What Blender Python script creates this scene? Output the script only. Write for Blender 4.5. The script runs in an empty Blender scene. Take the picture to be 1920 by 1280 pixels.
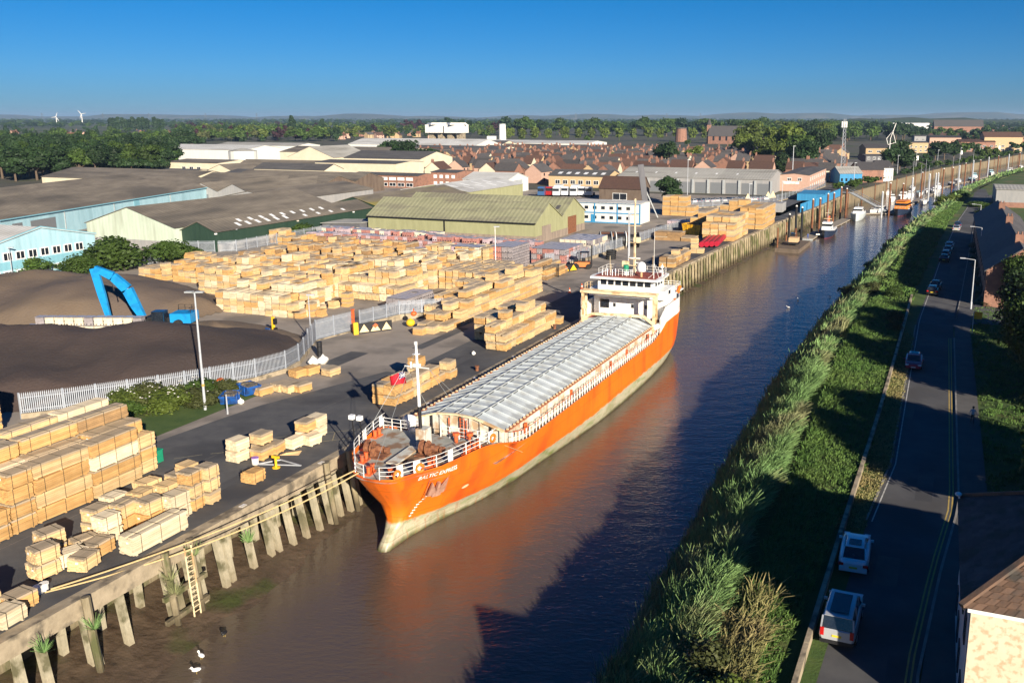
import bpy, bmesh, math, random
from mathutils import Vector, Matrix
SC=bpy.context.scene
COL=SC.collection
# ---------------------------------------------------------------- camera
F=1680.;CX=1100.;CY=580.;H=28.
PT=math.atan(360./F);cp,sp=math.cos(PT),math.sin(PT)
cam=bpy.data.cameras.new('camera');camo=bpy.data.objects.new('camera',cam);COL.objects.link(camo)
camo.location=(0,0,H);camo.rotation_euler=(math.pi/2-PT,0,0)
cam.sensor_width=36;cam.lens=F/1920*36;cam.shift_x=(960-CX)/1920;cam.shift_y=-(640-CY)/1920
cam.clip_start=1;cam.clip_end=40000
SC.camera=camo
# ---------------------------------------------------------------- light
SUN_EL=math.radians(19.2);SUN_AZ=math.radians(154.0)
world=bpy.data.worlds.new('World');SC.world=world;world.use_nodes=True
wn=world.node_tree.nodes;wl=world.node_tree.links
bg=wn['Background'];sky=wn.new('ShaderNodeTexSky');sky.sky_type='NISHITA';sky.sun_disc=False
sky.sun_elevation=SUN_EL;sky.sun_rotation=SUN_AZ;sky.altitude=0
sky.air_density=1.0;sky.dust_density=0.0;sky.ozone_density=5.0
hs=wn.new('ShaderNodeHueSaturation');hs.inputs['Hue'].default_value=0.5;hs.inputs['Saturation'].default_value=1.42;hs.inputs['Value'].default_value=1
wl.new(sky.outputs[0],hs.inputs['Color'])
gm=wn.new('ShaderNodeMixRGB');gm.blend_type='MULTIPLY';gm.inputs[0].default_value=1;
tcs=wn.new('ShaderNodeTexCoord');sxs=wn.new('ShaderNodeSeparateXYZ');wl.new(tcs.outputs['Generated'],sxs.inputs[0])
crs=wn.new('ShaderNodeValToRGB');wl.new(sxs.outputs['Z'],crs.inputs[0]);crs.color_ramp.elements[0].position=0;crs.color_ramp.elements[0].color=(.25,.47,1.0,1);crs.color_ramp.elements[1].position=.16;crs.color_ramp.elements[1].color=(.20,.61,.80,1)
wl.new(crs.outputs[0],gm.inputs[2])
wl.new(hs.outputs[0],gm.inputs[1]);wl.new(gm.outputs[0],bg.inputs['Color']);bg.inputs['Strength'].default_value=0.05
sl=bpy.data.lights.new('sun','SUN');sl.energy=5.0;sl.angle=math.radians(.53);sl.color=(1,.89,.73)
so=bpy.data.objects.new('sun',sl);COL.objects.link(so)
sd=Vector((math.sin(SUN_AZ)*math.cos(SUN_EL),math.cos(SUN_AZ)*math.cos(SUN_EL),math.sin(SUN_EL)))
so.rotation_euler=sd.to_track_quat('Z','Y').to_euler();so.location=(60,-120,80)
SC.view_settings.view_transform='Standard';SC.view_settings.look='None';SC.view_settings.exposure=0.95;SC.view_settings.gamma=1;SC.view_settings.use_curve_mapping=False
try: SC.cycles.volume_bounces=0;SC.cycles.volume_max_steps=16;SC.cycles.max_bounces=6;SC.cycles.transparent_max_bounces=8
except Exception: pass
# ---------------------------------------------------------------- coordinates
# pixel of the survey photo -> point of the site at height z
def at(px,py,z=0.):
    a=(px-CX)/F;b=(CY-py)/F
    dy=cp+b*sp;dz=-sp+b*cp
    t=(z-H)/dz
    return Vector((a*t,dy*t,z))
Q0=Vector((-19.7,74.7,0));QA=math.radians(21.5)
QU=Vector((math.sin(QA),math.cos(QA),0));QV=Vector((math.cos(QA),-math.sin(QA),0))
def W(t,s,z=0.):  # t metres right of the quay line, s metres along it
    v=Q0+QU*s+QV*t;return Vector((v.x,v.y,z))
def ST(v):
    d=v-Q0;return (d.dot(QV),d.dot(QU))
def ts(px,py,z=0.):
    return ST(at(px,py,z))
def interp(tab,x):
    if x<=tab[0][0]: return tab[0][1]
    for (a,b),(c,d) in zip(tab,tab[1:]):
        if x<=c: return b+(d-b)*(x-a)/(c-a)
    return tab[-1][1]
def hgt(px,py,py2,z=0.):
    y=at(px,py,z).y;b=(CY-py2)/F
    return (b*y*cp-y*sp)/(cp+b*sp)+H-z
R=random.Random(7)
# ---------------------------------------------------------------- mesh builder
class MB:
    def __init__(s): s.v=[];s.f=[];s.m=[];s.c=[];s.cc=0.5;s.mi=0
    def face(s,idx): s.f.append(idx);s.m.append(s.mi);s.c.append(s.cc)
    def quad(s,*p):
        n=len(s.v);s.v+= [tuple(q) for q in p];s.face(tuple(range(n,n+len(p))));return s
    def box(s,c,d,rz=0,sh=None,bot=True):
        cx,cy,cz=c;hx,hy,hz=d[0]/2,d[1]/2,d[2]/2;co,si=math.cos(rz),math.sin(rz);n=len(s.v)
        for x,y,z in ((-1,-1,-1),(1,-1,-1),(1,1,-1),(-1,1,-1),(-1,-1,1),(1,-1,1),(1,1,1),(-1,1,1)):
            k=1 if z<0 or sh is None else sh
            X,Y=x*hx*k,y*hy*k
            s.v.append((cx+X*co-Y*si,cy+X*si+Y*co,cz+z*hz))
        for q in ((4,5,6,7),(0,1,5,4),(1,2,6,5),(2,3,7,6),(3,0,4,7))+(((3,2,1,0),) if bot else ()):
            s.face(tuple(n+i for i in q))
        return s
    def bar(s,a,b,w,h=None,up=(0,0,1)):
        a=Vector(a);b=Vector(b);h=h or w;d=(b-a)
        if d.length<1e-6: return s
        d.normalize();u=Vector(up)
        if abs(d.dot(u))>.98: u=Vector((0,1,0))
        x=d.cross(u).normalized();y=x.cross(d).normalized();n=len(s.v)
        for p in (a,b):
            for i,j in ((-1,-1),(1,-1),(1,1),(-1,1)): s.v.append(tuple(p+x*(i*w/2)+y*(j*h/2)))
        for q in ((0,3,2,1),(4,5,6,7),(0,1,5,4),(1,2,6,5),(2,3,7,6),(3,0,4,7)): s.face(tuple(n+i for i in q))
        return s
    def tube(s,pts,r,n=6,cap=True):
        P=[Vector(p) for p in pts];rs=r if isinstance(r,(list,tuple)) else [r]*len(P);base=len(s.v)
        for i,p in enumerate(P):
            d=(P[min(i+1,len(P)-1)]-P[max(i-1,0)]).normalized()
            u=Vector((0,0,1)) if abs(d.z)<.9 else Vector((0,1,0))
            x=d.cross(u).normalized();y=d.cross(x).normalized()
            for k in range(n):
                a=2*math.pi*k/n;s.v.append(tuple(p+(x*math.cos(a)+y*math.sin(a))*rs[i]))
        for i in range(len(P)-1):
            for k in range(n):
                a=base+i*n+k;b=base+i*n+(k+1)%n
                s.face((a,b,b+n,a+n))
        if cap:
            s.face(tuple(base+k for k in range(n)));s.face(tuple(base+(len(P)-1)*n+k for k in reversed(range(n))))
        return s
    def cyl(s,c,r,h,n=10,r2=None): return s.tube([c,(c[0],c[1],c[2]+h)],[r,r if r2 is None else r2],n)
    def sph(s,c,r,n=8,m=5,sz=1):
        b=len(s.v)
        for j in range(m+1):
            th=math.pi*j/m
            for i in range(n):
                a=2*math.pi*i/n;s.v.append((c[0]+r*math.sin(th)*math.cos(a),c[1]+r*math.sin(th)*math.sin(a),c[2]+r*sz*math.cos(th)))
        for j in range(m):
            for i in range(n):
                s.face((b+j*n+i,b+(j+1)*n+i,b+(j+1)*n+(i+1)%n,b+j*n+(i+1)%n))
        return s
    def prism(s,pts,z0,z1):   # pts 2D ccw
        n=len(pts);b=len(s.v)
        for z in (z0,z1):
            for p in pts: s.v.append((p[0],p[1],z if not callable(z) else z(p)))
        s.face(tuple(b+n+i for i in range(n)));s.face(tuple(b+i for i in reversed(range(n))))
        for i in range(n):
            j=(i+1)%n;s.face((b+i,b+j,b+n+j,b+n+i))
        return s
    def xprism(s,prof,x0,x1):  # profile (y,z) extruded along x
        n=len(prof);b=len(s.v)
        for x in (x0,x1):
            for p in prof: s.v.append((x,p[0],p[1]))
        s.face(tuple(b+n+i for i in range(n)));s.face(tuple(b+i for i in reversed(range(n))))
        for i in range(n):
            j=(i+1)%n;s.face((b+i,b+j,b+n+j,b+n+i))
        return s
    def mesh(s,name,mats,smooth=False,off=None):
        me=bpy.data.meshes.new(name)
        vs=s.v if off is None else [(x-off[0],y-off[1],z-off[2]) for x,y,z in s.v]
        me.from_pydata(vs,[],s.f)
        for m in (mats if isinstance(mats,(list,tuple)) else [mats]): me.materials.append(m)
        me.polygons.foreach_set('material_index',s.m)
        at_=me.attributes.new('tint','FLOAT','FACE');at_.data.foreach_set('value',s.c)
        if smooth: me.polygons.foreach_set('use_smooth',[True]*len(s.f))
        bm=bmesh.new();bm.from_mesh(me);bmesh.ops.recalc_face_normals(bm,faces=bm.faces) if len(s.f)<60000 and not getattr(s,'open',False) else None
        bm.to_mesh(me);bm.free()
        me.update();return me
    def build(s,name,mats,parent=None,smooth=False,label=None,cat=None,group=None,kind=None,loc=None,rz=0):
        me=s.mesh(name,mats,smooth)
        return obj(name,me,parent,label,cat,group,kind,loc,rz)
def obj(name,me,parent=None,label=None,cat=None,group=None,kind=None,loc=None,rz=0):
    o=bpy.data.objects.new(name,me);COL.objects.link(o)
    if parent is not None: o.parent=parent
    if loc is not None: o.location=loc
    if rz: o.rotation_euler=(0,0,rz)
    tag(o,label,cat,group,kind);return o
def tag(o,label=None,cat=None,group=None,kind=None):
    if label: o['label']=label
    if cat: o['category']=cat
    if group: o['group']=group
    if kind: o['kind']=kind
    return o
KIDS={}
def thing(name,label,cat,loc=(0,0,0),rz=0,group=None):
    return obj(name,None,None,label,cat,group,None,loc,rz)
def copy_tree(o,parent=None,loc=None,rz=None,label=None,group=None):
    c=o.copy();COL.objects.link(c)
    if parent is not None: c.parent=parent
    if loc is not None: c.location=loc
    if rz is not None: c.rotation_euler=(0,0,rz)
    if label: c['label']=label
    if group: c['group']=group
    for ch in KIDS[o.name] if o.name in KIDS else [x for x in o.children]: copy_tree(ch,c)
    return c
# ---------------------------------------------------------------- materials
def srgb(h):
    r=[int(h[i:i+2],16)/255 for i in (0,2,4)]
    return tuple(x/12.92 if x<=.04045 else ((x+.055)/1.055)**2.4 for x in r)
def M(name,c1,c2=None,scale=1.0,rough=.7,bump=0.,metal=0.,detail=4,c3=None,s3=.15,lo=.35,hi=.65,stretch=None,tint=0.,obr=0.,coord='Object',spec=.4,bscale=None):
    m=bpy.data.materials.new(name);m.use_nodes=True;n=m.node_tree.nodes;l=m.node_tree.links
    b=n['Principled BSDF'];b.inputs['Roughness'].default_value=rough;b.inputs['Metallic'].default_value=metal
    b.inputs['Specular IOR Level'].default_value=spec
    if isinstance(c1,str): c1=srgb(c1)
    if isinstance(c2,str): c2=srgb(c2)
    if isinstance(c3,str): c3=srgb(c3)
    out=None
    tc=n.new('ShaderNodeTexCoord');mp=n.new('ShaderNodeMapping')
    if coord=='World':
        g=n.new('ShaderNodeNewGeometry');l.new(g.outputs['Position'],mp.inputs['Vector'])
    else: l.new(tc.outputs[coord],mp.inputs['Vector'])
    if stretch: mp.inputs['Scale'].default_value=stretch
    if c2 is None: c2=tuple(x*.75 for x in c1)
    no=n.new('ShaderNodeTexNoise');no.inputs['Scale'].default_value=scale;no.inputs['Detail'].default_value=detail;no.inputs['Roughness'].default_value=.62
    l.new(mp.outputs[0],no.inputs['Vector'])
    cr=n.new('ShaderNodeValToRGB');cr.color_ramp.elements[0].position=lo;cr.color_ramp.elements[1].position=hi
    cr.color_ramp.elements[0].color=(*c1,1);cr.color_ramp.elements[1].color=(*c2,1)
    l.new(no.outputs['Fac'],cr.inputs[0]);out=cr.outputs[0]
    if c3 is not None:
        n3=n.new('ShaderNodeTexNoise');n3.inputs['Scale'].default_value=s3;n3.inputs['Detail'].default_value=5;l.new(mp.outputs[0],n3.inputs['Vector'])
        r3=n.new('ShaderNodeValToRGB');r3.color_ramp.elements[0].position=.5;r3.color_ramp.elements[1].position=.62;l.new(n3.outputs['Fac'],r3.inputs[0])
        mx=n.new('ShaderNodeMixRGB');l.new(r3.outputs[0],mx.inputs[0]);l.new(out,mx.inputs[1]);mx.inputs[2].default_value=(*c3,1);out=mx.outputs[0]
    if tint or obr:
        mul=None
        if tint:
            a=n.new('ShaderNodeAttribute');a.attribute_name='tint'
            mr=n.new('ShaderNodeMapRange');mr.inputs[3].default_value=1-tint;mr.inputs[4].default_value=1+tint;l.new(a.outputs['Fac'],mr.inputs[0]);mul=mr.outputs[0]
        if obr:
            oi=n.new('ShaderNodeObjectInfo');mr=n.new('ShaderNodeMapRange');mr.inputs[3].default_value=1-obr;mr.inputs[4].default_value=1+obr;l.new(oi.outputs['Random'],mr.inputs[0])
            if mul is None: mul=mr.outputs[0]
            else:
                mm=n.new('ShaderNodeMath');mm.operation='MULTIPLY';l.new(mul,mm.inputs[0]);l.new(mr.outputs[0],mm.inputs[1]);mul=mm.outputs[0]
        hv=n.new('ShaderNodeHueSaturation');l.new(out,hv.inputs['Color']);l.new(mul,hv.inputs['Value']);out=hv.outputs[0]
    l.new(out,b.inputs['Base Color'])
    if bump:
        bn=n.new('ShaderNodeTexNoise');bn.inputs['Scale'].default_value=bscale or scale*4;bn.inputs['Detail'].default_value=5;l.new(mp.outputs[0],bn.inputs['Vector'])
        bu=n.new('ShaderNodeBump');bu.inputs['Strength'].default_value=1;bu.inputs['Distance'].default_value=bump;l.new(bn.outputs['Fac'],bu.inputs['Height']);l.new(bu.outputs[0],b.inputs['Normal'])
    m['o']=0
    return m
def hook(m):  # (nodes, links, principled, colour socket)
    n=m.node_tree.nodes;l=m.node_tree.links;b=n['Principled BSDF'];return n,l,b,b.inputs['Base Color'].links[0].from_socket
def zmask(m,z0,z1,col,noise=.5,scale=.6,coord='Object',axis=2,invert=False):
    """paint `col` where height is below z0..z1 with a ragged edge"""
    n,l,b,src=hook(m)
    tc=n.new('ShaderNodeTexCoord');sx=n.new('ShaderNodeSeparateXYZ');l.new(tc.outputs[coord],sx.inputs[0])
    no=n.new('ShaderNodeTexNoise');no.inputs['Scale'].default_value=scale;no.inputs['Detail'].default_value=6;l.new(tc.outputs[coord],no.inputs['Vector'])
    ma=n.new('ShaderNodeMath');ma.operation='MULTIPLY_ADD';l.new(no.outputs['Fac'],ma.inputs[0]);ma.inputs[1].default_value=noise;l.new(sx.outputs[axis],ma.inputs[2])
    mr=n.new('ShaderNodeMapRange');mr.inputs[1].default_value=z0+noise/2;mr.inputs[2].default_value=z1+noise/2
    mr.inputs[3].default_value=0 if invert else 1;mr.inputs[4].default_value=1 if invert else 0
    l.new(ma.outputs[0],mr.inputs[0])
    mx=n.new('ShaderNodeMixRGB');l.new(mr.outputs[0],mx.inputs[0]);l.new(src,mx.inputs[1])
    if isinstance(col,str): col=srgb(col)
    if isinstance(col,tuple): mx.inputs[2].default_value=(*col,1)
    else: l.new(col,mx.inputs[2])
    l.new(mx.outputs[0],b.inputs['Base Color'])
    return m
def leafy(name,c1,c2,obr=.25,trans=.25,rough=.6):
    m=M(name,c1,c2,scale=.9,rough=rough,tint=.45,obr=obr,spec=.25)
    n,l,b,src=hook(m)
    b.inputs['Transmission Weight'].default_value=0
    try:
        b.inputs['Subsurface Weight'].default_value=0
    except Exception: pass
    tr=n.new('ShaderNodeBsdfTranslucent');l.new(src,tr.inputs[0]);mx=n.new('ShaderNodeMixShader');mx.inputs[0].default_value=trans
    out=n['Material Output'];l.new(b.outputs[0],mx.inputs[1]);l.new(tr.outputs[0],mx.inputs[2]);l.new(mx.outputs[0],out.inputs[0])
    return m
MT={}
def ribs(m,period,axis,amt=.12,bump=.03):
    n,l,b,src=hook(m)
    tc=n.new('ShaderNodeTexCoord');w=n.new('ShaderNodeTexWave');w.bands_direction=axis;w.inputs['Scale'].default_value=1/period*.314;w.inputs['Distortion'].default_value=.15;l.new(tc.outputs['Object'],w.inputs['Vector'])
    mr=n.new('ShaderNodeMapRange');mr.inputs[3].default_value=1-amt;mr.inputs[4].default_value=1+amt;l.new(w.outputs['Fac'],mr.inputs[0])
    no=n.new('ShaderNodeTexNoise');no.inputs['Scale'].default_value=6;mp=n.new('ShaderNodeMapping');mp.inputs['Scale'].default_value=(.05,1,.05) if axis=='Y' else (1,1,.05);l.new(tc.outputs['Object'],mp.inputs[0]);l.new(mp.outputs[0],no.inputs['Vector'])
    m2=n.new('ShaderNodeMapRange');m2.inputs[1].default_value=.3;m2.inputs[2].default_value=.7;m2.inputs[3].default_value=1-amt*1.6;m2.inputs[4].default_value=1+amt*1.2;l.new(no.outputs['Fac'],m2.inputs[0])
    mm=n.new('ShaderNodeMath');mm.operation='MULTIPLY';l.new(mr.outputs[0],mm.inputs[0]);l.new(m2.outputs[0],mm.inputs[1])
    hv=n.new('ShaderNodeHueSaturation');l.new(src,hv.inputs['Color']);l.new(mm.outputs[0],hv.inputs['Value']);l.new(hv.outputs[0],b.inputs['Base Color'])
    bu=n.new('ShaderNodeBump');bu.inputs['Distance'].default_value=bump;l.new(w.outputs['Fac'],bu.inputs['Height']);l.new(bu.outputs[0],b.inputs['Normal'])
    return m
MT['asphalt']=M('asphalt',(.066,.067,.072),(.105,.103,.102),.6,.9,.012,c3=(.05,.05,.054),s3=.1,bscale=14,detail=9,lo=.3,hi=.7)
MT['asphalt_old']=M('asphalt_worn',(.25,.215,.18),(.31,.27,.23),.45,.92,.012,c3=(.17,.15,.13),s3=.14,bscale=10,detail=9,lo=.3,hi=.7)
MT['road']=M('road_asphalt',(.062,.062,.067),(.095,.094,.095),.3,.9,.008,c3=(.06,.058,.058),s3=.12,bscale=14)
MT['pave']=M('pavement',(.075,.073,.07),(.105,.1,.095),.5,.9,.008,bscale=12)
MT['kerb']=M('kerb_stone',(.2,.19,.175),(.3,.28,.25),1.2,.85,.01)
MT['grass']=M('grass_ground',(.04,.08,.015),(.07,.11,.024),.6,.95,.05,c3=(.11,.105,.035),s3=.12,bscale=6)
MT['farland']=M('far_land',(.03,.05,.018),(.06,.075,.025),.01,.95,0,c3=(.12,.11,.05),s3=.003)
MT['earth']=M('town_ground',(.06,.06,.045),(.1,.09,.065),.06,.95,.0,c3=(.045,.065,.02),s3=.03)
MT['conc']=M('concrete',(.27,.22,.15),(.40,.33,.23),.9,.88,.03,c3=(.13,.11,.08),s3=.7,detail=8)
MT['pileconc']=M('pile_concrete',(.30,.27,.19),(.42,.37,.26),1.6,.9,.03,c3=(.12,.11,.06),s3=.8,detail=8)
MT['mud']=M('mud',(.062,.042,.027),(.10,.07,.045),.5,.42,.3,c3=(.045,.055,.014),s3=.2,bscale=.9,spec=.5)
MT['yellowline']=M('yellow_paint',(.5,.36,.09),(.35,.26,.09),2,.8)
MT['whiteline']=M('white_paint_line',(.55,.54,.5),(.3,.3,.28),2,.8)
MT['white']=M('white_paint',(.76,.75,.71),(.82,.81,.78),.8,.45,c3=(.6,.55,.46),s3=1.1)
MT['rust']=M('rust',(.13,.05,.025),(.24,.1,.045),3,.85,.01)
MT['black']=M('black_paint',(.012,.012,.014),(.02,.02,.022),3,.5)
MT['glass']=M('dark_glass',(.012,.016,.024),(.02,.026,.035),2,.08,spec=.8)
MT['galv']=M('galvanised_steel',(.42,.44,.47),(.52,.54,.56),3,.5,metal=.25)
MT['grey']=M('grey_steel',(.3,.32,.33),(.38,.4,.4),1.5,.55)
# water: turbid brown body under a rippled reflecting skin
def water():
    m=bpy.data.materials.new('river_water');m.use_nodes=True;n=m.node_tree.nodes;l=m.node_tree.links;b=n['Principled BSDF']
    b.inputs['Base Color'].default_value=(.098,.072,.052,1);b.inputs['Roughness'].default_value=.05;b.inputs['IOR'].default_value=1.36;b.inputs['Specular IOR Level'].default_value=.75
    g=n.new('ShaderNodeNewGeometry')
    def wave(sc,st,rot,de):
        mp=n.new('ShaderNodeMapping');mp.inputs['Rotation'].default_value=(0,0,rot);mp.inputs['Scale'].default_value=st;l.new(g.outputs['Position'],mp.inputs[0])
        t=n.new('ShaderNodeTexNoise');t.inputs['Scale'].default_value=sc;t.inputs['Detail'].default_value=de;t.inputs['Roughness'].default_value=.55;l.new(mp.outputs[0],t.inputs['Vector']);return t.outputs['Fac']
    a=wave(1.6,(1,2.2,1),.35,3);c=wave(.35,(1,1.6,1),.1,2);e=wave(4.5,(1,1.8,1),.5,2)
    b1=n.new('ShaderNodeBump');b1.inputs['Strength'].default_value=1;b1.inputs['Distance'].default_value=.036;l.new(a,b1.inputs['Height'])
    b2=n.new('ShaderNodeBump');b2.inputs['Strength'].default_value=1;b2.inputs['Distance'].default_value=.075;l.new(c,b2.inputs['Height']);l.new(b1.outputs[0],b2.inputs['Normal'])
    b3=n.new('ShaderNodeBump');b3.inputs['Strength'].default_value=1;b3.inputs['Distance'].default_value=.013;l.new(e,b3.inputs['Height']);l.new(b2.outputs[0],b3.inputs['Normal'])
    l.new(b3.outputs[0],b.inputs['Normal']);return m
MT['water']=water()
# ---------------------------------------------------------------- setting: banks, water, yard, road
ZW=-5.
QT=[(-400,0),(55,0),(92,0.2),(127,1.7),(165,4.0),(186,5.2),(205,7.0),(240,10),(280,12.5)]           # s -> t of the quay edge
WT=[(280,12.5),(300,15.5),(318,18.5),(393,29.8),(470,43.3),(562,67.7),(709,102.4),(900,160),(1300,300),(2500,800)]
LT=QT+WT[1:]
BT=[(-400,33),(-60,32.5),(-20,30.5),(43,29.2),(72,30),(148,33.5),(210,38),(248,43),(334,52),(417,66),(520,90),(650,124),(760,160),(950,225),(1300,350),(2500,850)]  # right water line
RLt=[(-400,41),(-20,41.7),(0,42.6),(12,43.6),(70,43.9),(86,44.6),(127,46.2),(197,49.7),(240,53),(300,57)]
RRt=[(-400,46),(-18,46.4),(-6,47.4),(5,48.6),(66,48.6),(88,49.7),(229,55.8),(300,62)]
def strip(name,fa,fb,za,zb,s0,s1,step,mat,kind='structure',n=1,bow=None,rnd=0,**k):
    mb=MB();N=max(1,int((s1-s0)/step));mb.open=True
    for i in range(N+1):
        s=s0+(s1-s0)*i/N;ta=fa(s);tb=fb(s)
        for j in range(n+1):
            q=j/n;z=(za(s) if callable(za) else za)*(1-q)+(zb(s) if callable(zb) else zb)*q
            if bow: z+=bow(q,s)
            if rnd and 0<j<n: z+=R.uniform(-rnd,rnd)
            mb.v.append(tuple(W(ta+(tb-ta)*q,s,z)))
    for i in range(N):
        for j in range(n):
            a=i*(n+1)+j;mb.face((a,a+1,a+n+2,a+n+1))
    return mb.build(name,mat,kind=kind,smooth=n>1,**k)
lt=lambda s:interp(LT,s);bt=lambda s:interp(BT,s);rl=lambda s:interp(RLt,s);rr=lambda s:interp(RRt,s)
strip('river_water',lambda s:lt(s)-9,lambda s:bt(s)+3,ZW,ZW,-160,2400,8,MT['water'])
strip('river_bed',lambda s:lt(s)-12,lambda s:bt(s)+8,-6.6,-6.6,-165,2450,40,MT['mud'])
# land: left and right of the river out to the horizon
mb=MB();mb.open=True
ss=[-160,-60,0,60,120,180,240,280,318,393,470,562,709,900,1300,2400]
for s in ss: mb.v.append(tuple(W(lt(s)-.5,s,-.03)))
for s in ss: mb.v.append(tuple(W(-900,s,-.03)))
k=len(ss)
for i in range(k-1): mb.face((i,i+1,k+i+1,k+i))
mb.build('ground',MT['earth'],kind='structure')
mb=MB();mb.open=True
P=[at(-5000,300,0)]
mb.quad(W(-901,-160,-.04),W(-901,2400,-.04),(-1500,16000,-.04),(-14000,16000,-.04),(-14000,-200,-.04))
mb.quad(W(-900,2400,-.04),W(lt(2400)-.5,2400,-.04),(14000,16000,-.04),(-1500,16000,-.04))
mb.quad(W(lt(2400)-.5,2400,-.04),W(bt(2400)+4,2400,-.04),(14000,6000,-.04),(14000,16000,-.04))
mb.build('far_ground',MT['farland'],kind='structure')
mb=MB();mb.open=True
for s in ss: mb.v.append(tuple(W(bt(s)+7.5,s,-.03)))
for s in ss: mb.v.append(tuple(W(bt(s)+900,s,-.03)))
for i in range(k-1): mb.face((i,k+i,k+i+1,i+1))
mb.build('right_ground',MT['grass'],kind='structure')
# yard surfaces: worn concrete apron, then the darker tarmac road along the quay
strip('yard_surface',lambda s:-190,lambda s:lt(s)-.8,0,0,-60,262,20,MT['asphalt_old'])
rdl=[(-60,-11.0),(-20,-10.5),(0,-9.5),(20,-9.0),(45,-9),(95,-9.5),(140,-6),(200,-1),(262,2)]
strip('quay_road',lambda s:interp(rdl,s),lambda s:lt(s)-.8,.006,.006,-60,262,8,MT['asphalt'])
rd2=[(-60,-19),(-22,-18),(-10,-17.5),(4,-16),(20,-11)]
strip('quay_tarmac',lambda s:interp(rd2,s),lambda s:interp(rdl,s)-.02,.004,.004,-60,20,5,MT['asphalt'])
strip('far_quay_road',lambda s:lt(s)-16-.05*(s-262),lambda s:lt(s)-6-.03*(s-262),.006,.006,200,460,20,MT['asphalt'])
# right bank
def bz(q,s): return 1.4*math.sin(q*math.pi)
strip('river_bank',lambda s:bt(s)-1.5,lambda s:bt(s)+8.2,-5.4,lambda s:.35,-160,700,6,MT['grass'],n=5,bow=bz,rnd=.15)
strip('flood_bank',lambda s:bt(s)+8.2 if bt(s)+8.2<rl(s)-3 else rl(s)-3,lambda s:rl(s)-1.9,.35,.3,-160,330,6,MT['grass'],n=3,rnd=.05)
strip('verge',lambda s:rl(s)-2.1,lambda s:rl(s),.12,.06,-160,330,6,MT['grass'],n=2,rnd=.02)
strip('road',lambda s:rl(s),lambda s:rr(s),.0,.0,-160,330,5,MT['road'])
for k_,(t0_,s0_,w_,l_) in enumerate(((43.2,24,1.6,5),(46.6,38,.9,11),(44.4,55,2.2,3),(45.6,5,1.2,7),(43.6,-9,1.4,4),(46.0,74,1.5,9),(48.2,110,1.2,14),(44.9,-20,1.1,6),(47.2,86,.8,6))):
    q_=MB();q_.open=True;q_.quad(W(t0_,s0_,.004),W(t0_+w_,s0_,.004),W(t0_+w_+.02*l_,s0_+l_,.004),W(t0_+.02*l_,s0_+l_,.004));q_.build('road_patch',MT['asphalt' if k_%2 else 'pave'],kind='structure')
for k_,(t0_,s0_,w_,l_) in enumerate(((-20,20,2.5,6),(-30,36,5,3),(-14,30,1.5,12),(-6,22,1.2,8),(-8.5,60,2,16),(-5,-16,1,9),(-24,60,4,2.5),(-12,2,1.4,7),(-27,52,1.2,9),(-9,95,3,5))):
    q_=MB();q_.open=True;q_.quad(W(t0_,s0_,.010),W(t0_+w_,s0_,.010),W(t0_+w_,s0_+l_,.010),W(t0_,s0_+l_,.010));q_.build('yard_patch',MT['asphalt' if t0_<-11 else 'road'],kind='structure')
strip('pavement',lambda s:rr(s)+.16,lambda s:rr(s)+2.1,.12,.12,-160,300,5,MT['pave'])
mb=MB();mb.open=True
def line(mb,f,off,w,s0,s1,z,step=4,dash=None):
    s=s0
    while s<s1:
        e=min(s+step,s1);a=f(s)+off;b=f(e)+off
        mb.quad(W(a,s,z),W(a+w,s,z),W(b+w,e,z),W(b,e,z))
        s+=step if not dash else dash
for o in (-.35,-.6): line(mb,rr,o,.1,-60,60,.006)
mb.build('yellow_line',MT['yellowline'],kind='structure')
mb=MB();mb.open=True
line(mb,rl,.25,.1,0,250,.006)
mb.build('white_line',MT['whiteline'],kind='structure')
kb=MB()
for side,f,o in ((0,rr,0),):
    s=-60
    while s<290:
        if not (58<s<70): kb.bar(W(f(s)+.08,s,.06),W(f(s+3)+.08,s+3,.06),.15,.14)
        s+=3
kb.build('kerb',MT['kerb'],kind='structure')
kb=MB();s=0
while s<66: kb.bar(W(rl(s)-.08,s,.04),W(rl(s+3)-.08,s+3,.04),.14,.12);s+=3
kb.build('kerb',MT['kerb'],kind='structure')
# ================================================================ cargo ship (local x = across, y = along from the bow, z up)
MT['orange']=M('orange_hull_paint',(.86,.185,.010),(.80,.155,.010),.25,.42,.01,c3=(.74,.11,.012),s3=.35,stretch=(1,1,.35))
zmask(MT['orange'],-3.55,-3.4,(.37,.36,.23),noise=.55,scale=.9)
def weedmask(m):
    n,l,b,src=hook(m)
    tc=n.new('ShaderNodeTexCoord');no=n.new('ShaderNodeTexNoise');no.inputs['Scale'].default_value=.55;no.inputs['Detail'].default_value=8;no.inputs['Roughness'].default_value=.7
    mp=n.new('ShaderNodeMapping');mp.inputs['Scale'].default_value=(1,.35,1.6);l.new(tc.outputs['Object'],mp.inputs[0]);l.new(mp.outputs[0],no.inputs['Vector'])
    cr=n.new('ShaderNodeValToRGB');e=cr.color_ramp.elements;e[0].position=.38;e[0].color=(.30,.30,.17,1);e[1].position=.66;e[1].color=(.16,.22,.055,1)
    x=cr.color_ramp.elements.new(.5);x.color=(.47,.43,.31,1);x=cr.color_ramp.elements.new(.6);x.color=(.33,.34,.2,1)
    l.new(no.outputs['Fac'],cr.inputs[0])
    # the node painted by zmask gets this ramp as its second colour
    src.node.inputs[2].default_value=(0,0,0,1);l.new(cr.outputs[0],src.node.inputs[2])
weedmask(MT['orange'])
zmask(MT['orange'],-4.95,-4.6,(.10,.10,.045),noise=.5,scale=.8)
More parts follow.
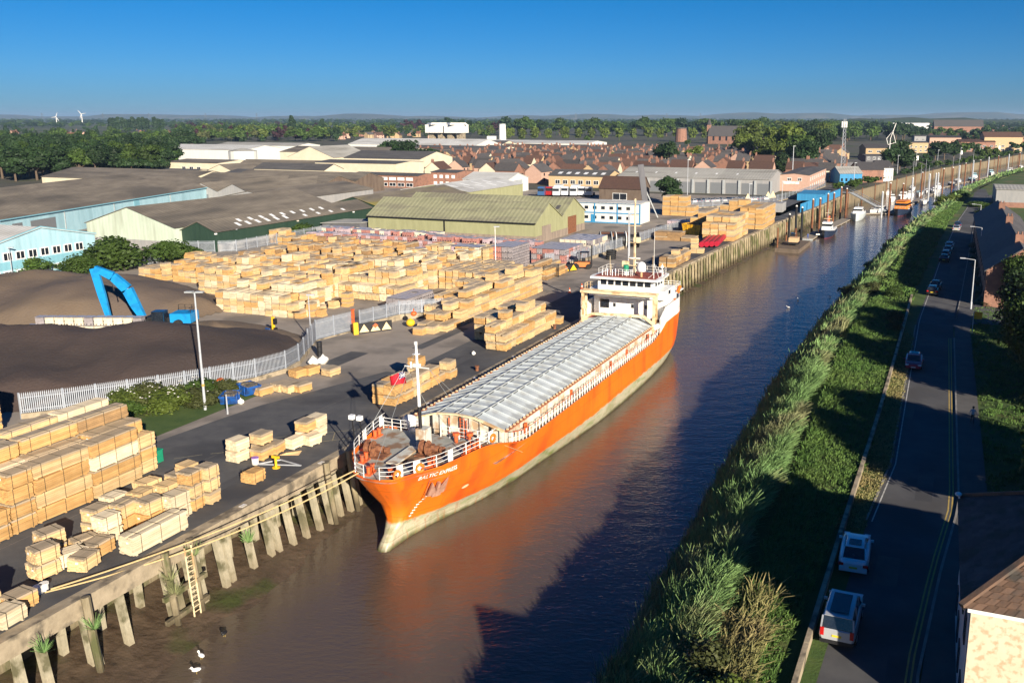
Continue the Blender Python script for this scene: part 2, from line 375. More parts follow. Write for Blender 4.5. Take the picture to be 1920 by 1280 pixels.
def streaks(m,col,amt=.5,sc=1.0,thr=.56):
    n,l,b,src=hook(m);tc=n.new('ShaderNodeTexCoord');mp=n.new('ShaderNodeMapping');mp.inputs['Scale'].default_value=(2.4,2.4,.16);l.new(tc.outputs['Object'],mp.inputs[0])
    no=n.new('ShaderNodeTexNoise');no.inputs['Scale'].default_value=sc;no.inputs['Detail'].default_value=9;no.inputs['Roughness'].default_value=.7;l.new(mp.outputs[0],no.inputs['Vector'])
    mr=n.new('ShaderNodeMapRange');mr.inputs[1].default_value=thr;mr.inputs[2].default_value=thr+.12;mr.inputs[3].default_value=0;mr.inputs[4].default_value=amt;l.new(no.outputs['Fac'],mr.inputs[0])
    mx=n.new('ShaderNodeMixRGB');l.new(mr.outputs[0],mx.inputs[0]);l.new(src,mx.inputs[1]);mx.inputs[2].default_value=(*col,1);l.new(mx.outputs[0],b.inputs['Base Color'])
streaks(MT['orange'],(.34,.10,.03),.55,1.0,.55)
# plate seams, one per frame space
n,l,b,src=hook(MT['orange']);tc=n.new('ShaderNodeTexCoord');bk=n.new('ShaderNodeTexBrick');mp=n.new('ShaderNodeMapping');mp.inputs['Rotation'].default_value=(0,math.pi/2,math.pi/2);l.new(tc.outputs['Object'],mp.inputs[0]);l.new(mp.outputs[0],bk.inputs['Vector'])
bk.inputs['Scale'].default_value=1;bk.inputs['Brick Width'].default_value=6;bk.inputs['Row Height'].default_value=1.5;bk.inputs['Mortar Size'].default_value=.03;bk.inputs['Color1'].default_value=(1,1,1,1);bk.inputs['Color2'].default_value=(.93,.93,.93,1);bk.inputs['Mortar'].default_value=(.7,.7,.7,1)
mx=n.new('ShaderNodeMixRGB');mx.blend_type='MULTIPLY';mx.inputs[0].default_value=1;l.new(src,mx.inputs[1]);l.new(bk.outputs['Color'],mx.inputs[2]);l.new(mx.outputs[0],b.inputs['Base Color'])
MT['shipwhite']=M('ship_white',(.84,.84,.82),(.80,.80,.77),.5,.4,c3=(.74,.70,.62),s3=1.4)
MT['cream']=M('cream_paint',(.78,.66,.42),(.7,.56,.34),1,.5,c3=(.5,.32,.16),s3=.9)
MT['hatch']=M('hatch_grey',(.40,.44,.46),(.48,.52,.53),.5,.45,.004,c3=(.34,.36,.36),s3=.8,tint=.12)
MT['coaming']=M('coaming_grey',(.55,.55,.48),(.62,.61,.53),.7,.6,c3=(.42,.3,.19),s3=.8)
streaks(MT['coaming'],(.30,.15,.07),.6,1.4,.57);streaks(MT['shipwhite'],(.5,.36,.22),.35,1.2,.6)
MT['deck']=M('deck_paint',(.30,.30,.26),(.42,.41,.36),.8,.75,c3=(.24,.15,.09),s3=.7)
MT['deckred']=M('red_oxide_deck',(.26,.06,.035),(.33,.09,.055),1,.7)
MT['fitred']=M('orange_red_fittings',(.75,.14,.03),(.6,.1,.03),2,.5,c3=(.3,.1,.05),s3=2)
MT['rustpipe']=M('rusty_rail',(.45,.17,.08),(.3,.1,.05),3,.8)
MT['orangering']=M('ring_orange',(.85,.2,.02),(.8,.16,.02),3,.5)
MT['green']=M('green_paint',(.01,.2,.11),(.015,.25,.14),3,.5)
ship=thing('cargo_ship','long orange cargo ship with grey hatch covers and white bridge moored at the timber quay','ship',W(6.8,0,0),-QA)
# hull lines: level -> (s, half breadth)
LV=[(-6.4,[(-7.2,0),(-6.5,.5),(-4,1.0),(2,2.2),(8,3.2),(27,4.9),(45,4.9),(56,2.6),(61,0)]),
 (-5.6,[(-8.3,0),(-7.6,.7),(-4,1.35),(2.8,2.9),(8,3.8),(27,5.3),(45,5.3),(58,3.6),(61,0)]),
 (-5.0,[(-8.5,0),(-7.9,.62),(-4,1.35),(2.8,3.1),(8,4.0),(27,5.55),(46,5.55),(58,4.2),(61.6,0)]),
 (-4.2,[(-7.5,0),(-6.6,.5),(-3.4,1.5),(2.8,3.4),(8,4.4),(26,5.7),(47,5.7),(58,4.6),(62.1,0)]),
 (-3.4,[(-6.35,0),(-5.4,1.0),(-2.8,2.5),(2.8,4.2),(8,4.9),(24,5.75),(49,5.75),(58.4,4.9),(62.4,0)]),
 (-2.2,[(-6.5,0),(-5.6,1.4),(-2.4,3.4),(3,4.9),(8,5.35),(22,5.75),(52,5.75),(58.8,5.0),(62.6,0)]),
 (-1.0,[(-7.5,0),(-6.5,1.8),(-2.8,4.1),(3,5.35),(8,5.65),(20,5.75),(53,5.75),(59.2,5.0),(62.8,0)]),
 (.35,[(-8.6,0),(-7.6,2.0),(-3.6,4.5),(2,5.5),(8,5.75),(20,5.75),(54,5.75),(59.6,5.0),(63,0)])]
def sheer(s):
    if s<-1: return 1.4
    if s<8:
        q=(s+1)/9;q=q*q*(3-2*q);return 1.4-1.85*q
    if s<46: return -.45
    if s<52: q=(s-46)/6;q=q*q*(3-2*q);return -.45+1.5*q
    return 1.05
TOP=[(-9.4,0),(-8.5,2.0),(-5.2,4.1),(1,5.55),(8,5.75),(20,5.75),(54,5.75),(60,5.0),(63.2,0)]
def station(tab,u):
    k=u*(len(tab)-1);i=min(int(k),len(tab)-2);f=k-i
    def g(j,c): return tab[max(0,min(len(tab)-1,j))][c]
    o=[]
    for c in (0,1):
        p0,p1,p2,p3=g(i-1,c),g(i,c),g(i+1,c),g(i+2,c)
        if c==1 and i==0: # round nose
            v=p2*math.sqrt(max(0,1-(1-f)**2));o.append(v);continue
        if c==1 and i==len(tab)-2: v=p1*math.sqrt(max(0,1-f**2));o.append(v);continue
        if c==0: o.append(p1+(p2-p1)*f);continue
        m1=(p2-p0)/2;m2=(p3-p1)/2
        if i<=1: m1=min(m1,(p2-p1)*1.2)
        v=(2*f**3-3*f**2+1)*p1+(f**3-2*f**2+f)*m1+(-2*f**3+3*f**2)*p2+(f**3-f**2)*m2
        o.append(min(max(v,0),5.75))
    return o
NU=96
rows=[]
for z,tab in LV: rows.append([(*station(tab,i/NU),z) for i in range(NU+1)])
trow=[]
for i in range(NU+1):
    s,h=station(TOP,i/NU);z=sheer(s);l=rows[-1][i];
    if z<.35: # cut down amidships: slide every upper level under the deck line
        pass
    trow.append((s,h,z))
rows.append(trow)
# levels above the local deck are squeezed to it
for i in range(NU+1):
    zt=trow[i][2]
    for k in range(len(rows)-1):
        s,h,z=rows[k][i]
        if z>zt-.12*(len(rows)-1-k): rows[k][i]=(s,h,zt-.12*(len(rows)-1-k))
mb=MB()
NL=len(rows)
for side in (1,-1):
    b=len(mb.v)
    for r in rows:
        for (s,h,z) in r: mb.v.append((side*h,s,z))
    for k in range(NL-1):
        for i in range(NU):
            a=b+k*(NU+1)+i;q=(a,a+1,a+NU+2,a+NU+1)
            mb.face(q if side>0 else q[::-1])
hull=mb.build('hull',MT['orange'],ship,smooth=True)
def hull_pt(s,z,side=1,off=.03):
    """point on the shell at length s, height z"""
    best=None
    for k in range(NL-1):
        for i in range(NU):
            z0=rows[k][i][2];z1=rows[k+1][i][2]
            if z0<=z<=z1 and z1>z0:
                f=(z-z0)/(z1-z0)
                sa=rows[k][i][0]*(1-f)+rows[k+1][i][0]*f;ha=rows[k][i][1]*(1-f)+rows[k+1][i][1]*f
                if best is None or abs(sa-s)<abs(best[0]-s): best=(sa,ha,k,i,f)
    sa,ha,k,i,f=best;j=min(i+1,NU);j2=max(i-1,0)
    g=lambda q:(rows[k][q][0]*(1-f)+rows[k+1][q][0]*f,rows[k][q][1]*(1-f)+rows[k+1][q][1]*f)
    (s0,h0),(s1,h1)=g(j2),g(j)
    h=h0+(h1-h0)*((s-s0)/(s1-s0) if abs(s1-s0)>1e-6 else 0)
    return Vector((side*(h+off),s,z))
def edge(s,inset=0.):
    for a,b in zip(trow,trow[1:]):
        if a[0]<=s<=b[0]: return a[1]+(b[1]-a[1])*(s-a[0])/(b[0]-a[0]+1e-9)-inset
    return 0
def deckplate(name,s0,s1,z,mat,inset=.06,n=40):
    mb=MB();mb.open=True
    for i in range(n+1):
        s=s0+(s1-s0)*i/n;h=max(edge(s,inset),.02)
        mb.v+= [(-h,s,z if not callable(z) else z(s)),(h,s,z if not callable(z) else z(s))]
    for i in range(n): mb.face((2*i,2*i+1,2*i+3,2*i+2))
    return mb.build(name,mat,ship)
deckplate('forecastle_deck',-9.3,1.5,1.12,MT['deck'])
deckplate('main_deck',1.5,50,-.75,MT['deck'])
deckplate('poop_deck',48,63,.75,MT['deckred'])
mb=MB();mb.box((0,1.5,.2),(9.0,.08,1.85));mb.build('deck_break',MT['coaming'],ship)
# rubbing edge along the deck line
for side in (1,-1):
    mb=MB();mb.tube([(side*(a[1]+.02),a[0],a[2]) for a in trow[1:-1]],.07,5);mb.build('deck_edge',MT['orange'],ship)
# name on both bows
def lettering(txt,name,s0,zc,h,side,mat,parent,fn,sx=1.0):
    cu=bpy.data.curves.new(name,'FONT');cu.body=txt;cu.size=h*1.4;cu.align_x='CENTER';cu.align_y='CENTER';cu.offset=h*.03;cu.resolution_u=2
    to=bpy.data.objects.new(name,cu);COL.objects.link(to);bpy.context.view_layer.update()
    me=bpy.data.meshes.new_from_object(to.evaluated_get(bpy.context.evaluated_depsgraph_get()));bpy.data.objects.remove(to)
    bm=bmesh.new();bm.from_mesh(me)
    bmesh.ops.triangulate(bm,faces=bm.faces)
    for v in bm.verts: v.co=fn(v.co.x*sx,v.co.y)
    bm.to_mesh(me);bm.free();me.materials.clear();me.materials.append(mat);me.name=name
    return obj(name,me,parent)
for side in (1,-1):
    lettering('BALTIC EXPRESS','ship_name',-5.9,.75,.30,side,MT['white'],ship,lambda x,y,side=side:hull_pt(-5.2+x*side*.93,.80+y*1.15,side,.09),1.15)
# draught marks and bow symbols
for side in (1,-1):
    for k in range(9):
        mb=MB();mb.open=True;z=-1.3-.24*k;a=hull_pt(-4.9-.08*k,z,side,.03);b=hull_pt(-4.65-.08*k,z,side,.03)
        mb.quad(a,b,b+Vector((0,0,.1)),a+Vector((0,0,.1)));mb.build('draught_mark',MT['white'],ship)
    mb=MB();mb.open=True
    c=hull_pt(-1.2,-1.9,side,.04)
    pts=[hull_pt(-1.2+.38*math.cos(a),-1.9+.17*math.sin(a),side,.04) for a in [2*math.pi*i/12 for i in range(12)]]
    mb.quad(*pts);mb.build('thruster_mark',MT['cream'],ship)
    # anchor in its pocket
    an=MB();o=hull_pt(-4.9,-.55,side,.25);nrm=(hull_pt(-4.0,-.35,side,.5)-hull_pt(-4.0,-.35,side,0)).normalized();nrm=Vector((side*.75,-.62,-.2)).normalized()
    tv=(hull_pt(-3.3,-.35,side,.0)-hull_pt(-4.7,-.35,side,0)).normalized();uv=((hull_pt(-4.6,.1,side,0)-hull_pt(-4.6,-1.1,side,0)).normalized()+Vector((0,0,.9))).normalized()
    nrm=tv.cross(uv).normalized();nrm=nrm if nrm.x*side>0 else -nrm
    def ap(x,y,d=.0): return o+tv*x+uv*y+nrm*d
    for k in (1,-1):
        q=[ap(.08*k,-.3,.22),ap(.12*k,-.62,.20),ap(.78*k,-.58,.16),ap(.74*k,.78,.30),ap(.40*k,.25,.30)]
        q2=[p-nrm*.16 for p in q]
        an.quad(*q);an.quad(*q2[::-1])
        for i in range(5): j=(i+1)%5;an.quad(q[i],q2[i],q2[j],q[j])
    an.bar(ap(0,-.7,.16),ap(0,.55,.16),.24,.24,up=tuple(nrm));an.bar(ap(-.42,-.55,.12),ap(.42,-.55,.12),.3,.26,up=tuple(nrm))
    an.build('anchor',MT['anchor'] if 'anchor' in MT else MT.setdefault('anchor',M('rusty_anchor',(.30,.15,.10),(.42,.24,.17),2,.8,.01)),ship)
    mb=MB();mb.bar(ap(-.95,.95,.05),ap(.95,.95,.05),.05);mb.bar(ap(-.95,-.95,.05),ap(-.95,.95,.05),.05);mb.bar(ap(.95,-.6,.05),ap(.95,.95,.05),.05);mb.build('anchor_pocket',MT['rustpipe'],ship)
# bow bulwark rails
def railing(pts,name,mat,h=1.0,post=1.2,rails=3,r=.026,parent=ship,closed=False):
    mb=MB()
    P=[Vector(p) for p in pts]
    for k in range(rails):
        z=h*(k+1)/rails;mb.tube([p+Vector((0,0,z)) for p in P],r,4)
    L=0;nxt=0
    for a,b in zip(P,P[1:]):
        d=(b-a).length
        while nxt<=L+d+1e-6:
            p=a+(b-a)*((nxt-L)/d if d else 0);mb.bar(p,p+Vector((0,0,h)),r*2.2);nxt+=post
        L+=d
    return mb.build(name,mat,parent)
fp=[];
for side in (-1,1):
    l=[]
    for a in trow:
        if a[0]<1.8 and a[1]>.3: l.append((side*(a[1]-.1),a[0],1.4))
    fp.append(l)
railing(fp[1],'bow_railing',MT['shipwhite'],1.0,1.7)
railing(fp[0],'bow_railing',MT['shipwhite'],1.0,1.7)
# solid white fairlead plates in the rail
for side,sl_ in ((1,(-8.6,-7.3,-4.3,.6)),(-1,(-8.8,-8.0,-6.4,-3.0,.6))):
    for s in sl_:
        h=edge(s,.12);h2=edge(s+.5,.12)
        mb=MB();mb.bar((side*h,s,1.9),(side*h2,s+.5,1.9),.07,.9);mb.build('bulwark_plate',MT['shipwhite'],ship)
for side,s in ((1,-8.7),(1,-6.9),(1,1.0),(-1,-6.5)):
    h=edge(s,.02);c=Vector((side*h,s,1.75));h2=edge(s+.3,.02);d=Vector((side*(h2-h),.3,0)).normalized()
    ring=[c+d*(.33*math.cos(a))+Vector((0,0,.3*math.sin(a))) for a in [2*math.pi*i/12 for i in range(13)]]
    mb=MB();mb.tube(ring,.12,6,cap=False);mb.build('fairlead',MT['orangering'],ship,smooth=True)
# forecastle fittings
def bollards(x,y,z,name='bollard',mat=None):
    mb=MB();mb.box((x,y,z+.06),(.5,1.1,.12))
    for d in (-.32,.32): mb.cyl((x,y+d,z+.1),.16,.55,10);mb.cyl((x,y+d,z+.6),.2,.08,10)
    mb.build(name,mat or MT['fitred'],ship)
for x,y in ((-.9,-7.9),(.9,-7.6),(2.2,-6.0),(3.0,-4.9),(-2.6,-6.0),(-3.9,-3.6),(4.5,-1.6),(4.6,-.2),(-4.7,-.8)): bollards(x,y,1.12)
for x,y in ((-2.4,-4.6),(1.8,-2.9)):
    mb=MB();mb.bar((x-.9,y,1.95),(x+.9,y,1.95),.14)
    mb.tube([(x-.75,y,1.75),(x-.2,y,1.75)],.38,12);mb.tube([(x-.8,y,1.75),(x-.72,y,1.75)],.6,12);mb.tube([(x-.24,y,1.75),(x-.16,y,1.75)],.6,12)
    mb.tube([(x+.2,y,1.75),(x+.8,y,1.75)],.3,10);mb.box((x,y,1.5),(.35,1.1,.9));mb.box((x,y,1.17),(2.2,1.5,.12));mb.tube([(x+1.0,y,1.75),(x+1.3,y,1.75)],.28,10)
    mb.build('windlass',M('winch_brown'+str(x),(.13,.05,.03),(.3,.13,.06),3,.75),ship)
mb=MB();mb.box((.2,-1.2,1.9),(.9,1.0,1.6));mb.box((0,-4.2,1.35),(1.0,3.8,.12));mb.build('store_box',MT['coaming'],ship)
for x,y in ((-1.4,.6),(2.3,.5),(3.4,.9)):
    mb=MB();mb.cyl((x,y,1.1),.16,.7,8);mb.cyl((x,y,1.75),.3,.22,10);mb.build('vent',MT['fitred'],ship)
# red hose / gear on the deck
railing([(0.4,1.2,1.12),(5.4,1.2,1.12)],'deck_railing',MT['shipwhite'],1.0,.9)
railing([(-5.4,1.2,1.12),(-2.6,1.2,1.12),(-2.2,2.0,1.12)],'deck_railing',MT['shipwhite'],1.0,.9)
mb=MB();mb.cyl((-3.2,2.6,-.7),.62,2.2,12,.5);mb.tube([(-3.2,2.6,1.3),(-3.2,2.3,1.75),(-3.2,1.7,1.9)],[.5,.55,.6],12);mb.build('air_cowl',MT['shipwhite'],ship,smooth=True)
# foremast with cross tree, aerials and stays
mb=MB();mb.tube([(0,-1.3,1.1),(0,-1.36,4.6)],[.17,.14],10);mb.build('foremast_foot',MT['black'],ship)
mb=MB();mb.tube([(0,-1.36,4.6),(0,-1.5,10.1)],[.14,.1],10);mb.box((0,-1.5,8.0),(2.3,.07,.09));mb.box((0,-1.5,8.15),(.6,.3,.25));mb.cyl((0,-1.52,9.9),.14,.25,8);mb.cyl((-.55,-1.5,7.9),.09,.5,6);mb.box((0,-1.5,9.1),(.5,.4,.05))
mb.build('foremast',MT['shipwhite'],ship)
mb=MB()
for x in (-1.1,1.1): mb.tube([(x,-1.5,8.0),(x*2.3,4.7,1.6)],.018,3);mb.tube([(x,-1.5,8.0),(x*3.4,-4.6 if x<0 else 1.0,2.0)],.018,3)
mb.tube([(0,-1.5,9.6),(0,-8.8,2.0)],.018,3);mb.build('stay',MT['grey'],ship)
# post gear beside the bow (lamp brackets on the stem)
mb=MB()
for x in (-.5,.25): mb.tube([(x-4.2,-4.0,1.2),(x-4.0,-4.6,4.0)],.05,5)
mb.build('lamp_post',MT['black'],ship)
mb=MB()
for x in (-.5,.25): mb.box((x-4.0,-4.6,4.15),(.42,.4,.35))
mb.build('flood_lamp',MT['shipwhite'],ship)
# flag
MT['flagred']=M('red_flag',(.62,.015,.03),(.52,.01,.025),2,.7)
fl=MB();N=8
for i in range(N+1):
    for j in range(5):
        x=i/N;fl.v.append((-1.15-1.5*x+.08*j/4,-1.5+.16*math.sin(x*6),8.0-.55-.9*j/4-.45*x+.06*math.sin(5*x+j)))
for i in range(N):
    for j in range(4): a=i*5+j;fl.face((a,a+1,a+6,a+5))
fl.open=True;f_=fl.build('ensign',MT['flagred'],ship)
MT['flagblue']=M('flag_blue',(.01,.02,.2),(.01,.02,.18),2,.7)
def flagpt(u,v,d):
    i=u*N;return Vector((-1.15-1.5*u+.08*v,-1.5+.16*math.sin(u*6)+d,8.0-.55-.9*v-.45*u+.06*math.sin(5*u+v*4)))
for d in (-.012,.012):
    q=MB();q.open=True;q.quad(flagpt(0,0,d),flagpt(.22,0,d),flagpt(.44,0,d),flagpt(.44,.5,d),flagpt(.22,.5,d),flagpt(0,.5,d));q.build('canton',MT['flagblue'],f_)
    q=MB();q.open=True
    for a,b,w in (((0,0),(.44,.5),.05),((.44,0),(0,.5),.05),((.22,0),(.22,.5),.09),((0,.25),(.44,.25),.09)):
        for (p,r_) in ((a,b),):
            A=flagpt(*p,d*1.5);B=flagpt(*r_,d*1.5);dd=(B-A).normalized().cross(Vector((0,1,0)))*w/2;q.quad(A-dd,B-dd,B+dd,A+dd)
    q.build('canton_cross',MT['white'],f_)
# ---- hold: coaming, posts, hatch covers
H0,H1=4.6,49.0;HW=4.8
prof=[(-HW,1.12),(-1.9,1.98),(0,2.1),(1.9,1.98),(HW,1.12)]
mb=MB()
for x in (-HW,HW): mb.box((x,(H0+H1)/2,.1),(.1,H1-H0,1.75))
mb.build('coaming_side',MT['coaming'],ship)
n=len(prof)
for y in (H0,H1):
    cf=MB()
    p=[(-HW,-.75)]+[(a,b-.08) for a,b in prof]+[(HW,-.75)]
    b=len(cf.v);cf.v+=[(a,y,z) for a,z in p]+[(a,y+.1,z) for a,z in p];k=len(p)
    cf.face(tuple(b+i for i in range(k)));cf.face(tuple(b+k+i for i in reversed(range(k))))
    cf.build('coaming_end',MT['coaming'],ship)
for i in range(10):
    x=-4.5+i*1.0;top=interp(prof,x)-.1
    b=MB();b.box((x,H0-.1,(top-.75)/2),(.1 if i%3 else .22,.22,top+.75));b.build('coaming_stiffener',MT['black'] if i in (2,5,8) else MT['coaming'],ship)
mb=MB()
for a,b in zip(prof,prof[1:]): mb.bar((a[0],H0-.14,a[1]-.02),(b[0],H0-.14,b[1]-.02),.32,.14)
mb.build('hatch_end_beam',MT['cream'],ship)
# red ladder on the front of the hold
mb=MB()
for x in (.55,.95): mb.bar((x,H0-.3,-.7),(x,H0-.3,1.9),.06)
for k in range(9): mb.bar((.55,H0-.3,-.5+k*.28),(.95,H0-.3,-.5+k*.28),.04)
mb.build('ladder',MT['fitred'],ship)
for x in (1.2,-.6):
    mb=MB();mb.bar((x,H0-.28,-.7),(x,H0-.28,1.7),.07);mb.build('pipe',MT['fitred'],ship)
# hatch panels: sixteen ribs per cover, four facets
NP=15;dl=(H1-H0)/NP
for k in range(NP):
    y0=H0+k*dl+.03;y1=H0+(k+1)*dl-.03
    hc=obj('hatch_cover',None,ship,loc=(0,y0,0))
    for f in range(4):
        (xa,za),(xb,zb)=prof[f],prof[f+1];mb=MB()
        # corrugated plate: three troughs
        nn=2
        for q in range(nn):
            a=(y1-y0)*q/nn;b=(y1-y0)*(q+1)/nn;m_=a+(b-a)*.22;e=a+(b-a)*.78
            mb.cc=R.uniform(.25,.75)
            for (u,zu),(v,zv) in (((a,0),(m_,-.1)),((m_,-.1),(e,-.1)),((e,-.1),(b,0))):
                mb.quad((xa+.05,u,za+zu),(xb-.05,u,zb+zu),(xb-.05,v,zb+zv),(xa+.05,v,za+zv))
            mb.bar((xa+.05,b-.02,za+.03),(xb-.05,b-.02,zb+.03),.06,.09)
        mb.quad((xa+.05,0,za),(xb-.05,0,zb),(xb-.05,0,zb-.25),(xa+.05,0,za-.25))
        mb.open=True;mb.build('cover_panel',MT['hatch'],hc)
    mb=MB()
    for x,z in prof[1:-1]: mb.bar((x,0,z+.05),(x,y1-y0,z+.05),.1,.12)
    mb.build('cover_hinge',MT['grey'],hc)
mb=MB()
for x in (-HW-.1,HW+.1):
    mb.box((x,(H0+H1)/2,1.02),(.34,H1-H0,.1))
mb.build('coaming_rail',MT['rustpipe'],ship)
mb=MB();mb.box((0,0,0),(.16,.16,.16));cme=mb.mesh('hatch_cleat',MT['cream'])
for x in (-HW-.1,HW+.1):
    for k in range(64): obj('hatch_cleat',cme,ship,loc=(x,H0+.4+k*.69,1.12))
for x in (HW+.18,-HW-.18):
    for k in range(30):
        b=MB();b.box((x,H0+1.0+k*1.47,.1),(.22,.08,1.6));b.build('coaming_bracket',MT['coaming'],ship)
for y in (8.2,19.1,31,36.6,45.0):
    b=MB();b.box((HW+.34,y,.15),(.16,.4,1.1));b.build('hydrant_locker',MT['fitred'],ship)
# side deck railing, white uprights with red hand rails
for side in (1,-1):
    mb=MB();mb2=MB()
    k=0;y=4.5
    while y<48.5:
        x=side*5.6;mb.bar((x,y,sheer(y)-.05),(x,y,sheer(y)+.95),.07);mb.bar((x,y,sheer(y)+.1),(x-side*.3,y+.25,sheer(y)+.8),.06) if k%2 else None
        y+=.72;k+=1
    ys=[4.5+i*2 for i in range(23)]
    mb.tube([(side*5.6,y,sheer(y)+.45) for y in ys],.03,4)
    mb2.tube([(side*5.6,y,sheer(y)+.95) for y in ys],.04,4)
    mb.build('side_railing',MT['shipwhite'],ship);mb2.build('hand_rail',MT['fitred'],ship)
# ---- after end: white shell above the poop
mb=MB();mb.open=True
for side in (1,-1):
    b=len(mb.v);pl=[a for a in trow if a[0]>=46.5]
    for a in pl:
        zt=1.05 if a[0]<47 else (3.2 if a[0]>50 else 1.05+(a[0]-47)*.72)
        for o in (0,-.12): mb.v+=[(side*(a[1]+.01+o),a[0],a[2]-.02),(side*(a[1]+.01+o),a[0],max(zt,a[2]+.05))]
    for i in range(len(pl)-1):
        q=b+4*i;mb.face((q,q+4,q+5,q+1));mb.face((q+2,q+3,q+7,q+6));mb.face((q+1,q+5,q+7,q+3))
mb.build('stern_bulwark',MT['shipwhite'],ship)
def block(name,x0,x1,y0,y1,z0,z1,mat=None,parent=ship):
    b=MB();b.box(((x0+x1)/2,(y0+y1)/2,(z0+z1)/2),(x1-x0,y1-y0,z1-z0));return b.build(name,mat or MT['shipwhite'],parent)
dh=block('deck_house',-3.9,3.9,51,60,.75,3.9)
block('boat_deck',-5.3,5.5,51.5,60.5,3.9,4.05)
block('side_house',3.9,5.3,52.5,57.5,.9,3.9)
block('side_house',-5.2,-3.9,52.5,57.5,.9,3.9)
br=block('wheelhouse',-3.9,4.1,50.6,55.2,4.05,6.6)
rf=MB();rf.prism([(-4.7,49.7),(4.8,49.7),(5.1,51),(4.6,56),(-4.4,56),(-4.9,51)],6.6,6.87);rf.build('bridge_roof',MT['shipwhite'],ship)
rf=MB();rf.prism([(-4.3,50.2),(4.4,50.2),(4.2,55.6),(-4.1,55.6)],6.874,6.9);rf.build('monkey_deck',MT['deckred'],ship)
def win(x0,x1,z0,z1,y,parent,d=-1):
    w=MB();w.box(((x0+x1)/2,y+d*.02,(z0+z1)/2),(x1-x0,.06,z1-z0));w.build('window',MT['glass'],parent)
for i in range(7): win(-3.45+i*1.05,-2.65+i*1.05,5.72,6.42,50.6,br)
for y in (51.2,52.4,53.6):
    w=MB();w.box((4.12,y+.4,6.05),(.06,.75,.65));w.build('window',MT['glass'],br)
for x in (-1.6,1.0,2.9):
    w=MB();w.box((x,50.97,2.9),(.34,.06,.5));w.build('porthole',MT['glass'],dh)
win(-3.7,-2.4,2.4,3.6,51,dh)
for y,z in ((53.4,2.2),(55.4,2.3)):
    w=MB();w.box((5.33,y,z),(.06,1.0,1.3));w.build('door_opening',MT['glass'],ship)
block('bridge_wing',-5.3,-3.9,50.8,53.5,4.05,4.9);block('bridge_wing',4.1,5.5,50.8,56,4.05,5.25)
mb=MB();mb.box((5.53,53.2,4.8),(.06,.8,.5));mb.build('wing_window',MT['glass'],ship)
railing([(-5.2,51,4.05),(-5.2,60,4.05),(5.2,60,4.05),(5.3,56,4.05)],'boat_deck_railing',MT['shipwhite'],1.0,1.1)
railing([(-4.3,52,6.87),(-4.3,55.8,6.87),(4.3,55.8,6.87),(4.5,53,6.87)],'monkey_railing',MT['shipwhite'],.8,1.6,2,.02)
# hatch gantry: cream portal
g=obj('hatch_gantry',None,ship,loc=(0,48.3,0))
def gm(n_): b=MB();n_(b);return b
for x in (-5.0,5.0):
    b=MB();b.box((x,-.5,2.6),(.3,.34,5));b.box((x,.7,2.6),(.26,.26,5));b.box((x,.1,.9),(.5,2.3,.5));b.bar((x,-.5,3.6),(x,.7,2.2),.14);b.build('gantry_leg',MT['cream'],g)
b=MB();b.box((0,-.5,5.15),(10.6,.55,.34));b.box((0,.6,5.2),(10.6,.35,.22));b.box((0,0,5.02),(10.4,.9,.06));b.build('gantry_beam',MT['cream'],g)
b=MB();b.bar((-4.9,-.6,1.5),(-3.6,-.6,2.15),.25,.35);b.bar((-3.6,-.6,2.15),(3.6,-.6,2.35),.25,.35);b.bar((3.6,-.6,2.35),(4.9,-.6,1.5),.25,.35);b.build('gantry_cradle',MT['cream'],g)
railing([(-5.2,49.1,5.2),(-5.2,50.4,5.2),(-4.6,50.4,5.2)],'gantry_railing',MT['cream'],.8,.8,2)
b=MB();b.tube([(-5.5,48.9,2.6),(-5.5,49.1,4.0)],.3,10);b.build('life_raft',MT['shipwhite'],ship)
b=MB();b.tube([(5.35,47.6,1.0),(5.35,48.9,1.0)],.4,12);b.build('life_raft',MT['shipwhite'],ship)
b=MB();b.tube([(5.6,57.2,4.1),(5.5,58.4,4.6)],.25,8);b.build('rescue_boat',MT['orangering'],ship)
# life rings
for x,y,z in ((5.62,55.6,3.2),(5.62,56.7,2.2)):
    b=MB();b.tube([(x,y+.3*math.cos(a),z+.3*math.sin(a)) for a in [2*math.pi*i/12 for i in range(13)]],.07,5,cap=False);b.build('life_ring',MT['fitred'],ship)
# monkey island: mast, radars, dome, funnel, aerials
ms=obj('main_mast',None,ship,loc=(0,54.6,6.9))
b=MB();b.tube([(0,0,0),(0,.1,10.2)],[.2,.1],8);b.build('mast_pole',MT['cream'],ms)
b=MB();b.box((0,0,6.5),(1.9,.08,.08));b.box((.35,0,4.6),(.9,.5,.65));b.box((0,0,4.2),(1.4,.6,.06));b.box((0,-.1,1.9),(1.7,.1,.1));b.box((-1.2,-.3,1.2),(.9,.5,.8));b.box((0,0,1.0),(2.6,.8,.06));b.box((0,.1,8.0),(1.0,.2,.12));b.box((0,.1,10.0),(.2,.2,.3));b.box((.75,-.1,1.2),(.7,.1,.1));b.build('mast_platform',MT['cream'],ms)
b=MB();b.box((.1,-.2,2.05),(1.6,.14,.14));b.box((.7,-.1,1.4),(1.3,.12,.12));b.build('radar_scanner',MT['shipwhite'],ms)
b=MB();b.sph((2.0,51.6,8.35),.62,14,8,1.0);b.cyl((2.0,51.6,7.65),.62,.7,14);b.build('radome',MT['shipwhite'],ship,smooth=True)
b=MB();b.cyl((2.0,51.6,6.9),.16,.8,8);b.build('radome_stand',MT['cream'],ship)
b=MB();b.cyl((-.4,52.2,7.45),.36,.85,10,.4);b.build('compass_cover',MT['green'],ship)
b=MB();b.cyl((-.4,52.2,6.9),.4,.6,10);b.build('compass_stand',MT['shipwhite'],ship)
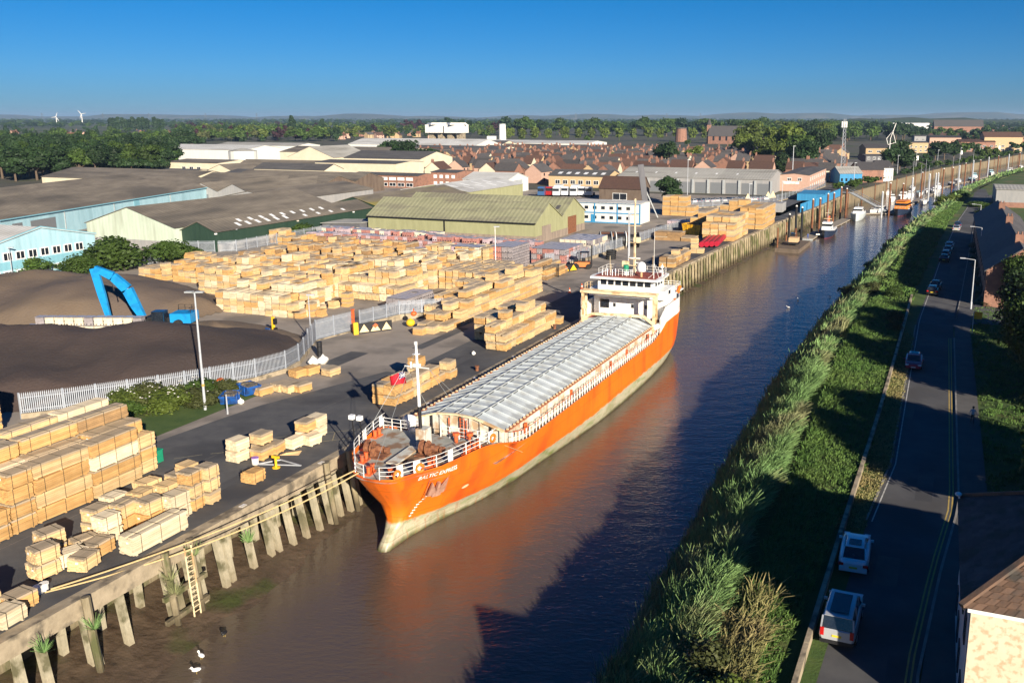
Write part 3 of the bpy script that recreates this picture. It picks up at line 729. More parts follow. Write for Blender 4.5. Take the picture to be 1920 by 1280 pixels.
railing([(-1.2,51.3,6.9),(.7,51.3,6.9),(.7,52.8,6.9)],'compass_railing',MT['shipwhite'],.9,.6,3)
for k in range(6):
    b=MB();b.cyl((-3.4+k*.36,51.0+.25*(k%2),6.9),.07,.75+.1*(k%3),6);b.sph((-3.4+k*.36,51.0+.25*(k%2),7.3+.1*(k%3)),.12,6,4);b.build('signal_lamp',MT['shipwhite'],ship)
b=MB();b.tube([(4.0,50.8,6.9),(4.0,50.9,13.6)],[.05,.015],5);b.bar((4.0,50.8,7.6),(3.2,50.8,6.9),.04);b.bar((4.0,50.8,9),(4.5,51.6,6.9),.04);b.box((4.0,50.8,8.7),(.7,.04,.04));b.build('whip_aerial',MT['shipwhite'],ship)
b=MB();b.cyl((4.5,53,6.9),.06,1.7,6);b.box((4.5,53,8.2),(.3,.3,.3));b.box((4.3,53,7.6),(.3,.2,.3));b.build('search_light',MT['shipwhite'],ship)
b=MB();b.tube([(-3.2,53.5,6.9),(-3.2,53.5,9.2)],.03,4);b.tube([(-2.7,52.5,6.9),(-2.7,52.5,8.2)],.03,4);b.tube([(2.9,53.9,6.9),(2.9,53.9,9.5)],.03,4);b.build('whip_aerial',MT['cream'],ship)
block('funnel',-2.6,2.6,57,60,4.05,6.2)

# the bow was built with a slight set away from the quay
for ch in ship.children:
    if ch.type=='MESH' and ch.data.users==1:
        for v in ch.data.vertices:
            y=v.co.y+ch.location.y
            if y<-1: v.co.x+=.0095*(y+1)**2
# ================================================================ quay
def atY(px,py,Y):   # point on the pixel's sight line at northing Y
    a=(px-CX)/F;b=(CY-py)/F;t=Y/(cp+b*sp);return Vector((a*t,Y,H+(-sp+b*cp)*t))
MT['timberpile']=M('old_timber_pile',(.19,.155,.09),(.32,.265,.17),1.9,.9,.03,c3=(.10,.105,.04),s3=.9,stretch=(1,1,.3),obr=.25)
zmask(MT['timberpile'],-4.4,-3.2,(.07,.055,.03),noise=1.2,scale=.7)
zmask(MT['pileconc'],-4.6,-3.2,(.24,.2,.13),noise=1.5,scale=.7)
quay=thing('timber_quay','long concrete and timber quay on rows of piles along the left side of the river','quay',W(0,0,0),-QA)
qs=[-60+4*i for i in range(13)]+[-8+4*i for i in range(18)]+[64+4*i for i in range(55)]
qs=sorted(set(q for q in qs if q<=280))
for a,b in zip(qs,qs[1:]):
    mb=MB();ta,tb=lt(a),lt(b)
    hh=1.15 if a<60 else .55
    mb.v+= [(ta-.95,a,.012),(ta,a,.05),(tb,b,.05),(tb-.95,b,.012),(ta-.95,a,-hh),(ta,a,-hh),(tb,b,-hh),(tb-.95,b,-hh)]
    for q in ((0,1,2,3),(7,6,5,4),(1,5,6,2),(0,3,7,4),(0,4,5,1),(3,2,6,7)): mb.face(q)
    mb.build('edge_beam',MT['conc'],quay)
strip('mud_bank',lambda s:lt(s)-10,lambda s:lt(s)+(8 if s<-27 else 8-3.5*(s+27)/27 if s<0 else 4.5-s/15 if s<15 else 3.5),-2.2,lambda s:-5.75 if s<15 else -5.6,-160,285,1.8,MT['mud'],n=16,rnd=.12,bow=lambda q,s:.35*math.sin(q*9+s*.35)*q*(1-q)*2)
mb=MB();mb.open=True
for a,b in zip(qs,qs[1:]): mb.quad(W(lt(a)-3.2,a,-.1),W(lt(b)-3.2,b,-.1),W(lt(b)-3.2,b,-6),W(lt(a)-3.2,a,-6))
mb.build('retaining_wall',MT['timberpile'],kind='structure')
def pile(t,s,zt,zb,w,mat,lean=0,rz=0,name='pile'):
    mb=MB();a=Vector((t,s,zt));b=Vector((t+lean,s-abs(lean)*.3,zb))
    mb.bar(a,b,w,w,up=(0,1,0) if True else None);mb.bar((b.x,b.y,b.z),(b.x,b.y,b.z-.35),w*.7,w*.6,up=(0,1,0))
    mb.build(name,mat,quay)
r=random.Random(3)
for px,py in ((60,1230),(90,1200),(165,1150),(185,1150),(225,1110),(300,1060),(318,1052),(350,1038),(365,1030),(405,1005),(418,997),(460,975),(495,955),(512,948),(545,935),(565,920),(585,905),(605,892),(622,880),(640,870),(655,860)):
    t,s=ts(px,py,-1)
    pile(-.35,s,-1.0,-5.4-.5*r.random(),.42,MT['pileconc'],1.1+.3*r.random())
for k in range(16):
    s=-42+2.7*k+r.uniform(-.4,.4);pile(-1.9,s,-.9,-5.0,.4,MT['pileconc'],.3)
for s in (-28.2,-22.3,-20.2,-5.6,-2.6,.5):   # timber fender posts standing proud of the beam
    mb=MB();mb.tube([(.35,s,.25),(.75,s-.1,-2.6),(1.35,s-.25,-5.7)],[.26,.24,.2],8);mb.build('fender_post',MT['timberpile'],quay)
for z,(s0,s1) in ((-2.6,(-23.2,-19.6)),(-4.1,(-23.4,-19.8))):
    for t in (.9,): mb=MB();mb.bar((t+.25*(z<-3),s0,z),(t+.25*(z<-3),s1,z+.1),.3);mb.build('brace_beam',MT['timberpile'],quay)
lad=obj('ladder',None,quay,loc=(1.0,-21.0,0))
mb=MB();mb.bar((0,-.28,.2),(.35,-.28,-5.2),.07);mb.bar((0,.28,.2),(.35,.28,-5.2),.07);mb.build('ladder_rail',MT['cream'],lad)
for k in range(14): mb=MB();q=k/14;mb.bar((.03+.33*q,-.28,-.1-5*q),(.03+.33*q,.28,-.1-5*q),.045);mb.build('rung',MT['cream'],lad)
s=10.
while s<278:
    d=1.35 if s>50 else 3
    zt=-.25+r.uniform(-.2,.25)
    mb=MB();t=lt(s)+.12;mb.tube([(t,s,zt),(t+.1,s,-2.8),(t+.2+r.uniform(-.1,.1),s,-6)],[.27,.26,.24],7);mb.build('fender_post',MT['timberpile'],quay)
    s+=d*1.45 if s<120 else (1.9 if s<200 else 2.6)
for z in (-1.6,-3.2):
    s=60
    while s<276: mb=MB();mb.bar((lt(s)-.2,s,z),(lt(s+8)-.2,s+8,z),.22,.3);mb.build('waling_beam',MT['timberpile'],quay);s+=8
# quay number plates, rings
for px,py in ((462,950),(603,868),(700,822),(797,755),(875,707),(952,668),(1024,640)):
    t,s=ts(px,py,0);mb=MB();mb.box((lt(s)-.4,s,.055),(.34,.5,.03));mb.build('number_plate',MT['white'],quay)
for s in (24,46,66,84):
    b_=thing('mooring_bollard',None,'bollard',W(lt(s)-1.6,s,.0),-QA,'bollards along the quay edge')
    b_['label']={24:'iron mooring bollard beside the middle of the orange ship',46:'iron mooring bollard near the after end of the hatches',66:'iron mooring bollard just past the ship stern',84:'iron mooring bollard beside the brown timber stack past the ship'}[s]
    mb=MB();mb.cyl((0,0,0),.2,.5,10,.16);mb.cyl((0,0,.45),.26,.14,10);mb.build('bollard_post',MT['rust'],b_)
# mooring ropes
MT['rope']=M('rope',(.6,.45,.22),(.5,.36,.17),6,.9)
def rope(a,b,sag,name,label,r_=.05,n=14):
    a=Vector(a);b=Vector(b);mb=MB()
    mb.tube([a+(b-a)*(i/n)-Vector((0,0,sag*4*(i/n)*(1-i/n))) for i in range(n+1)],r_,5)
    c=a;mb.v=[(x-c.x,y-c.y,z-c.z) for x,y,z in mb.v]
    mb.build(name,MT['rope'],label=label,cat='rope',loc=c)
bowl=ship.matrix_world if False else None
def SH(x,y,z): return W(6.8+x,y,z)
rope(SH(-1.0,-9.1,1.75),at(95,1104,.35),.5,'mooring_rope','upper mooring rope from the bow ring to the white bitts on the quay')
rope(SH(-.6,-9.2,1.65),at(84,1110,.3),.9,'mooring_rope','lower mooring rope hanging from the bow along the quay edge')
rope(SH(5.4,.9,1.6),SH(5.9,5.9,-1.2),0,'mooring_line','thin line hanging down the orange hull by the break of the bow',.02)
for px,py,l in ((84,1106,'white mooring bitt with rope, right of the pair near the timber'),(72,1112,'white mooring bitt with rope, left of the pair near the timber')):
    b_=thing('mooring_bitt',l,'bitt',at(px,py,0),-QA,'white mooring bitts');mb=MB();mb.cyl((0,0,0),.22,.45,10);mb.cyl((0,0,.4),.27,.1,10);mb.build('bitt_post',MT['white'],b_)
# ================================================================ packs of timber
def wood(n,a,b,g=None): return M(n,a,b,2.2,.8,.006,c3=g,s3=1.6,tint=.16,obr=.14,stretch=(.35,1,1),bscale=12)
WOODS=dict(pale=wood('pale_timber',(.66,.475,.25),(.57,.385,.185)),gold=wood('golden_timber',(.60,.365,.145),(.49,.28,.10)),
 white=wood('fresh_white_timber',(.70,.60,.42),(.62,.50,.33)),brown=wood('weathered_timber',(.36,.22,.10),(.25,.155,.075)))
MT['wrap']=M('weathered_tops',(.34,.27,.18),(.46,.36,.24),1.4,.6,.01,stretch=(.3,2,1),tint=.15)  # weathered top boards, darkened further to imitate low sun grazing them
MT['strap']=M('strap',(.05,.045,.03),(.07,.06,.04),3,.7)
PK={}
def pack_mesh(L,Wd,Hh,style,var,lod=0):
    key=(L,Wd,Hh,style,var,lod)
    if key in PK: return PK[key]
    r=random.Random(hash(key[:3])%997+var*31);mb=MB()
    nl=max(4,round((Hh-.1)/(.14 if not lod else .26)));nb=max(3,round(Wd/(.2 if not lod else .4)));h=(Hh-.1)/nl
    for k in range(2 if L<2.5 else 3):
        mb.cc=.4;x=-L/2+.3+(L-.6)*k/(1 if L<2.5 else 2);mb.box((x,0,.05),(.12,Wd*.94,.1))
    w=Wd/nb;shade_top=var%4>=1 and style!='white'
    for i in range(nl):
        z=.1+h*(i+.5)
        sh=r.uniform(-.02,.02)
        full=0<i<nl-1 and L>2.5
        if full:
            for e in (0,nb-1):
                mb.cc=r.random();mb.box((r.uniform(-.03,.03),-Wd/2+w*(e+.5)+sh,z),(L+r.uniform(-.06,.03),w*.97,h*.9))
            mb.cc=r.random();mb.box((0,0,z),(L-.06,Wd-2*w,h*.98))
        else:
            for j in range(nb):
                if i==nl-1 and r.random()<.06: continue
                mb.cc=r.random();mb.mi=1 if (shade_top and i==nl-1) else 0
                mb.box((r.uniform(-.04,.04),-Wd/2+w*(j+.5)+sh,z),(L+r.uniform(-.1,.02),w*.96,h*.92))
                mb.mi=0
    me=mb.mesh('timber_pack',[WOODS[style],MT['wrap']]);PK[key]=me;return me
def strap_mesh(L,Wd,Hh):
    key=('strap',Wd,Hh)
    if key in PK: return PK[key]
    mb=MB()
    for y,s_ in ((Wd/2+.012,1),(-Wd/2-.012,1)): mb.box((0,y,Hh/2+.03),(.035,.012,Hh-.06))
    mb.box((0,0,Hh+.006),(.035,Wd+.03,.012));PK[key]=mb.mesh('strap',MT['strap']);return PK[key]
def tag_mesh():
    if 'tag' in PK: return PK['tag']
    mb=MB();mb.box((0,0,0),(.02,.2,.14));PK['tag']=mb.mesh('paper_tag',MT['white']);return PK['tag']
PACKS=[]
def pack(t,s,z,rot,L,Wd,Hh,style,desc): PACKS.append((t,s,z,rot,L,Wd,Hh,style,desc))
ORD=['first','second','third','fourth','fifth','sixth','seventh','eighth','ninth','tenth','eleventh','twelfth','thirteenth','fourteenth','fifteenth','sixteenth','seventeenth','eighteenth','nineteenth','twentieth','twenty-first','twenty-second','twenty-third','twenty-fourth']
LEV=['bottom','second','third','fourth','fifth','sixth']
def block(t0,s0,nt,ns,dt,ds,lev,where,L=None,Wd=None,Hh=1.02,styles=('gold','pale'),ang=0.,seed=1,longs=True,gap=.14,jit=.09,skew=0.):
    """stack grid: nt stacks across (t), ns rows back (s); first row nearest the camera"""
    r=random.Random(seed);h={}
    for i in range(nt):
        for j in range(ns): h[i,j]=max(0,lev(i,j,r)) if callable(lev) else lev
    ca,sa=math.cos(ang),math.sin(ang)
    for i in range(nt):
        for j in range(ns):
            for k in range(h[i,j]):
                vis=k==h[i,j]-1 or j==0 or any(h.get(n_,0)<=k for n_ in ((i+1,j),(i-1,j),(i,j-1)))
                if not vis: continue
                a=dt*(i+.5);b=ds*(j+.5)+skew*i
                t=t0+a*ca-b*sa+r.uniform(-jit,jit);s=s0+a*sa+b*ca+r.uniform(-jit,jit)
                st_=r.choice(styles)
                tone={'gold':'golden','pale':'pale','white':'fresh white','brown':'weathered brown'}.get(st_,st_)
                word='top' if k==h[i,j]-1 and k else LEV[k]
                d='%s pack, %s level, %s stack, %s row, %s'%(tone,word,ORD[min(i,23)],ORD[min(j,23)],where) if ns>1 else '%s pack, %s level, %s stack, %s'%(tone,word,ORD[min(i,23)],where)
                if longs: pack(t,s,k*Hh,90+math.degrees(ang)+r.uniform(-1.5,1.5),(L or ds-gap),(Wd or dt-gap),Hh,st_,d)
                else: pack(t,s,k*Hh,math.degrees(ang)+r.uniform(-1.5,1.5),(L or dt-gap),(Wd or ds-gap),Hh,st_,d)
def col(px,py,n,L,Wd,where,style,rot=90,Hh=1.0,z0=0,ps=None):
    t,s=ps if ps else ts(px,py,0)
    for k in range(n):
        st_=style[k%len(style)] if isinstance(style,(list,tuple)) else style
        tone={'gold':'golden','pale':'pale','white':'fresh white','brown':'weathered brown'}[st_]
        pos='' if n==1 else (('bottom of ' if k==0 else 'top of ' if k==n-1 else LEV[k]+' of ')+('two' if n==2 else 'three' if n==3 else 'four' if n==4 else 'five')+', ')
        pack(t+R.uniform(-.05,.05),s+R.uniform(-.05,.05),z0+k*Hh,rot+R.uniform(-3,3),L,Wd,Hh,st_,'%s pack, %s%s'%(tone,pos,where))
def plate(ch,gi=4,gj=4,lanes_i=(),lanes_j=(),ragged=.3):
    c={}
    def f(i,j,r):
        if i in lanes_i or j in lanes_j: return 0
        k=(i//gi,j//gj)
        if k not in c: c[k]=r.choice(ch)
        return c[k]-(1 if r.random()<ragged else 0)
    return f
# A: the big near block, stacks from right to left along its front
front=[(-12.55,-12.1,1.9,3,'beside the green bin',['pale','gold','pale']),
 (-12.1,-15.3,4.3,4,'second from the right in front of near left block',['pale','gold','white','gold']),
 (-12.1,-19.8,4.4,4,'third from the right in front of near left block',['gold','pale','gold','pale']),
 (-12.1,-22.95,1.75,4,'right of dark gap, near left block',['gold','gold','gold','gold']),
 (-12.0,-24.7,1.3,2,'low between two tall ones, near left block',['gold','gold']),
 (-12.1,-26.3,1.5,4,'left of dark gap, near left block',['gold','gold','pale','gold']),
 (-12.0,-28.3,2.1,4,'at the picture edge in front of near left block',['gold','gold','gold','gold']),
 (-12.0,-30.7,2.2,4,'cut off at near left edge',['gold']*4)]
for t,s,L,n,w,st_ in front: col(0,0,n,L,1.25,w,st_,Hh=1.08,ps=(t,s))
def levA(i,j,r): return [4,5,5,5,4,4,3,3][min(i,7)]-(1 if r.random()<.2 else 0)
for i in range(7):
    for j in range(4):
        t=-13.45-1.3*i;s=-14.0-4.6*j+.5*i*.3+R.uniform(-.35,.25)
        if i>3 and j==0: s-=.8
        n=levA(i,j,R)
        st_=['gold','pale','gold','brown','white'][(i*3+j*2)%5]
        for k in range(max(0,n-(2 if j or i<6 else 4)),n):
            pack(t,s,k*1.08,90+R.uniform(-2,2),4.45,1.25,1.08,st_,'long %s pack, %s level, %s row, %s from right in near left block'%({'gold':'golden','pale':'pale','brown':'brown','white':'white'}[st_],LEV[k],ORD[i+1],ORD[j]))
for k,(t,s) in enumerate(((-20.6,-10.5),(-19.3,-11.4))): col(0,0,3,1.9,1.2,'back right of near left block, %s'%('farther' if k==0 else 'nearer'),['gold','pale','pale'],Hh=1.08,ps=(t,s))
col(0,0,3,1.8,1.15,'behind the one beside the green bin',['gold','gold','pale'],Hh=1.08,ps=(-13.9,-11.9))
# B: tall stack at the left edge by the fence
for k in range(2):
    col(0,0,4,3.9,1.3,'against fence at left edge, %s'%('front one' if k==0 else 'rear one'),['gold','gold','gold','pale'],rot=0,Hh=1.1,ps=(-33.3-.3*k,-12.2+1.4*k+.2))
# C: near edge groups
c='by the quay edge below the rope end'
col(0,0,2,1.5,1.25,'left of group by white bitts',['pale','pale'],ps=(-4.7,-26.9),rot=80)
col(0,0,2,1.5,1.2,'behind the left pair of small group near bitts',['gold','pale'],ps=(-6.3,-25.2),rot=80)
col(0,0,1,1.9,1.1,'low in the middle of small group near bitts','white',ps=(-4.5,-25.2),rot=70)
col(0,0,1,1.5,1.2,'single front one of small group near bitts','pale',ps=(-3.2,-25.3),rot=100)
col(0,0,1,1.7,1.2,'single one at the right of small group near bitts','gold',ps=(-3.9,-23.7),rot=95)
col(0,0,1,1.5,1.1,'single one at the back of small group near bitts','pale',ps=(-5.2,-23.6),rot=75)
g2=[(-4.9,-22.0,2,'white','front left of middle edge group',1.4),(-6.6,-21.4,2,'pale','rear left of middle edge group',1.5),(-5.5,-20.0,2,'gold','behind the white pair of middle edge group',1.6),
 (-7.2,-19.4,2,'white','at the back of middle edge group',1.5),(-4.3,-19.0,2,'gold','above the long white pack in the middle edge group',1.6),(-6.0,-18.2,2,'gold','in the heart of middle edge group',1.5),
 (-3.4,-17.6,2,'white','right of centre in the middle edge group',1.6),(-5.2,-16.5,2,'gold','back centre of middle edge group',1.6),(-7.0,-16.7,2,'gold','far back of middle edge group',1.6),
 (-3.6,-15.9,3,'gold','front right tower of middle edge group',1.2),(-4.9,-14.9,3,'pale','rear right tower of middle edge group',1.2),(-3.3,-14.6,3,'pale','rightmost tower of middle edge group',1.2),(-6.1,-14.8,2,'gold','low one behind the towers of middle edge group',1.3)]
for t,s,n,st_,w,L in g2: col(0,0,n,L,1.2,w,[st_,'pale' if st_!='white' else 'white',st_],ps=(t,s),rot=88+R.uniform(-6,6),Hh=.98)
pack(-1.95,-20.9,0,90,4.6,1.25,1.35,'white','long fresh white timber pack lying along the quay edge beside the rope')
# bottom left
for t,s,n,st_,w in ((-1.7,-31.6,1,'white','with white wrapping at the very edge bottom left'),(-1.5,-33.6,2,'gold','nearest the camera at the lower left edge'),(-2.6,-30.2,1,'gold','single one right of the bottom left group'),
 (-3.6,-31.6,2,'pale','middle of the bottom left group'),(-3.7,-33.6,2,'gold','left of the bottom left group'),(-5.6,-31.4,2,'gold','at the back of the bottom left group'),(-5.9,-33.6,2,'gold','back left of the bottom left group'),(-7.8,-32.2,1,'pale','farthest back at the bottom left')):
    col(0,0,n,1.6,1.25,w,[st_]*2,ps=(t,s),rot=85+R.uniform(-8,8),Hh=1.0)
# D: small groups in the middle of the quay
for t,s,n,st_,w in ((-7.2,-7.3,2,'white','left of small pile on open quay'),(-6.4,-5.3,2,'pale','rear of small pile on open quay'),(-5.7,-6.2,1,'gold','front right of small pile on open quay'),(-5.6,-4.7,1,'gold','right end of small pile on open quay'),
 (-5.0,-3.2,1,'white','low cube beside taller pile on quay'),(-5.0,-1.4,2,'gold','left of taller pile on quay'),(-4.0,-1.9,1,'white','front foot of taller pile on quay'),(-4.9,.0,2,'white','right end of taller pile on quay'),
 (-2.9,-10.4,1,'gold','standing alone near the yellow stand')):
    col(0,0,n,1.35,1.25,w,['white' if st_=='gold' and n==2 else st_,st_],ps=(t,s),rot=90+R.uniform(-9,9),Hh=.98)
# E: by the fence corner
for t,s,n,st_,w in ((-18.0,8.1,1,'gold','leftmost by the blue skips'),(-17.2,9.9,1,'pale','second from the blue skips'),(-15.9,9.9,1,'pale','third from the blue skips'),(-15.0,10.5,1,'gold','rightmost in the row by the blue skips'),(-18.9,14.7,1,'gold','below fence corner, left one'),(-18.2,16.0,1,'gold','below fence corner, right one'),(-15.9,16.6,1,'pale','standing alone by the white bulk bags')):
    col(0,0,n,1.7,1.3,w,[st_],ps=(t,s),rot=80,Hh=.9)
# F
block(-5.6,9.3,2,5,1.4,1.75,lambda i,j,r:[2,2,2,2,2][j] if i else [2,2,2,1,0][j],'block beside the ship foremast',seed=5,Hh=1.05,styles=('gold','pale','gold'))
for t,s,n,w in ((-5.2,17.2,3,'tall narrow stack behind the foremast'),(-3.6,18.6,1,'front low one beside tall stack behind foremast'),(-3.2,20.4,2,'right end of the foremast group')): col(0,0,n,1.5,1.3,w,['gold','pale','gold'],ps=(t,s))
# G: two rows by the ship side
block(-5.2,32.6,2,9,1.45,1.75,lambda i,j,r:(2 if i else 3) + (1 if i==0 and j in (2,5,6) else 0),'double row beside the ship hatches',seed=6,Hh=1.05,styles=('gold','pale'))
block(-8.8,36.5,2,5,1.6,2.3,lambda i,j,r:3-(j==2),'behind the double row by ship',seed=61,Hh=1.05)
col(0,0,1,1.2,1.1,'last low one at the after end of the double row',['gold'],ps=(-2.5,49.4))
# H: long sloping row
block(-18.6,38.6,3,15,1.5,2.1,lambda i,j,r:[[1,2,2,3,3,3,4,4,4,4,4,4,4,4,4],[1,2,3,3,4,4,4,4,5,4,4,5,5,4,4],[1,1,2,3,3,3,3,3,4,4,3,3,3,4,4]][i][j],'long high row behind red buoys',seed=8,Hh=1.0,styles=('pale','gold','pale'))
block(-21.5,45,2,10,1.4,3.0,lambda i,j,r:[2,3,3,4,3,4,4,4,4,3][j],'behind the long high row',seed=9,Hh=1.0,styles=('gold','pale'))
col(0,0,1,1.5,1.5,'lying at foot of long high row by the red buoys',['gold'],ps=(-17.0,36.9));col(0,0,1,1.5,1.5,'second one at foot of long high row',['pale'],ps=(-15.9,38.0))
block(-22.5,79,4,3,1.3,4.2,lambda i,j,r:[2,2,1][j]+(i==1),'low stacks by the far gate',seed=10,Hh=.9,styles=('gold','brown'))
# I and J: the big yard
block(-52.8,38.2,12,6,1.28,1.5,lambda i,j,r:(2 if i==10 else 1 if i==11 else 3)+(j>1)*(r.random()<.8)-(j==4 and r.random()<.4),'big block right of gravel heap',seed=11,Hh=1.02,styles=('pale','pale','gold','white','white'))
block(-37.9,39.9,1,1,1.3,1.3,2,'right foot of the big block',seed=12,styles=('gold',))
block(-36.6,40.3,1,1,1.2,1.3,1,'beyond the foot of big block',seed=12,styles=('gold',))
block(-66,48.2,18,9,1.3,1.55,plate((3,4,4,5),3,3,(6,12),(4,)),'second rank of big yard',seed=13,Hh=1.08,styles=('pale','gold','pale','white'))
block(-86,54.5,14,9,1.32,1.55,plate((2,3,3),4,3,(5,),(4,)),'left rank by the gravel heap',seed=14,Hh=1.02,styles=('gold','pale','gold'))
block(-78,69,22,13,1.3,1.55,plate((3,3,4,4),3,3,(7,15),(3,8)),'third rank of big yard',seed=15,Hh=1.02,styles=('gold','brown','gold','pale'))
block(-86,91,12,4,1.3,1.7,plate((2,3,3),4,5,(6,)),'rear rank by dark green shed',seed=16,Hh=1.02,styles=('gold','gold','brown'))
block(-47.2,53,13,1,1.28,4.5,lambda i,j,r:[2,2,2,2,2,2,2,2,2,2,2,2,2][i],'front of the centre block',seed=17,Hh=1.15,styles=('gold','pale','white'))
block(-46,55.6,11,22,1.3,1.55,plate((3,4,4,4),3,3,(),(5,12,17)),'centre block behind open tarmac',seed=18,Hh=1.08,styles=('gold','pale','pale','white'))
block(-31.8,53.5,1,1,1.3,1.5,1,'alone before centre block, right',seed=3,styles=('pale',));block(-37.5,47.5,1,1,1.5,1.5,3,'alone before centre block, left',seed=3,styles=('gold',),Hh=.7)
block(-31.5,66,7,9,1.28,1.5,lambda i,j,r:3-(i>5)-(r.random()<.15),'right block below olive warehouse',seed=19,Hh=1.05,styles=('pale','gold','pale'))
block(-96,100,7,3,1.3,1.6,plate((2,1,3),3,3),'back stacks before brick packs',seed=20,Hh=1.02,styles=('gold','pale'))
# far quay timber
block(-3.6,100.5,2,7,1.6,1.7,lambda i,j,r:2,'brown stack just past the ship',seed=21,Hh=.95,styles=('brown','gold'))
col(0,0,1,1.6,1.5,'single pale one on top of the brown stack past the ship',['pale'],ps=(-1.6,105),z0=1.9)
for t,n in ((-3.6,1),(-2.0,3),(-.6,1)): col(0,0,n,1.6,1.4,'%s of the small cross shaped pile past the ship'%({1:'low side one' if t<-3 else 'right side one',3:'middle column'}[n]),['pale'],ps=(t,121),Hh=1.05)
block(-16,137,3,2,3.2,2.4,lambda i,j,r:2-(i==2),'dark stack beyond ship bridge',seed=22,Hh=.95,styles=('brown',),longs=False)
block(-5.5,141,4,5,1.9,3.2,lambda i,j,r:4-(j==0)*1,'trussed stacks behind red pontoon',seed=23,Hh=1.35,styles=('gold','pale'),longs=False)
block(-11.5,152,3,4,2.1,3.2,lambda i,j,r:3+(i==1),'trussed stacks behind yellow skip',seed=24,Hh=1.35,styles=('gold',),longs=False)
block(-4.0,166,4,5,2.0,3.6,lambda i,j,r:4-(i==0),'gold stacks at quay end',seed=25,Hh=1.35,styles=('gold',),longs=False)
block(-30,190,4,2,2.4,3,lambda i,j,r:4-(i==3)*2,'frame stack beside blue office',seed=26,Hh=1.4,styles=('gold',),longs=False)
block(-12,186,3,2,2.6,3,lambda i,j,r:4-(i==0),'farthest stack by the fence',seed=27,Hh=1.35,styles=('gold',),longs=False)
# rank by size in view, the largest 300 stay individual
def psize(p):
    v=W(p[0],p[1],p[2]);d=v.y*cp-(v.z-H)*sp
    X=CX+F*v.x/d
    off=1 if -60<X<1980 and d>0 else .0
    return off*math.sqrt(p[4]*p[6])/max(d,1)
PACKS.sort(key=psize,reverse=True)
rest=MB();WL=list(WOODS);cnt=0
lab={}
for i,(t,s,z,rot,L,Wd,Hh,style,desc) in enumerate(PACKS):
    L=round(L,1);Wd=round(Wd,2);rz=-QA+math.radians(rot)
    if psize((t,s,z,rot,L,Wd,Hh))==0: continue
    if cnt<300:
        cnt+=1;near=i<110
        o=obj('timber_pack',pack_mesh(L,Wd,Hh,style,R.randrange(4),0 if near else 1),None,desc,'timber pack','packs of sawn timber in the yard',loc=W(t,s,z+.001),rz=rz)
        if near:
            for q in ((-.3,.3) if L<3 else (-.35,0,.35)): obj('strap',strap_mesh(L,Wd,Hh),o,loc=(q*L,0,0))
            if i<90: obj('paper_tag',tag_mesh(),o,loc=(R.uniform(-.3,.3)*L,0,0) if False else (-L/2-.03,R.uniform(-.25,.25)*Wd,Hh*.72))
    else:
        c=W(t,s,z);ca,sa=math.cos(rz),math.sin(rz);rest.mi=WL.index(style)
        nl=4
        for k in range(nl):
            rest.cc=R.random();j=R.uniform(-.05,.05);h=Hh/nl
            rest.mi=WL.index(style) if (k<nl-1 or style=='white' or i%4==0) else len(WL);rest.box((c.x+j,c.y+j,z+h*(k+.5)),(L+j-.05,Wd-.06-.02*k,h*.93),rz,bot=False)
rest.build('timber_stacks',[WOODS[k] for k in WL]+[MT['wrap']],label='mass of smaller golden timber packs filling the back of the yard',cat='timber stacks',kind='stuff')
# ---------------------------------------------------------------- packs of bricks and blocks
BM={'red':M('red_brick_pack',(.36,.15,.12),(.45,.22,.19),1.5,.8,.01,obr=.12,tint=.12),'grey':M('grey_brick_pack',(.24,.215,.22),(.3,.27,.275),1.5,.8,.01,obr=.12,tint=.12),
 'pink':M('wrapped_brick_pack',(.42,.31,.33),(.5,.4,.42),1.2,.6,.01,obr=.1,tint=.12),'buff':M('cream_block_pack',(.6,.53,.4),(.68,.61,.48),1.2,.8,.01,obr=.08,tint=.1)}
MT['wraptop']=M('plastic_wrap_top',(.28,.27,.31),(.42,.41,.45),1.1,.35,.01,c3=(.18,.18,.22),s3=1.3)
BK={}
def brick_mesh(style,var):
    if (style,var) in BK: return BK[style,var]
    mb=MB();r=random.Random(var)
    for i in range(5):
        for j in range(3): mb.cc=r.random();mb.box((-.36+.36*j,0,.16+.18*i),(.35,.98,.175))
    mb.mi=1;mb.box((0,0,1.085),(1.08,1.0,.03));mb.mi=2
    for s_ in (-1,1):
        for x in (-.28,.28): mb.box((x,s_*.495,.13),(.2,.02,.12))
        for y in (-.25,.25): mb.box((s_*.545,y,.13+.36),(.02,.26,.16));mb.box((s_*.545,y,.13),(.02,.2,.12))
    mb.mi=0;mb.box((0,0,.04),(1.0,.9,.08))
    BK[style,var]=mb.mesh('brick_pack',[BM[style],MT['wraptop'],MT['black']]);return BK[style,var]
BP=[]
def bricks(t0,s0,nt,ns,lev,where,styles,seed,ang=0,d=1.2,hh=1.1):
    r=random.Random(seed);h={}
    ca,sa=math.cos(ang),math.sin(ang)
    for i in range(nt):
        for j in range(ns): h[i,j]=lev(i,j,r) if callable(lev) else lev
    for (i,j),n in h.items():
        for k in range(n):
            if not (k==n-1 or j==0 or any(h.get(q,0)<=k for q in ((i+1,j),(i-1,j),(i,j-1)))): continue
            a,b=d*(i+.5),1.08*(j+.5)
            st_=r.choice(styles) if not callable(styles) else styles(i,j,k)
            nm={'red':'red brick','grey':'grey brick','pink':'wrapped pink brick','buff':'cream block'}[st_]
            BP.append((t0+a*ca-b*sa,s0+a*sa+b*ca,k*hh,ang,st_,'%s pack, %s level, %s stack, %s row, %s'%(nm,'top' if k==n-1 and k else LEV[k],ORD[min(i,23)],ORD[min(j,23)],where)))
bricks(-29.0,46.8,3,9,lambda i,j,r:2-(j in (4,) and i==1)-(j>6)*1,'grey pile by timber row',('grey',),31)
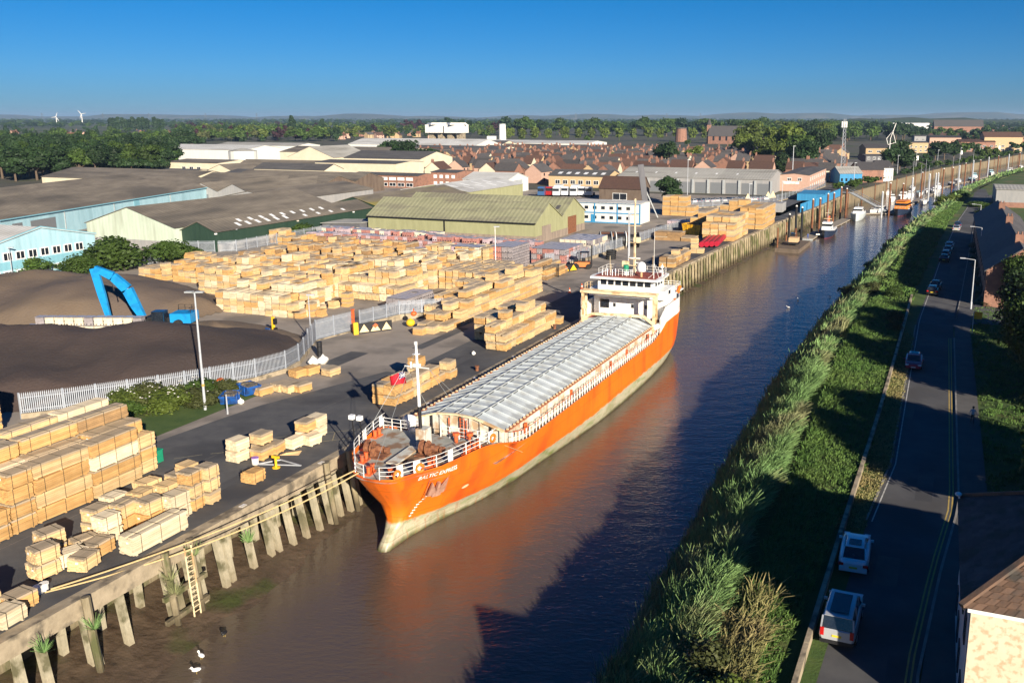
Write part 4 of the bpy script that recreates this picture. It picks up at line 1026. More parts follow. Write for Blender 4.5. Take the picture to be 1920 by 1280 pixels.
bricks(-32.5,86.5,4,7,lambda i,j,r:4,'tall pile near light pole',lambda i,j,k:'red' if i<2 else 'grey',32)
bricks(-49,84,13,3,lambda i,j,r:3+(i>7),'cream pile left of tall one',('buff','buff','pink'),33)
bricks(-27.5,94,6,12,lambda i,j,r:3-(j>8),'pile behind palisade fence',('pink','grey','red'),34)
bricks(-27.5,108,6,14,lambda i,j,r:3-(j>8),'pile beside olive gable',('buff','buff','grey'),35)
bricks(-58,102,24,4,lambda i,j,r:r.choice((2,3,3)),'pile below olive warehouse',('red','red','pink'),36)
bricks(-86,106,26,4,lambda i,j,r:r.choice((2,3,3)),'pile left of olive warehouse',('pink','red','buff'),37)
bricks(-84,98,18,3,lambda i,j,r:r.choice((2,3)),'pile before green shed',('pink','red'),38)
bricks(-19,158,10,4,lambda i,j,r:2,'pile below blue office',('buff','pink'),39)
tW,sW=ts(45,594,3.3)
bricks(tW,sW,13,1,lambda i,j,r:3 if 2<i<11 else 3-(i%3==0),'wall between gravel heaps',lambda i,j,k:'buff' if (i+2*k)%5 else 'grey',40,ang=.36,d=1.25)
def bsize(p):
    v=W(*p[:3]);d=v.y*cp;X=CX+F*v.x/d;return (1 if -40<X<1960 else 0)/max(d,1)
BP.sort(key=bsize,reverse=True);restb=MB();BL=list(BM)
for i,(t,s,z,a,st_,desc) in enumerate(BP):
    if bsize((t,s,z))==0: continue
    if i<300: obj('brick_pack',brick_mesh(st_,R.randrange(3)),None,desc,'brick pack','packs of bricks and blocks in the yard',loc=W(t,s,z+.001),rz=-QA+a)
    else:
        c=W(t,s,z);restb.mi=BL.index(st_);restb.cc=R.random();restb.box((c.x,c.y,z+.53),(1.08,.98,1.02),-QA+a,bot=False);restb.mi=4;restb.box((c.x,c.y,z+1.06),(1.06,.96,.03),-QA+a,bot=False)
        restb.mi=5
        for u in (-.27,.27):
            q=Vector((math.cos(-QA+a)*u+math.sin(-QA+a)*.49,math.sin(-QA+a)*u-math.cos(-QA+a)*.49,0))
            restb.box((c.x+q.x,c.y+q.y,z+.3),(.28,.03,.2),-QA+a,bot=False)
restb.build('brick_pack_rows',[BM[k] for k in BL]+[MT['wraptop'],MT['black']],label='rows of smaller brick and block packs before the warehouses',cat='brick packs',kind='stuff')
# ---------------------------------------------------------------- stone heaps
MT['heapdark']=M('dark_gravel',(.052,.036,.031),(.072,.05,.043),.12,.95,.12,c3=(.045,.033,.03),s3=.06,bscale=3.5)
MT['heaplight']=M('light_gravel',(.135,.098,.068),(.16,.12,.083),.12,.95,.1,c3=(.12,.09,.07),s3=.06,bscale=3.5)
from mathutils import noise as mnoise
def heap(name,bumps,bound,mat,label,step=.6,s_=.6):
    xs=[b[0] for b in bound];ys=[b[1] for b in bound];mb=MB();mb.open=True
    x0,x1,y0,y1=min(xs),max(xs),min(ys),max(ys);nx=int((x1-x0)/step);ny=int((y1-y0)/step)
    r=random.Random(5)
    def dist(x,y):
        ins=False;d=1e9;n=len(bound)
        for i in range(n):
            ax,ay=bound[i];bx,by=bound[(i+1)%n]
            if (ay>y)!=(by>y) and x<(bx-ax)*(y-ay)/(by-ay)+ax: ins=not ins
            L=(bx-ax)**2+(by-ay)**2;t=max(0,min(1,((x-ax)*(bx-ax)+(y-ay)*(by-ay))/L));d=min(d,math.hypot(x-ax-t*(bx-ax),y-ay-t*(by-ay)))
        return d if ins else -d
    H_={}
    for j in range(ny+1):
        for i in range(nx+1):
            x=x0+i*step;y=y0+j*step;d=dist(x,y)
            if d<-step: continue
            z=0
            acc=0
            for bx,by,bz,sl in bumps:
                q=max(0,bz-sl*(math.sqrt((x-bx)**2+(y-by)**2+3)-1.7));acc+=q**5
            z=min(acc**.2,max(0,d*.62)+.05)
            q_=min(1,z/1.5);z+=q_*(.5*mnoise.noise((x*.11,y*.11,1))+.28*mnoise.noise((x*.33,y*.2,7))+.13*mnoise.noise((x*.9,y*.7,3)))+r.uniform(-.02,.02)
            H_[i,j]=len(mb.v);mb.v.append((x,y,max(z,-.05)))
    for j in range(ny):
        for i in range(nx):
            k=[(i,j),(i+1,j),(i+1,j+1),(i,j+1)]
            if all(q in H_ for q in k): mb.face(tuple(H_[q] for q in k))
    c=(bumps[0][0],bumps[0][1],0);mb.v=[(x-c[0],y-c[1],z) for x,y,z in mb.v]
    mb.build(name,mat,label=label,cat='gravel heap',loc=c,smooth=True)
def bp(px,py,z,sl): v=at(px,py,z);return (v.x,v.y,z,sl)
def bd(*l): return [tuple(at(px,py,0)[:2]) for px,py in l]
heap('gravel_heap',[bp(45,603,5.0,.30),bp(265,603,4.9,.30),bp(150,660,2.0,.15),bp(400,632,2.9,.22),bp(-120,610,5,.3),bp(500,645,1.5,.2),bp(330,690,2.2,.2),bp(60,700,2.3,.2)],
 bd((-350,800),(70,768),(120,765),(300,738),(480,704),(552,680),(583,655),(560,640),(500,628),(400,636),(260,645),(130,652),(-350,652)),MT['heapdark'],'large dark brown gravel heap behind the palisade fence')
heap('gravel_heap',[bp(62,505,5.0,.30),bp(185,514,4.7,.30),bp(-80,520,5,.3),bp(120,535,4.2,.3),bp(300,545,3.0,.24),bp(240,530,4,.3),bp(350,565,1.6,.2)],
 bd((-250,625),(0,622),(60,622),(250,605),(330,604),(425,583),(400,556),(300,535),(130,520),(-250,540)),MT['heaplight'],'large lighter brown gravel heap behind the blue crane arm',.7)
heap('gravel_heap',[bp(430,612,1.2,.2),bp(380,606,1.4,.22),bp(540,638,.8,.15),bp(480,625,1.0,.15)],bd((330,606),(420,602),(500,614),(560,630),(583,648),(560,652),(470,640),(380,632)),MT['heaplight'],'low tan spread of gravel at the right of the dark heap',.5)
# ================================================================ buildings
def roofmat(n,a,b,g=None,s3=.12,bump=.0): return ribs(M(n,a,b,.5,.85,bump,c3=g,s3=s3,stretch=(1,.25,1),tint=.07,detail=8),1.1,'Y',.10)
RF=dict(brown=roofmat('weathered_sheet_roof',(.14,.12,.095),(.215,.185,.145),(.10,.088,.073)),
 lichen=roofmat('lichened_sheet_roof',(.13,.112,.085),(.2,.17,.125),(.26,.22,.05),.07),
 olive=roofmat('olive_sheet_roof',(.24,.24,.145),(.3,.295,.18),(.2,.19,.13),.3),
 grey=roofmat('grey_sheet_roof',(.33,.32,.29),(.4,.39,.35),(.26,.25,.22),.2),
 white=roofmat('white_sheet_roof',(.5,.5,.48),(.6,.6,.57),(.42,.41,.38)),
 dark=roofmat('dark_slate_roof',(.07,.068,.07),(.11,.105,.10)),
 slate=M('slate_roof',(.055,.052,.054),(.085,.078,.075),1.5,.75,.01,obr=.25),
 tile=M('brown_tile_roof',(.11,.06,.042),(.08,.045,.036),1.5,.8,.01,obr=.25),
 redtile=M('red_tile_roof',(.18,.08,.05),(.14,.065,.045),1.5,.8,.01,obr=.2))
def cladding(n,a,b=None,c3=None): return ribs(M(n,a,b,.7,.7,0,c3=c3,s3=.25,stretch=(1.4,1.4,.3)),1.0,'X',.02,.01)
WM=dict(lblue=cladding('pale_blue_cladding',(.30,.49,.56),(.36,.55,.62),(.27,.44,.5)),blue2=cladding('mid_blue_cladding',(.17,.38,.46),(.2,.42,.5)),
 pgreen=cladding('pale_green_cladding',(.46,.53,.42),(.52,.59,.48),(.38,.42,.33)),dgreen=cladding('dark_green_cladding',(.016,.04,.026),(.022,.05,.032)),
 olive=cladding('olive_cladding',(.28,.28,.15),(.33,.33,.18)),block=M('grey_brown_blockwork',(.2,.16,.13),(.3,.24,.19),.9,.9,.02,stretch=(1,1,.2)),
 cream=M('cream_render',(.58,.52,.39),(.64,.58,.44),.4,.85,.01,c3=(.6,.52,.38),s3=.3),whitew=cladding('white_cladding',(.60,.60,.57),(.66,.66,.62)),
 brick=M('red_brick_wall',(.24,.12,.085),(.30,.16,.11),2.2,.9,.012,obr=.15,c3=(.2,.11,.08),s3=.7),pbrick=M('pale_brick_wall',(.46,.29,.22),(.52,.34,.26),1.5,.9,.01,obr=.1),
 ybrick=M('yellow_brick_wall',(.42,.30,.17),(.48,.35,.2),1.5,.9,.01,obr=.15),grey=cladding('grey_cladding',(.27,.27,.27),(.33,.32,.31)),dgrey=cladding('dark_grey_cladding',(.10,.10,.11),(.13,.13,.14)),
 blue=cladding('bright_blue_cladding',(.03,.2,.40),(.04,.26,.48)),brownw=cladding('brown_timber_wall',(.11,.08,.06),(.16,.12,.09)))
MT['door']=M('roller_door',(.14,.15,.16),(.18,.19,.2),3,.6,.01,stretch=(1,1,6));MT['skylight']=M('rooflight',(.72,.74,.74),(.8,.8,.8),2,.3)
MT['winwhite']=M('white_window_frame',(.8,.8,.78),(.76,.76,.74),2,.5)
def shed(label,t0,t1,s0,s1,he,hr,axis='s',wm='grey',rm='grey',spans=1,openings=(),sky=(),rot=0.,base=None,name='warehouse',cat='warehouse',mono=False,over=.35,z=0,group=None):
    tc,sc=(t0+t1)/2,(s0+s1)/2
    w,l=(t1-t0,s1-s0) if axis=='s' else (s1-s0,t1-t0)
    rz=-QA+math.radians(rot)-(math.pi/2 if axis=='t' else 0)
    root=thing(name,label,cat,W(tc,sc,z),rz,group)
    sw=w/spans;prof=[(-w/2,-.1),(-w/2,he)]
    for k in range(spans):
        x=-w/2+sw*k
        if mono: prof+=[(x+sw,hr)]
        else: prof+=[(x+sw/2,hr),(x+sw,he)]
    prof+=[(w/2,-.1)]
    mb=MB();b=0;n=len(prof)
    for y in (-l/2,l/2):
        for x,zz in prof: mb.v.append((x,y,zz))
    mb.face(tuple(range(n)));mb.face(tuple(n+i for i in reversed(range(n))))
    mb.face((0,n,n+1,1));mb.face((n-1,n-2,2*n-2,2*n-1))
    mb.open=False;mb.build('walls',WM[wm],root)
    if base:
        mb=MB();bh=base[0]
        mb.box((0,0,bh/2-.05),(w+.12,l+.12,bh+.1));mb.build('plinth',WM[base[1]],root)
    for k in range(spans):
        x=-w/2+sw*k
        sl=[((x,he),(x+sw/2,hr)),((x+sw/2,hr),(x+sw,he))] if not mono else [((x,he),(x+sw,hr))]
        for q,((xa,za),(xb,zb)) in enumerate(sl):
            o=over;dx=(xb-xa);dz=(zb-za);L=math.hypot(dx,dz);ux,uz=dx/L,dz/L
            if k==0 and q==0: xa-=ux*o;za-=uz*o
            if k==spans-1 and q==len(sl)-1: xb+=ux*o;zb+=uz*o
            mb=MB();ns=max(1,int(l/9))
            for i in range(ns):
                y0=-l/2-.3+(l+.6)*i/ns;y1=-l/2-.3+(l+.6)*(i+1)/ns;mb.cc=R.random()
                nx,nz=-uz*.12,ux*.12
                b=len(mb.v);mb.v+=[(xa,y0,za+.02),(xb,y0,zb+.02),(xb,y1,zb+.02),(xa,y1,za+.02),(xa+nx,y0,za+nz+.02),(xb+nx,y0,zb+nz+.02),(xb+nx,y1,zb+nz+.02),(xa+nx,y1,za+nz+.02)]
                for f in ((4,5,6,7),(3,2,1,0),(0,1,5,4),(1,2,6,5),(2,3,7,6),(3,0,4,7)): mb.face(tuple(b+i_ for i_ in f))
            mb.build('roof_slope',RF[rm],root)
    for (sd,x,y,ww,ll) in sky: # sd span/slope index, fraction up slope
        k,q=divmod(sd,2);xa=-w/2+sw*k+(0 if q==0 else sw/2);xb=xa+sw/2;za,zb=(he,hr) if q==0 else (hr,he)
        mb=MB();p=xa+(xb-xa)*x;zz=za+(zb-za)*x;e=xa+(xb-xa)*(x+ww);ze=za+(zb-za)*(x+ww)
        mb.bar((p,y,zz+.17),(e,y,ze+.17),ll,.05,up=(0,0,1));mb.build('rooflight',MT['skylight'],root)
    for (side,u,zc,ow,oh,m_,nm) in openings:
        mb=MB();t_=.12
        if side in('x+','x-'): mb.box(((w/2+.02)*(1 if side=='x+' else -1)+(.06 if base else 0)*(1 if side=='x+' else -1),u,zc),(t_,ow,oh))
        else: mb.box((u,(l/2+.02+(.06 if base else 0))*(1 if side=='y+' else -1),zc),(ow,t_,oh))
        o=mb.build(nm,m_,root)
        if nm=='window' and ow>1.2:
            fr=MB();h=.17
            if side in('x+','x-'):
                X=(w/2+.02)*(1 if side=='x+' else -1)
                for zz in (zc-oh/2,zc+oh/2): fr.box((X,u,zz),(h,ow+.2,.13))
                for uu in (u-ow/2,u,u+ow/2): fr.box((X,uu,zc),(h-.01,.12,oh))
            else:
                Y=(l/2+.02)*(1 if side=='y+' else -1)
                for zz in (zc-oh/2,zc+oh/2): fr.box((u,Y,zz),(ow+.2,h,.13))
                for uu in (u-ow/2,u,u+ow/2): fr.box((uu,Y,zc),(.12,h-.01,oh))
            fr.build('window_frame',MT['winwhite'],o)
    return root
G_,D_=MT['glass'],MT['door']
# light blue office, gable towards the river; local x+ = towards the camera, y+ = +t
op=[]
for k in range(9):
    u=-7.4+2.35*k;op.append(('y+',u,4.3,1.55,1.35,G_,'window'));op.append(('y+',u+.2,1.35,1.5,.75,G_,'window'))
o=shed('light blue two storey office with white framed windows behind the gravel heaps',-128,-104.5,40,62,6.1,8.6,'t','lblue','white',1,op,name='office_building',cat='office')
for z_,h_ in ((2.7,1.3),(.3,.6)):
    mb=MB();mb.box((0,23.5/2+.03,z_),(21.9,.07,h_));mb.build('blue_band',WM['blue2'],o)
mb=MB();mb.bar((-11.2,11.95,6.2),(0,11.95,8.75),.12,.35);mb.bar((0,11.95,8.75),(11.2,11.95,6.2),.12,.35);mb.build('verge_trim',WM['blue2'],o)
# long light blue warehouse, slightly turned
o=shed('long light blue warehouse with brown twin roofs at the left',-206,-164,66,172,5.6,9.2,'s','lblue','brown',2,[('x+',-38,2.2,9,4.2,D_,'roller_door'),('x+',-47,2.2,3.4,4.2,D_,'roller_door'),('x+',49,2.3,5,3.6,D_,'roller_door'),('x+',2,2.8,2.8,5.4,WM['blue2'],'cladding_panel')],rot=17.5)
for y in (-30,-9,20): mb=MB();mb.box((21.1,y,2.8),(.15,.18,5.6));mb.build('downpipe',MT['grey'],o)
mb=MB();mb.box((21.45,0,5.55),(.3,106,.22));mb.build('gutter',WM['blue2'],o)
# pale green / dark green shed group
o=shed('pale green gabled warehouse with weathered brown roof',-132,-106.2,83,138,4.9,8.8,'s','pgreen','brown',1,[],name='warehouse')
mb=MB();mb.box((0,-27.6,.9),(25.7,.1,1.9));mb.build('plinth',WM['grey'],o)
o=shed('low dark green warehouse with rows of white rooflights',-105.8,-96.5,84.5,141,4.3,6.2,'s','dgreen','brown',1,[],[(1,.55,-20+3.1*k,.3,.9) for k in range(6)]+[(1,.25,-18+3.6*k,.25,.9) for k in range(9)]+[(1,.7,2+5*k,.2,.9) for k in range(4)])
for y in (-28.3,-2,20):
    mb=MB();mb.box((4.75,y,3.9),(.3,.5,.3));mb.build('wall_lamp',MT['white'],o)
mb=MB();mb.box((4.8,0,.8),(.12,56,1.7));mb.build('plinth',WM['grey'],o)
o=shed('weathered shed with yellow lichen on its roof behind the dark green warehouse',-112,-94,142,190,4.2,6.8,'s','dgreen','lichen',1,[])
o=shed('low brown roofed shed with a glass pyramid hip behind the pale green warehouse',-158,-134,150,196,4.2,6.5,'s','grey','brown',1,[('y-',0,1.8,5,3.2,D_,'roller_door')])
o=shed('wide brown corrugated shed between the blue and green warehouses',-186,-160,166,214,4.4,7.0,'s','grey','brown',2,[('y-',-6,1.8,4,3.2,D_,'roller_door')])
o=shed('long brown roofed shed behind the light blue warehouse',-292,-218,196,226,4.6,7.6,'t','cream','brown',1,[])
o=shed('brown roofed shed with a timber gable end in the middle distance',-216,-158,200,238,4.6,7.2,'t','brownw','brown',2,[('y+',8,2,6,3,D_,'roller_door')])
# olive twin warehouse
op=[('y+',-6.5,2.2,5.2,4.2,MT['rust'],'sliding_door'),('y+',9,1.9,4.8,3.6,WM['block'],'sliding_door')]
o=shed('olive green twin span warehouse with brown base behind the brick packs',-83,-38.5,120,150,4.8,8.6,'t','olive','olive',2,op,[],base=(1.7,'block'))
mb=MB();mb.box((15.4,0,4.65),(.25,45,.25));mb.build('gutter',MT['black'],o)
mb=MB();mb.box((15.2,-1,2.3),(.2,.2,4.6));mb.build('downpipe',MT['black'],o)
for k in range(16):
    mb=MB();x0=-.5-1.6*(k%2)-.9*(k%3);y=-19+2.6*k;z0=8.6-abs(abs(x0)-7.5 if False else 0);
    xx=-7.5+3.4+(k%3)*1.1;zz=8.6-(xx+7.5)*3.8/7.5
    mb.bar((xx,y,zz+.17),(xx+1.6,y,zz-1.6*3.8/7.5+.17),1.1,.05);mb.build('roof_patch',RF['dark'],o)
o=shed('low lean-to with pale flat roof beside the olive warehouse',-95,-84,118,127,2.6,3.0,'s','dgrey','grey',mono=True,name='lean_to',cat='shed')
# white roofed and other sheds behind
shed('white sheeted shed roof beyond the olive warehouse',-120,-95,192,232,4.6,6.6,'s','olive','white',1,[],[(1,.2+.3*(k%2),-16+4*k,.3,.5) for k in range(8)])
shed('white warehouse with grey gable door beyond the white roof',-124,-105,240,258,5,7.2,'t','whitew','white',1,[('y+',0,2.4,7,4.4,MT['grey'],'roller_door')])
# blue and white stacked cabins
o=shed('two storey blue and white portable office beside the conveyor',-48,-28.5,165,173.5,5.4,5.6,'t','whitew','white',1,[('x+',-8+2.4*k,z_,1.0,.8,G_,'window') for k in range(7) for z_ in (1.5,4.1)]+[('x+',-3.8,1.2,1.1,2.2,WM['blue'],'door')],name='portable_office',cat='office')
for z_ in (.15,2.75,5.35): mb=MB();mb.box((4.3,0,z_),(.14,19.6,.3));mb.build('blue_band',WM['blue'],o)
for y in (-9.7,-3.2,3.3,9.7): mb=MB();mb.box((4.33,y,2.8),(.1,.3,5.3));mb.build('blue_band',WM['blue'],o)
# long depot with dark loading doors
op=[('x+',-26+5.9*k,2.1,4.2,4.0,D_,'loading_door') for k in range(10)]
o=shed('long pale roofed depot with a row of dark loading doors',-72,-13,270,300,5.6,8.4,'t','grey','grey',1,op,[(1,.5,-24+8*k,.12,.7) for k in range(6)])
for k in range(11): mb=MB();mb.box((15.3,-29+5.9*k,2.6),(.5,.7,5.2));mb.build('column',MT['grey'],o)
shed('two storey pale brick office at the end of the depot',-13,-2,292,345,6.2,6.8,'s','pbrick','dark',1,[('x+',-22+6*k,z_,1.4,1.1,G_,'window') for k in range(8) for z_ in (1.7,4.5)]+[('y-',-2+4*k,4.5,1.4,1.1,G_,'window') for k in (0,1)]+[('y-',-1.2,3.2,6,.9,MT['white'],'sign_board')],name='office_building',cat='office')
shed('brown tiled pitched building in front of the depot',-64,-49,228,238,4.2,8,'t','brownw','tile',1,[('x+',0,1.5,5,2.2,G_,'window')],name='brick_building',cat='building')
shed('long yellow brick building with white rooflights beyond the lorries',-106,-80,280,296,4.5,6.6,'t','ybrick','dark',1,[('x+',-9+3.4*k,2,2,1.6,G_,'window') for k in range(6)],[(1,.45,-9+3.8*k,.3,1.6) for k in range(6)],name='brick_building',cat='building')
# cream food works
for a in (('cream gabled building with grey roof, left of the cream works',-262,-244,252,270,4,7.5,'s','cream','brown'),('low cream building in front of the silo',-290,-270,250,268,4,4.6,'t','cream','dark'),
 ('tall cream gabled hall of the works',-255,-228,300,330,9,14,'s','cream','grey'),('pale hall with the grey gable beside the tall cream hall',-222,-180,300,330,9,12,'t','cream','dark'),
 ('cream works block with long dark roof and white annex',-214,-172,268,290,8.5,9.2,'t','cream','dark'),('cream works building with tall doorway near the hedge',-218,-183,234,246,7.4,9.5,'t','cream','dark'),
 ('dark roofed works building before the cream halls',-240,-222,236,262,4,6,'t','cream','dark'),('brown weathered works roof behind the dark sheds',-270,-226,280,296,5,8,'t','whitew','brown'),
 ('white walled warehouse at the left by the woods',-428,-358,385,420,8,10.5,'t','whitew','white'),('second white warehouse behind the left one',-420,-352,425,450,9.5,11,'t','whitew','grey'),
 ('long brown roofed factory shed in the distance',-340,-250,395,430,7,10,'t','cream','brown'),('long white roofed distant factory',-380,-270,520,560,8,12,'t','whitew','white'),
 ('dark roofed distant factory wing',-300,-225,470,500,7,9,'t','cream','dark'),('distant white sheds by the white chimney',-420,-250,690,740,5,7,'t','whitew','white'),
 ('pale distant hall left of the white chimney',-330,-290,600,630,6,9,'t','cream','dark'),('brown flat works building near the silo',-335,-300,300,330,5,6,'t','cream','brown')):
    shed(a[0],*a[1:7],a[7],a[8],a[9],1,[('x+',-5+5*k,a[5]*.45,2.4,1.4,G_,'window') for k in range(3)] if a[8]=='cream' else [],name='works_building',cat='building')
o=shed('long red brick works office with white window strip',-182,-150,250,262,5,5.6,'t','brick','dark',1,[('x+',-12+4*k,3.6,3.2,1.2,MT['winwhite'],'window_strip') for k in range(7)]+[('x+',-12+4*k,1.3,3,1.3,G_,'window') for k in range(7)],name='office_building',cat='office')
o=shed('two storey red brick works office beside the hedge',-150,-138,260,274,6,6.6,'t','brick','dark',1,[('x+',-4+2.8*k,z_,1.5,1.3,MT['winwhite'],'window_strip') for k in range(4) for z_ in (1.6,4.3)],name='office_building',cat='office')
# silo, chimneys, water towers
o=thing('silo','pale round silo beside the white warehouse','silo',W(-343,366));mb=MB();mb.cyl((0,0,0),8,8.5,20);mb.build('silo_wall',WM['whitew'],o);mb=MB();mb.tube([(0,0,8.5),(0,0,10)],[8.2,1],20);mb.build('silo_roof',RF['grey'],o)
o=thing('chimney','tall white works chimney in the distance','chimney',W(-356,734));mb=MB();mb.cyl((0,0,0),3.6,21,12,3.2);mb.build('chimney_shaft',MT['white'],o);mb=MB();mb.cyl((0,0,21),3.3,.8,12);mb.build('chimney_cap',MT['grey'],o)
o=thing('tank','short white square tank left of the tall white chimney','tank',W(-390,777));mb=MB();mb.box((0,0,4.5),(9,9,9));mb.build('tank_body',MT['white'],o)
o=thing('water_tower','pair of white box shaped water tanks on concrete legs','water tower',W(-473,829),-QA)
for x in (-12,12):
    mb=MB();mb.box((x,0,15.5),(21,18,9));mb.build('tank',MT['white'],o)
    mb=MB();mb.tube([(x,0,20),(x,0,22)],[14.5,12],4);mb.build('tank_cap',MT['white'],o)
    for a in (-6,6): mb=MB();mb.box((x+a,0,5.5),(6,9,11.2));mb.build('leg',MT['conc'],o)
o=thing('church','dark roofed stone church with small spire between the trees','church',W(-172,905,0),-QA)
mb=MB();mb.box((0,0,4),(40,16,8));mb.build('nave_wall',WM['brick'],o)
mb=MB();mb.xprism([(-8.5,8),(8.5,8),(0,19)],-20.5,20.5);mb.build('nave_roof',RF['slate'],o)
mb=MB();mb.box((-21,0,10),(4,4,20));mb.build('turret',WM['brick'],o);mb=MB();mb.tube([(-21,0,20),(-21,0,27)],[2.7,.1],6);mb.build('spire',RF['slate'],o)
for k in range(5): mb=MB();mb.box((-14+7*k,-8.05,6),(2,.2,5));mb.build('window',G_,o)
o=thing('brick_tower','round red brick tower rising from the trees','tower',at(1277,266,0));mb=MB();mb.cyl((0,0,0),7,15,14,6);mb.build('tower_wall',WM['brick'],o);mb=MB();mb.cyl((0,0,15),6.4,1.2,14);mb.build('parapet',RF['dark'],o)
# right bank town, far
for a in (('yellow brick flats with dark roofs left of the masts',1620,297,1690,7,9.5,'ybrick','slate'),('grey modern civic building with flat roof',1618,312,1660,6,6.6,'dgrey','dark'),('white low shop with blue glass front',1615,335,1652,5,5.6,'whitew','grey'),
 ('large brick and tile house with white gable',1602,342,1640,5.5,8.5,'brick','slate'),('white gabled house beside the brick one',1640,340,1657,6,8.8,'whitew','slate'),('dark low building behind the radio mast',1545,322,1600,5,6,'dgrey','dark'),
 ('beige flats in the right distance',1695,287,1724,8,9,'ybrick','slate'),('pink brick block with arched windows',1748,283,1786,11,12.5,'pbrick','slate'),('brick and stone hotel with hipped roof at the far right',1850,285,1900,12,16,'ybrick','tile'),
 ('low brown terrace left of the hotel',1803,285,1850,8,10,'brick','tile'),('tall white storage block on the skyline',1680,243,1706,14,15,'whitew','white'),('large brick hall with dark roof on the skyline',1768,255,1820,14,24,'brick','slate'),
 ('long brown roof on the skyline',1706,240,1760,8,12,'brick','tile'),('brick civic hall with low hip roof',1752,268,1802,7,10,'brick','tile'),('flat roofed offices below the skyline',1725,270,1752,8,9,'grey','dark'),
 ('small blue gabled workshop by the radio mast',1565,345,1600,4.5,7,'blue','grey'),('brown tiled house near the riverside trees',1500,335,1540,4.5,7,'ybrick','tile')):
    p0=at(a[1],a[2],0);p1=at(a[3],a[2]-1,0);tt0,ss0=ST(p0);tt1,ss1=ST(p1);wdt=(p1-p0).length;c=(p0+p1)/2;tt,s_=ST(c)
    shed(a[0],tt-wdt/2,tt+wdt/2,s_-2,s_+14,a[4],a[5],'t',a[6],a[7],1,[('x+',-wdt/2+wdt*(k+.5)/5,z_,wdt/12,1.3,G_ if a[6]!='whitew' else MT['grey'],'window') for k in range(5) for z_ in (1.8,4.6)[:1 if a[4]<5.6 else 2]]+[('y+',0,3,2,1.3,G_,'window')],rot=21 if a[1]<1700 else 12,name='town_building',cat='building')
# ---------------------------------------------------------------- houses of the town
LM=[(360,290,'the white warehouse'),(455,295,'the silo'),(120,300,'the left woods'),(660,290,'the cream works'),(840,255,'the water towers'),(942,265,'the white chimney'),(1040,310,'the yellow brick building'),(1180,300,'the depot roof'),(1277,250,'the round brick tower'),(1365,255,'the church'),(1470,300,'the riverside limes'),(1560,300,'the radio mast'),(1640,300,'the civic building'),(1700,240,'the white storage block'),(1767,270,'the pink brick block'),(1875,270,'the hotel'),(1900,370,'the grey shed'),(560,240,'the far poplars'),(240,245,'the wind turbines')]
def proj(v):
    z=v.z-H;f=v.y*cp-z*sp;return (CX+F*v.x/f,CY-F*(v.y*sp+z*cp)/f,f)
LABELQ={}
def autolabel(o,base,extra=''):
    x,y,_=proj(o.location);n=min(LM,key=lambda m:abs(m[0]-x)+.8*abs(m[1]-y))[2]
    LABELQ.setdefault((base,n),[]).append((x,o))
def flush_labels():
    for (base,n),l in LABELQ.items():
        l.sort(key=lambda q:proj(q[1].location)[2])
        nb=max(1,math.ceil(len(l)/20));bands=[l[len(l)*k//nb:len(l)*(k+1)//nb] for k in range(nb)]
        nm=[''] if nb==1 else (['front ','back '] if nb==2 else ['front ','middle ','back '] if nb==3 else ['front ','second ','third ','back '] if nb==4 else ['front ','second ','third ','fourth ','fifth ','back '][:nb])
        for b,bn in zip(bands,nm):
            b.sort(key=lambda q:q[0])
            for i,(x,o) in enumerate(b):
                if len(l)==1: o['label']='%s near %s'%(base,n)
                else: o['label']='%s near %s, %s from left%s'%(base,n,ORD[min(i,23)],(' in '+bn+'rank') if bn else '')
HP={}
def house_proto(wall,roof,w,d,he,hr,nch,far=True):
    k=(wall,roof,w)
    if k in HP: return HP[k]
    root=bpy.data.objects.new('house',None)
    mb=MB();mb.xprism([(-d/2,-.1),(d/2,-.1),(d/2,he),(0,hr),(-d/2,he)],-w/2,w/2);me=mb.mesh('house_wall',WM[wall])
    parts=[('wall',me,[])]
    mb=MB()
    for q in (1,-1): mb.bar((0,q*(d/2+.35),he-.2),(0,0,hr+.1),w+.3,.14,up=(1,0,0)) if False else None
    for q in (1,-1):
        b=len(mb.v);y0=q*(d/2+.3);zz=he-.3*(hr-he)/(d/2)
        mb.v+=[(-w/2-.15,y0,zz+.02),(w/2+.15,y0,zz+.02),(w/2+.15,0,hr+.02),(-w/2-.15,0,hr+.02),(-w/2-.15,y0,zz+.18),(w/2+.15,y0,zz+.18),(w/2+.15,0,hr+.18),(-w/2-.15,0,hr+.18)]
        for f in ((4,5,6,7),(3,2,1,0),(0,1,5,4),(1,2,6,5),(2,3,7,6),(3,0,4,7)): mb.face(tuple(b+i for i in f))
    parts.append(('roof',mb.mesh('house_roof',RF[roof]),[]))
    mb=MB();mb.box((w/2-.5,0,hr+.3),(.7,1.2,1.8));pot=MB()
    for y in (-.3,.3): pot.cyl((w/2-.5,y,hr+1.2),.14,.4,6)
    parts.append(('chimney',mb.mesh('chimney',WM['brick']),[('chimney_pot',pot.mesh('chimney_pot',WM['brick']))]))
    wm=MB();wm.box((0,0,0),(1.1,.1,1.2));wme=wm.mesh('window',MT['glass'])
    HP[k]=(parts,wme,w,d,he);return HP[k]
def house(loc,rz,key,args,group,base):
    parts,wme,w,d,he=house_proto(*args)
    r=thing('house',None,'house',loc,rz,group)
    for n,me,sub in parts:
        o=obj(n,me,r)
        for n2,m2 in sub: obj(n2,m2,o)
    for x in (-w/4,w/4):
        for z in (1.5,he-1.2): obj('window',wme,r,loc=(x,-d/2-.03,z))
    autolabel(r,base);return r
r=random.Random(21)
HN=0
rowdefs=[]
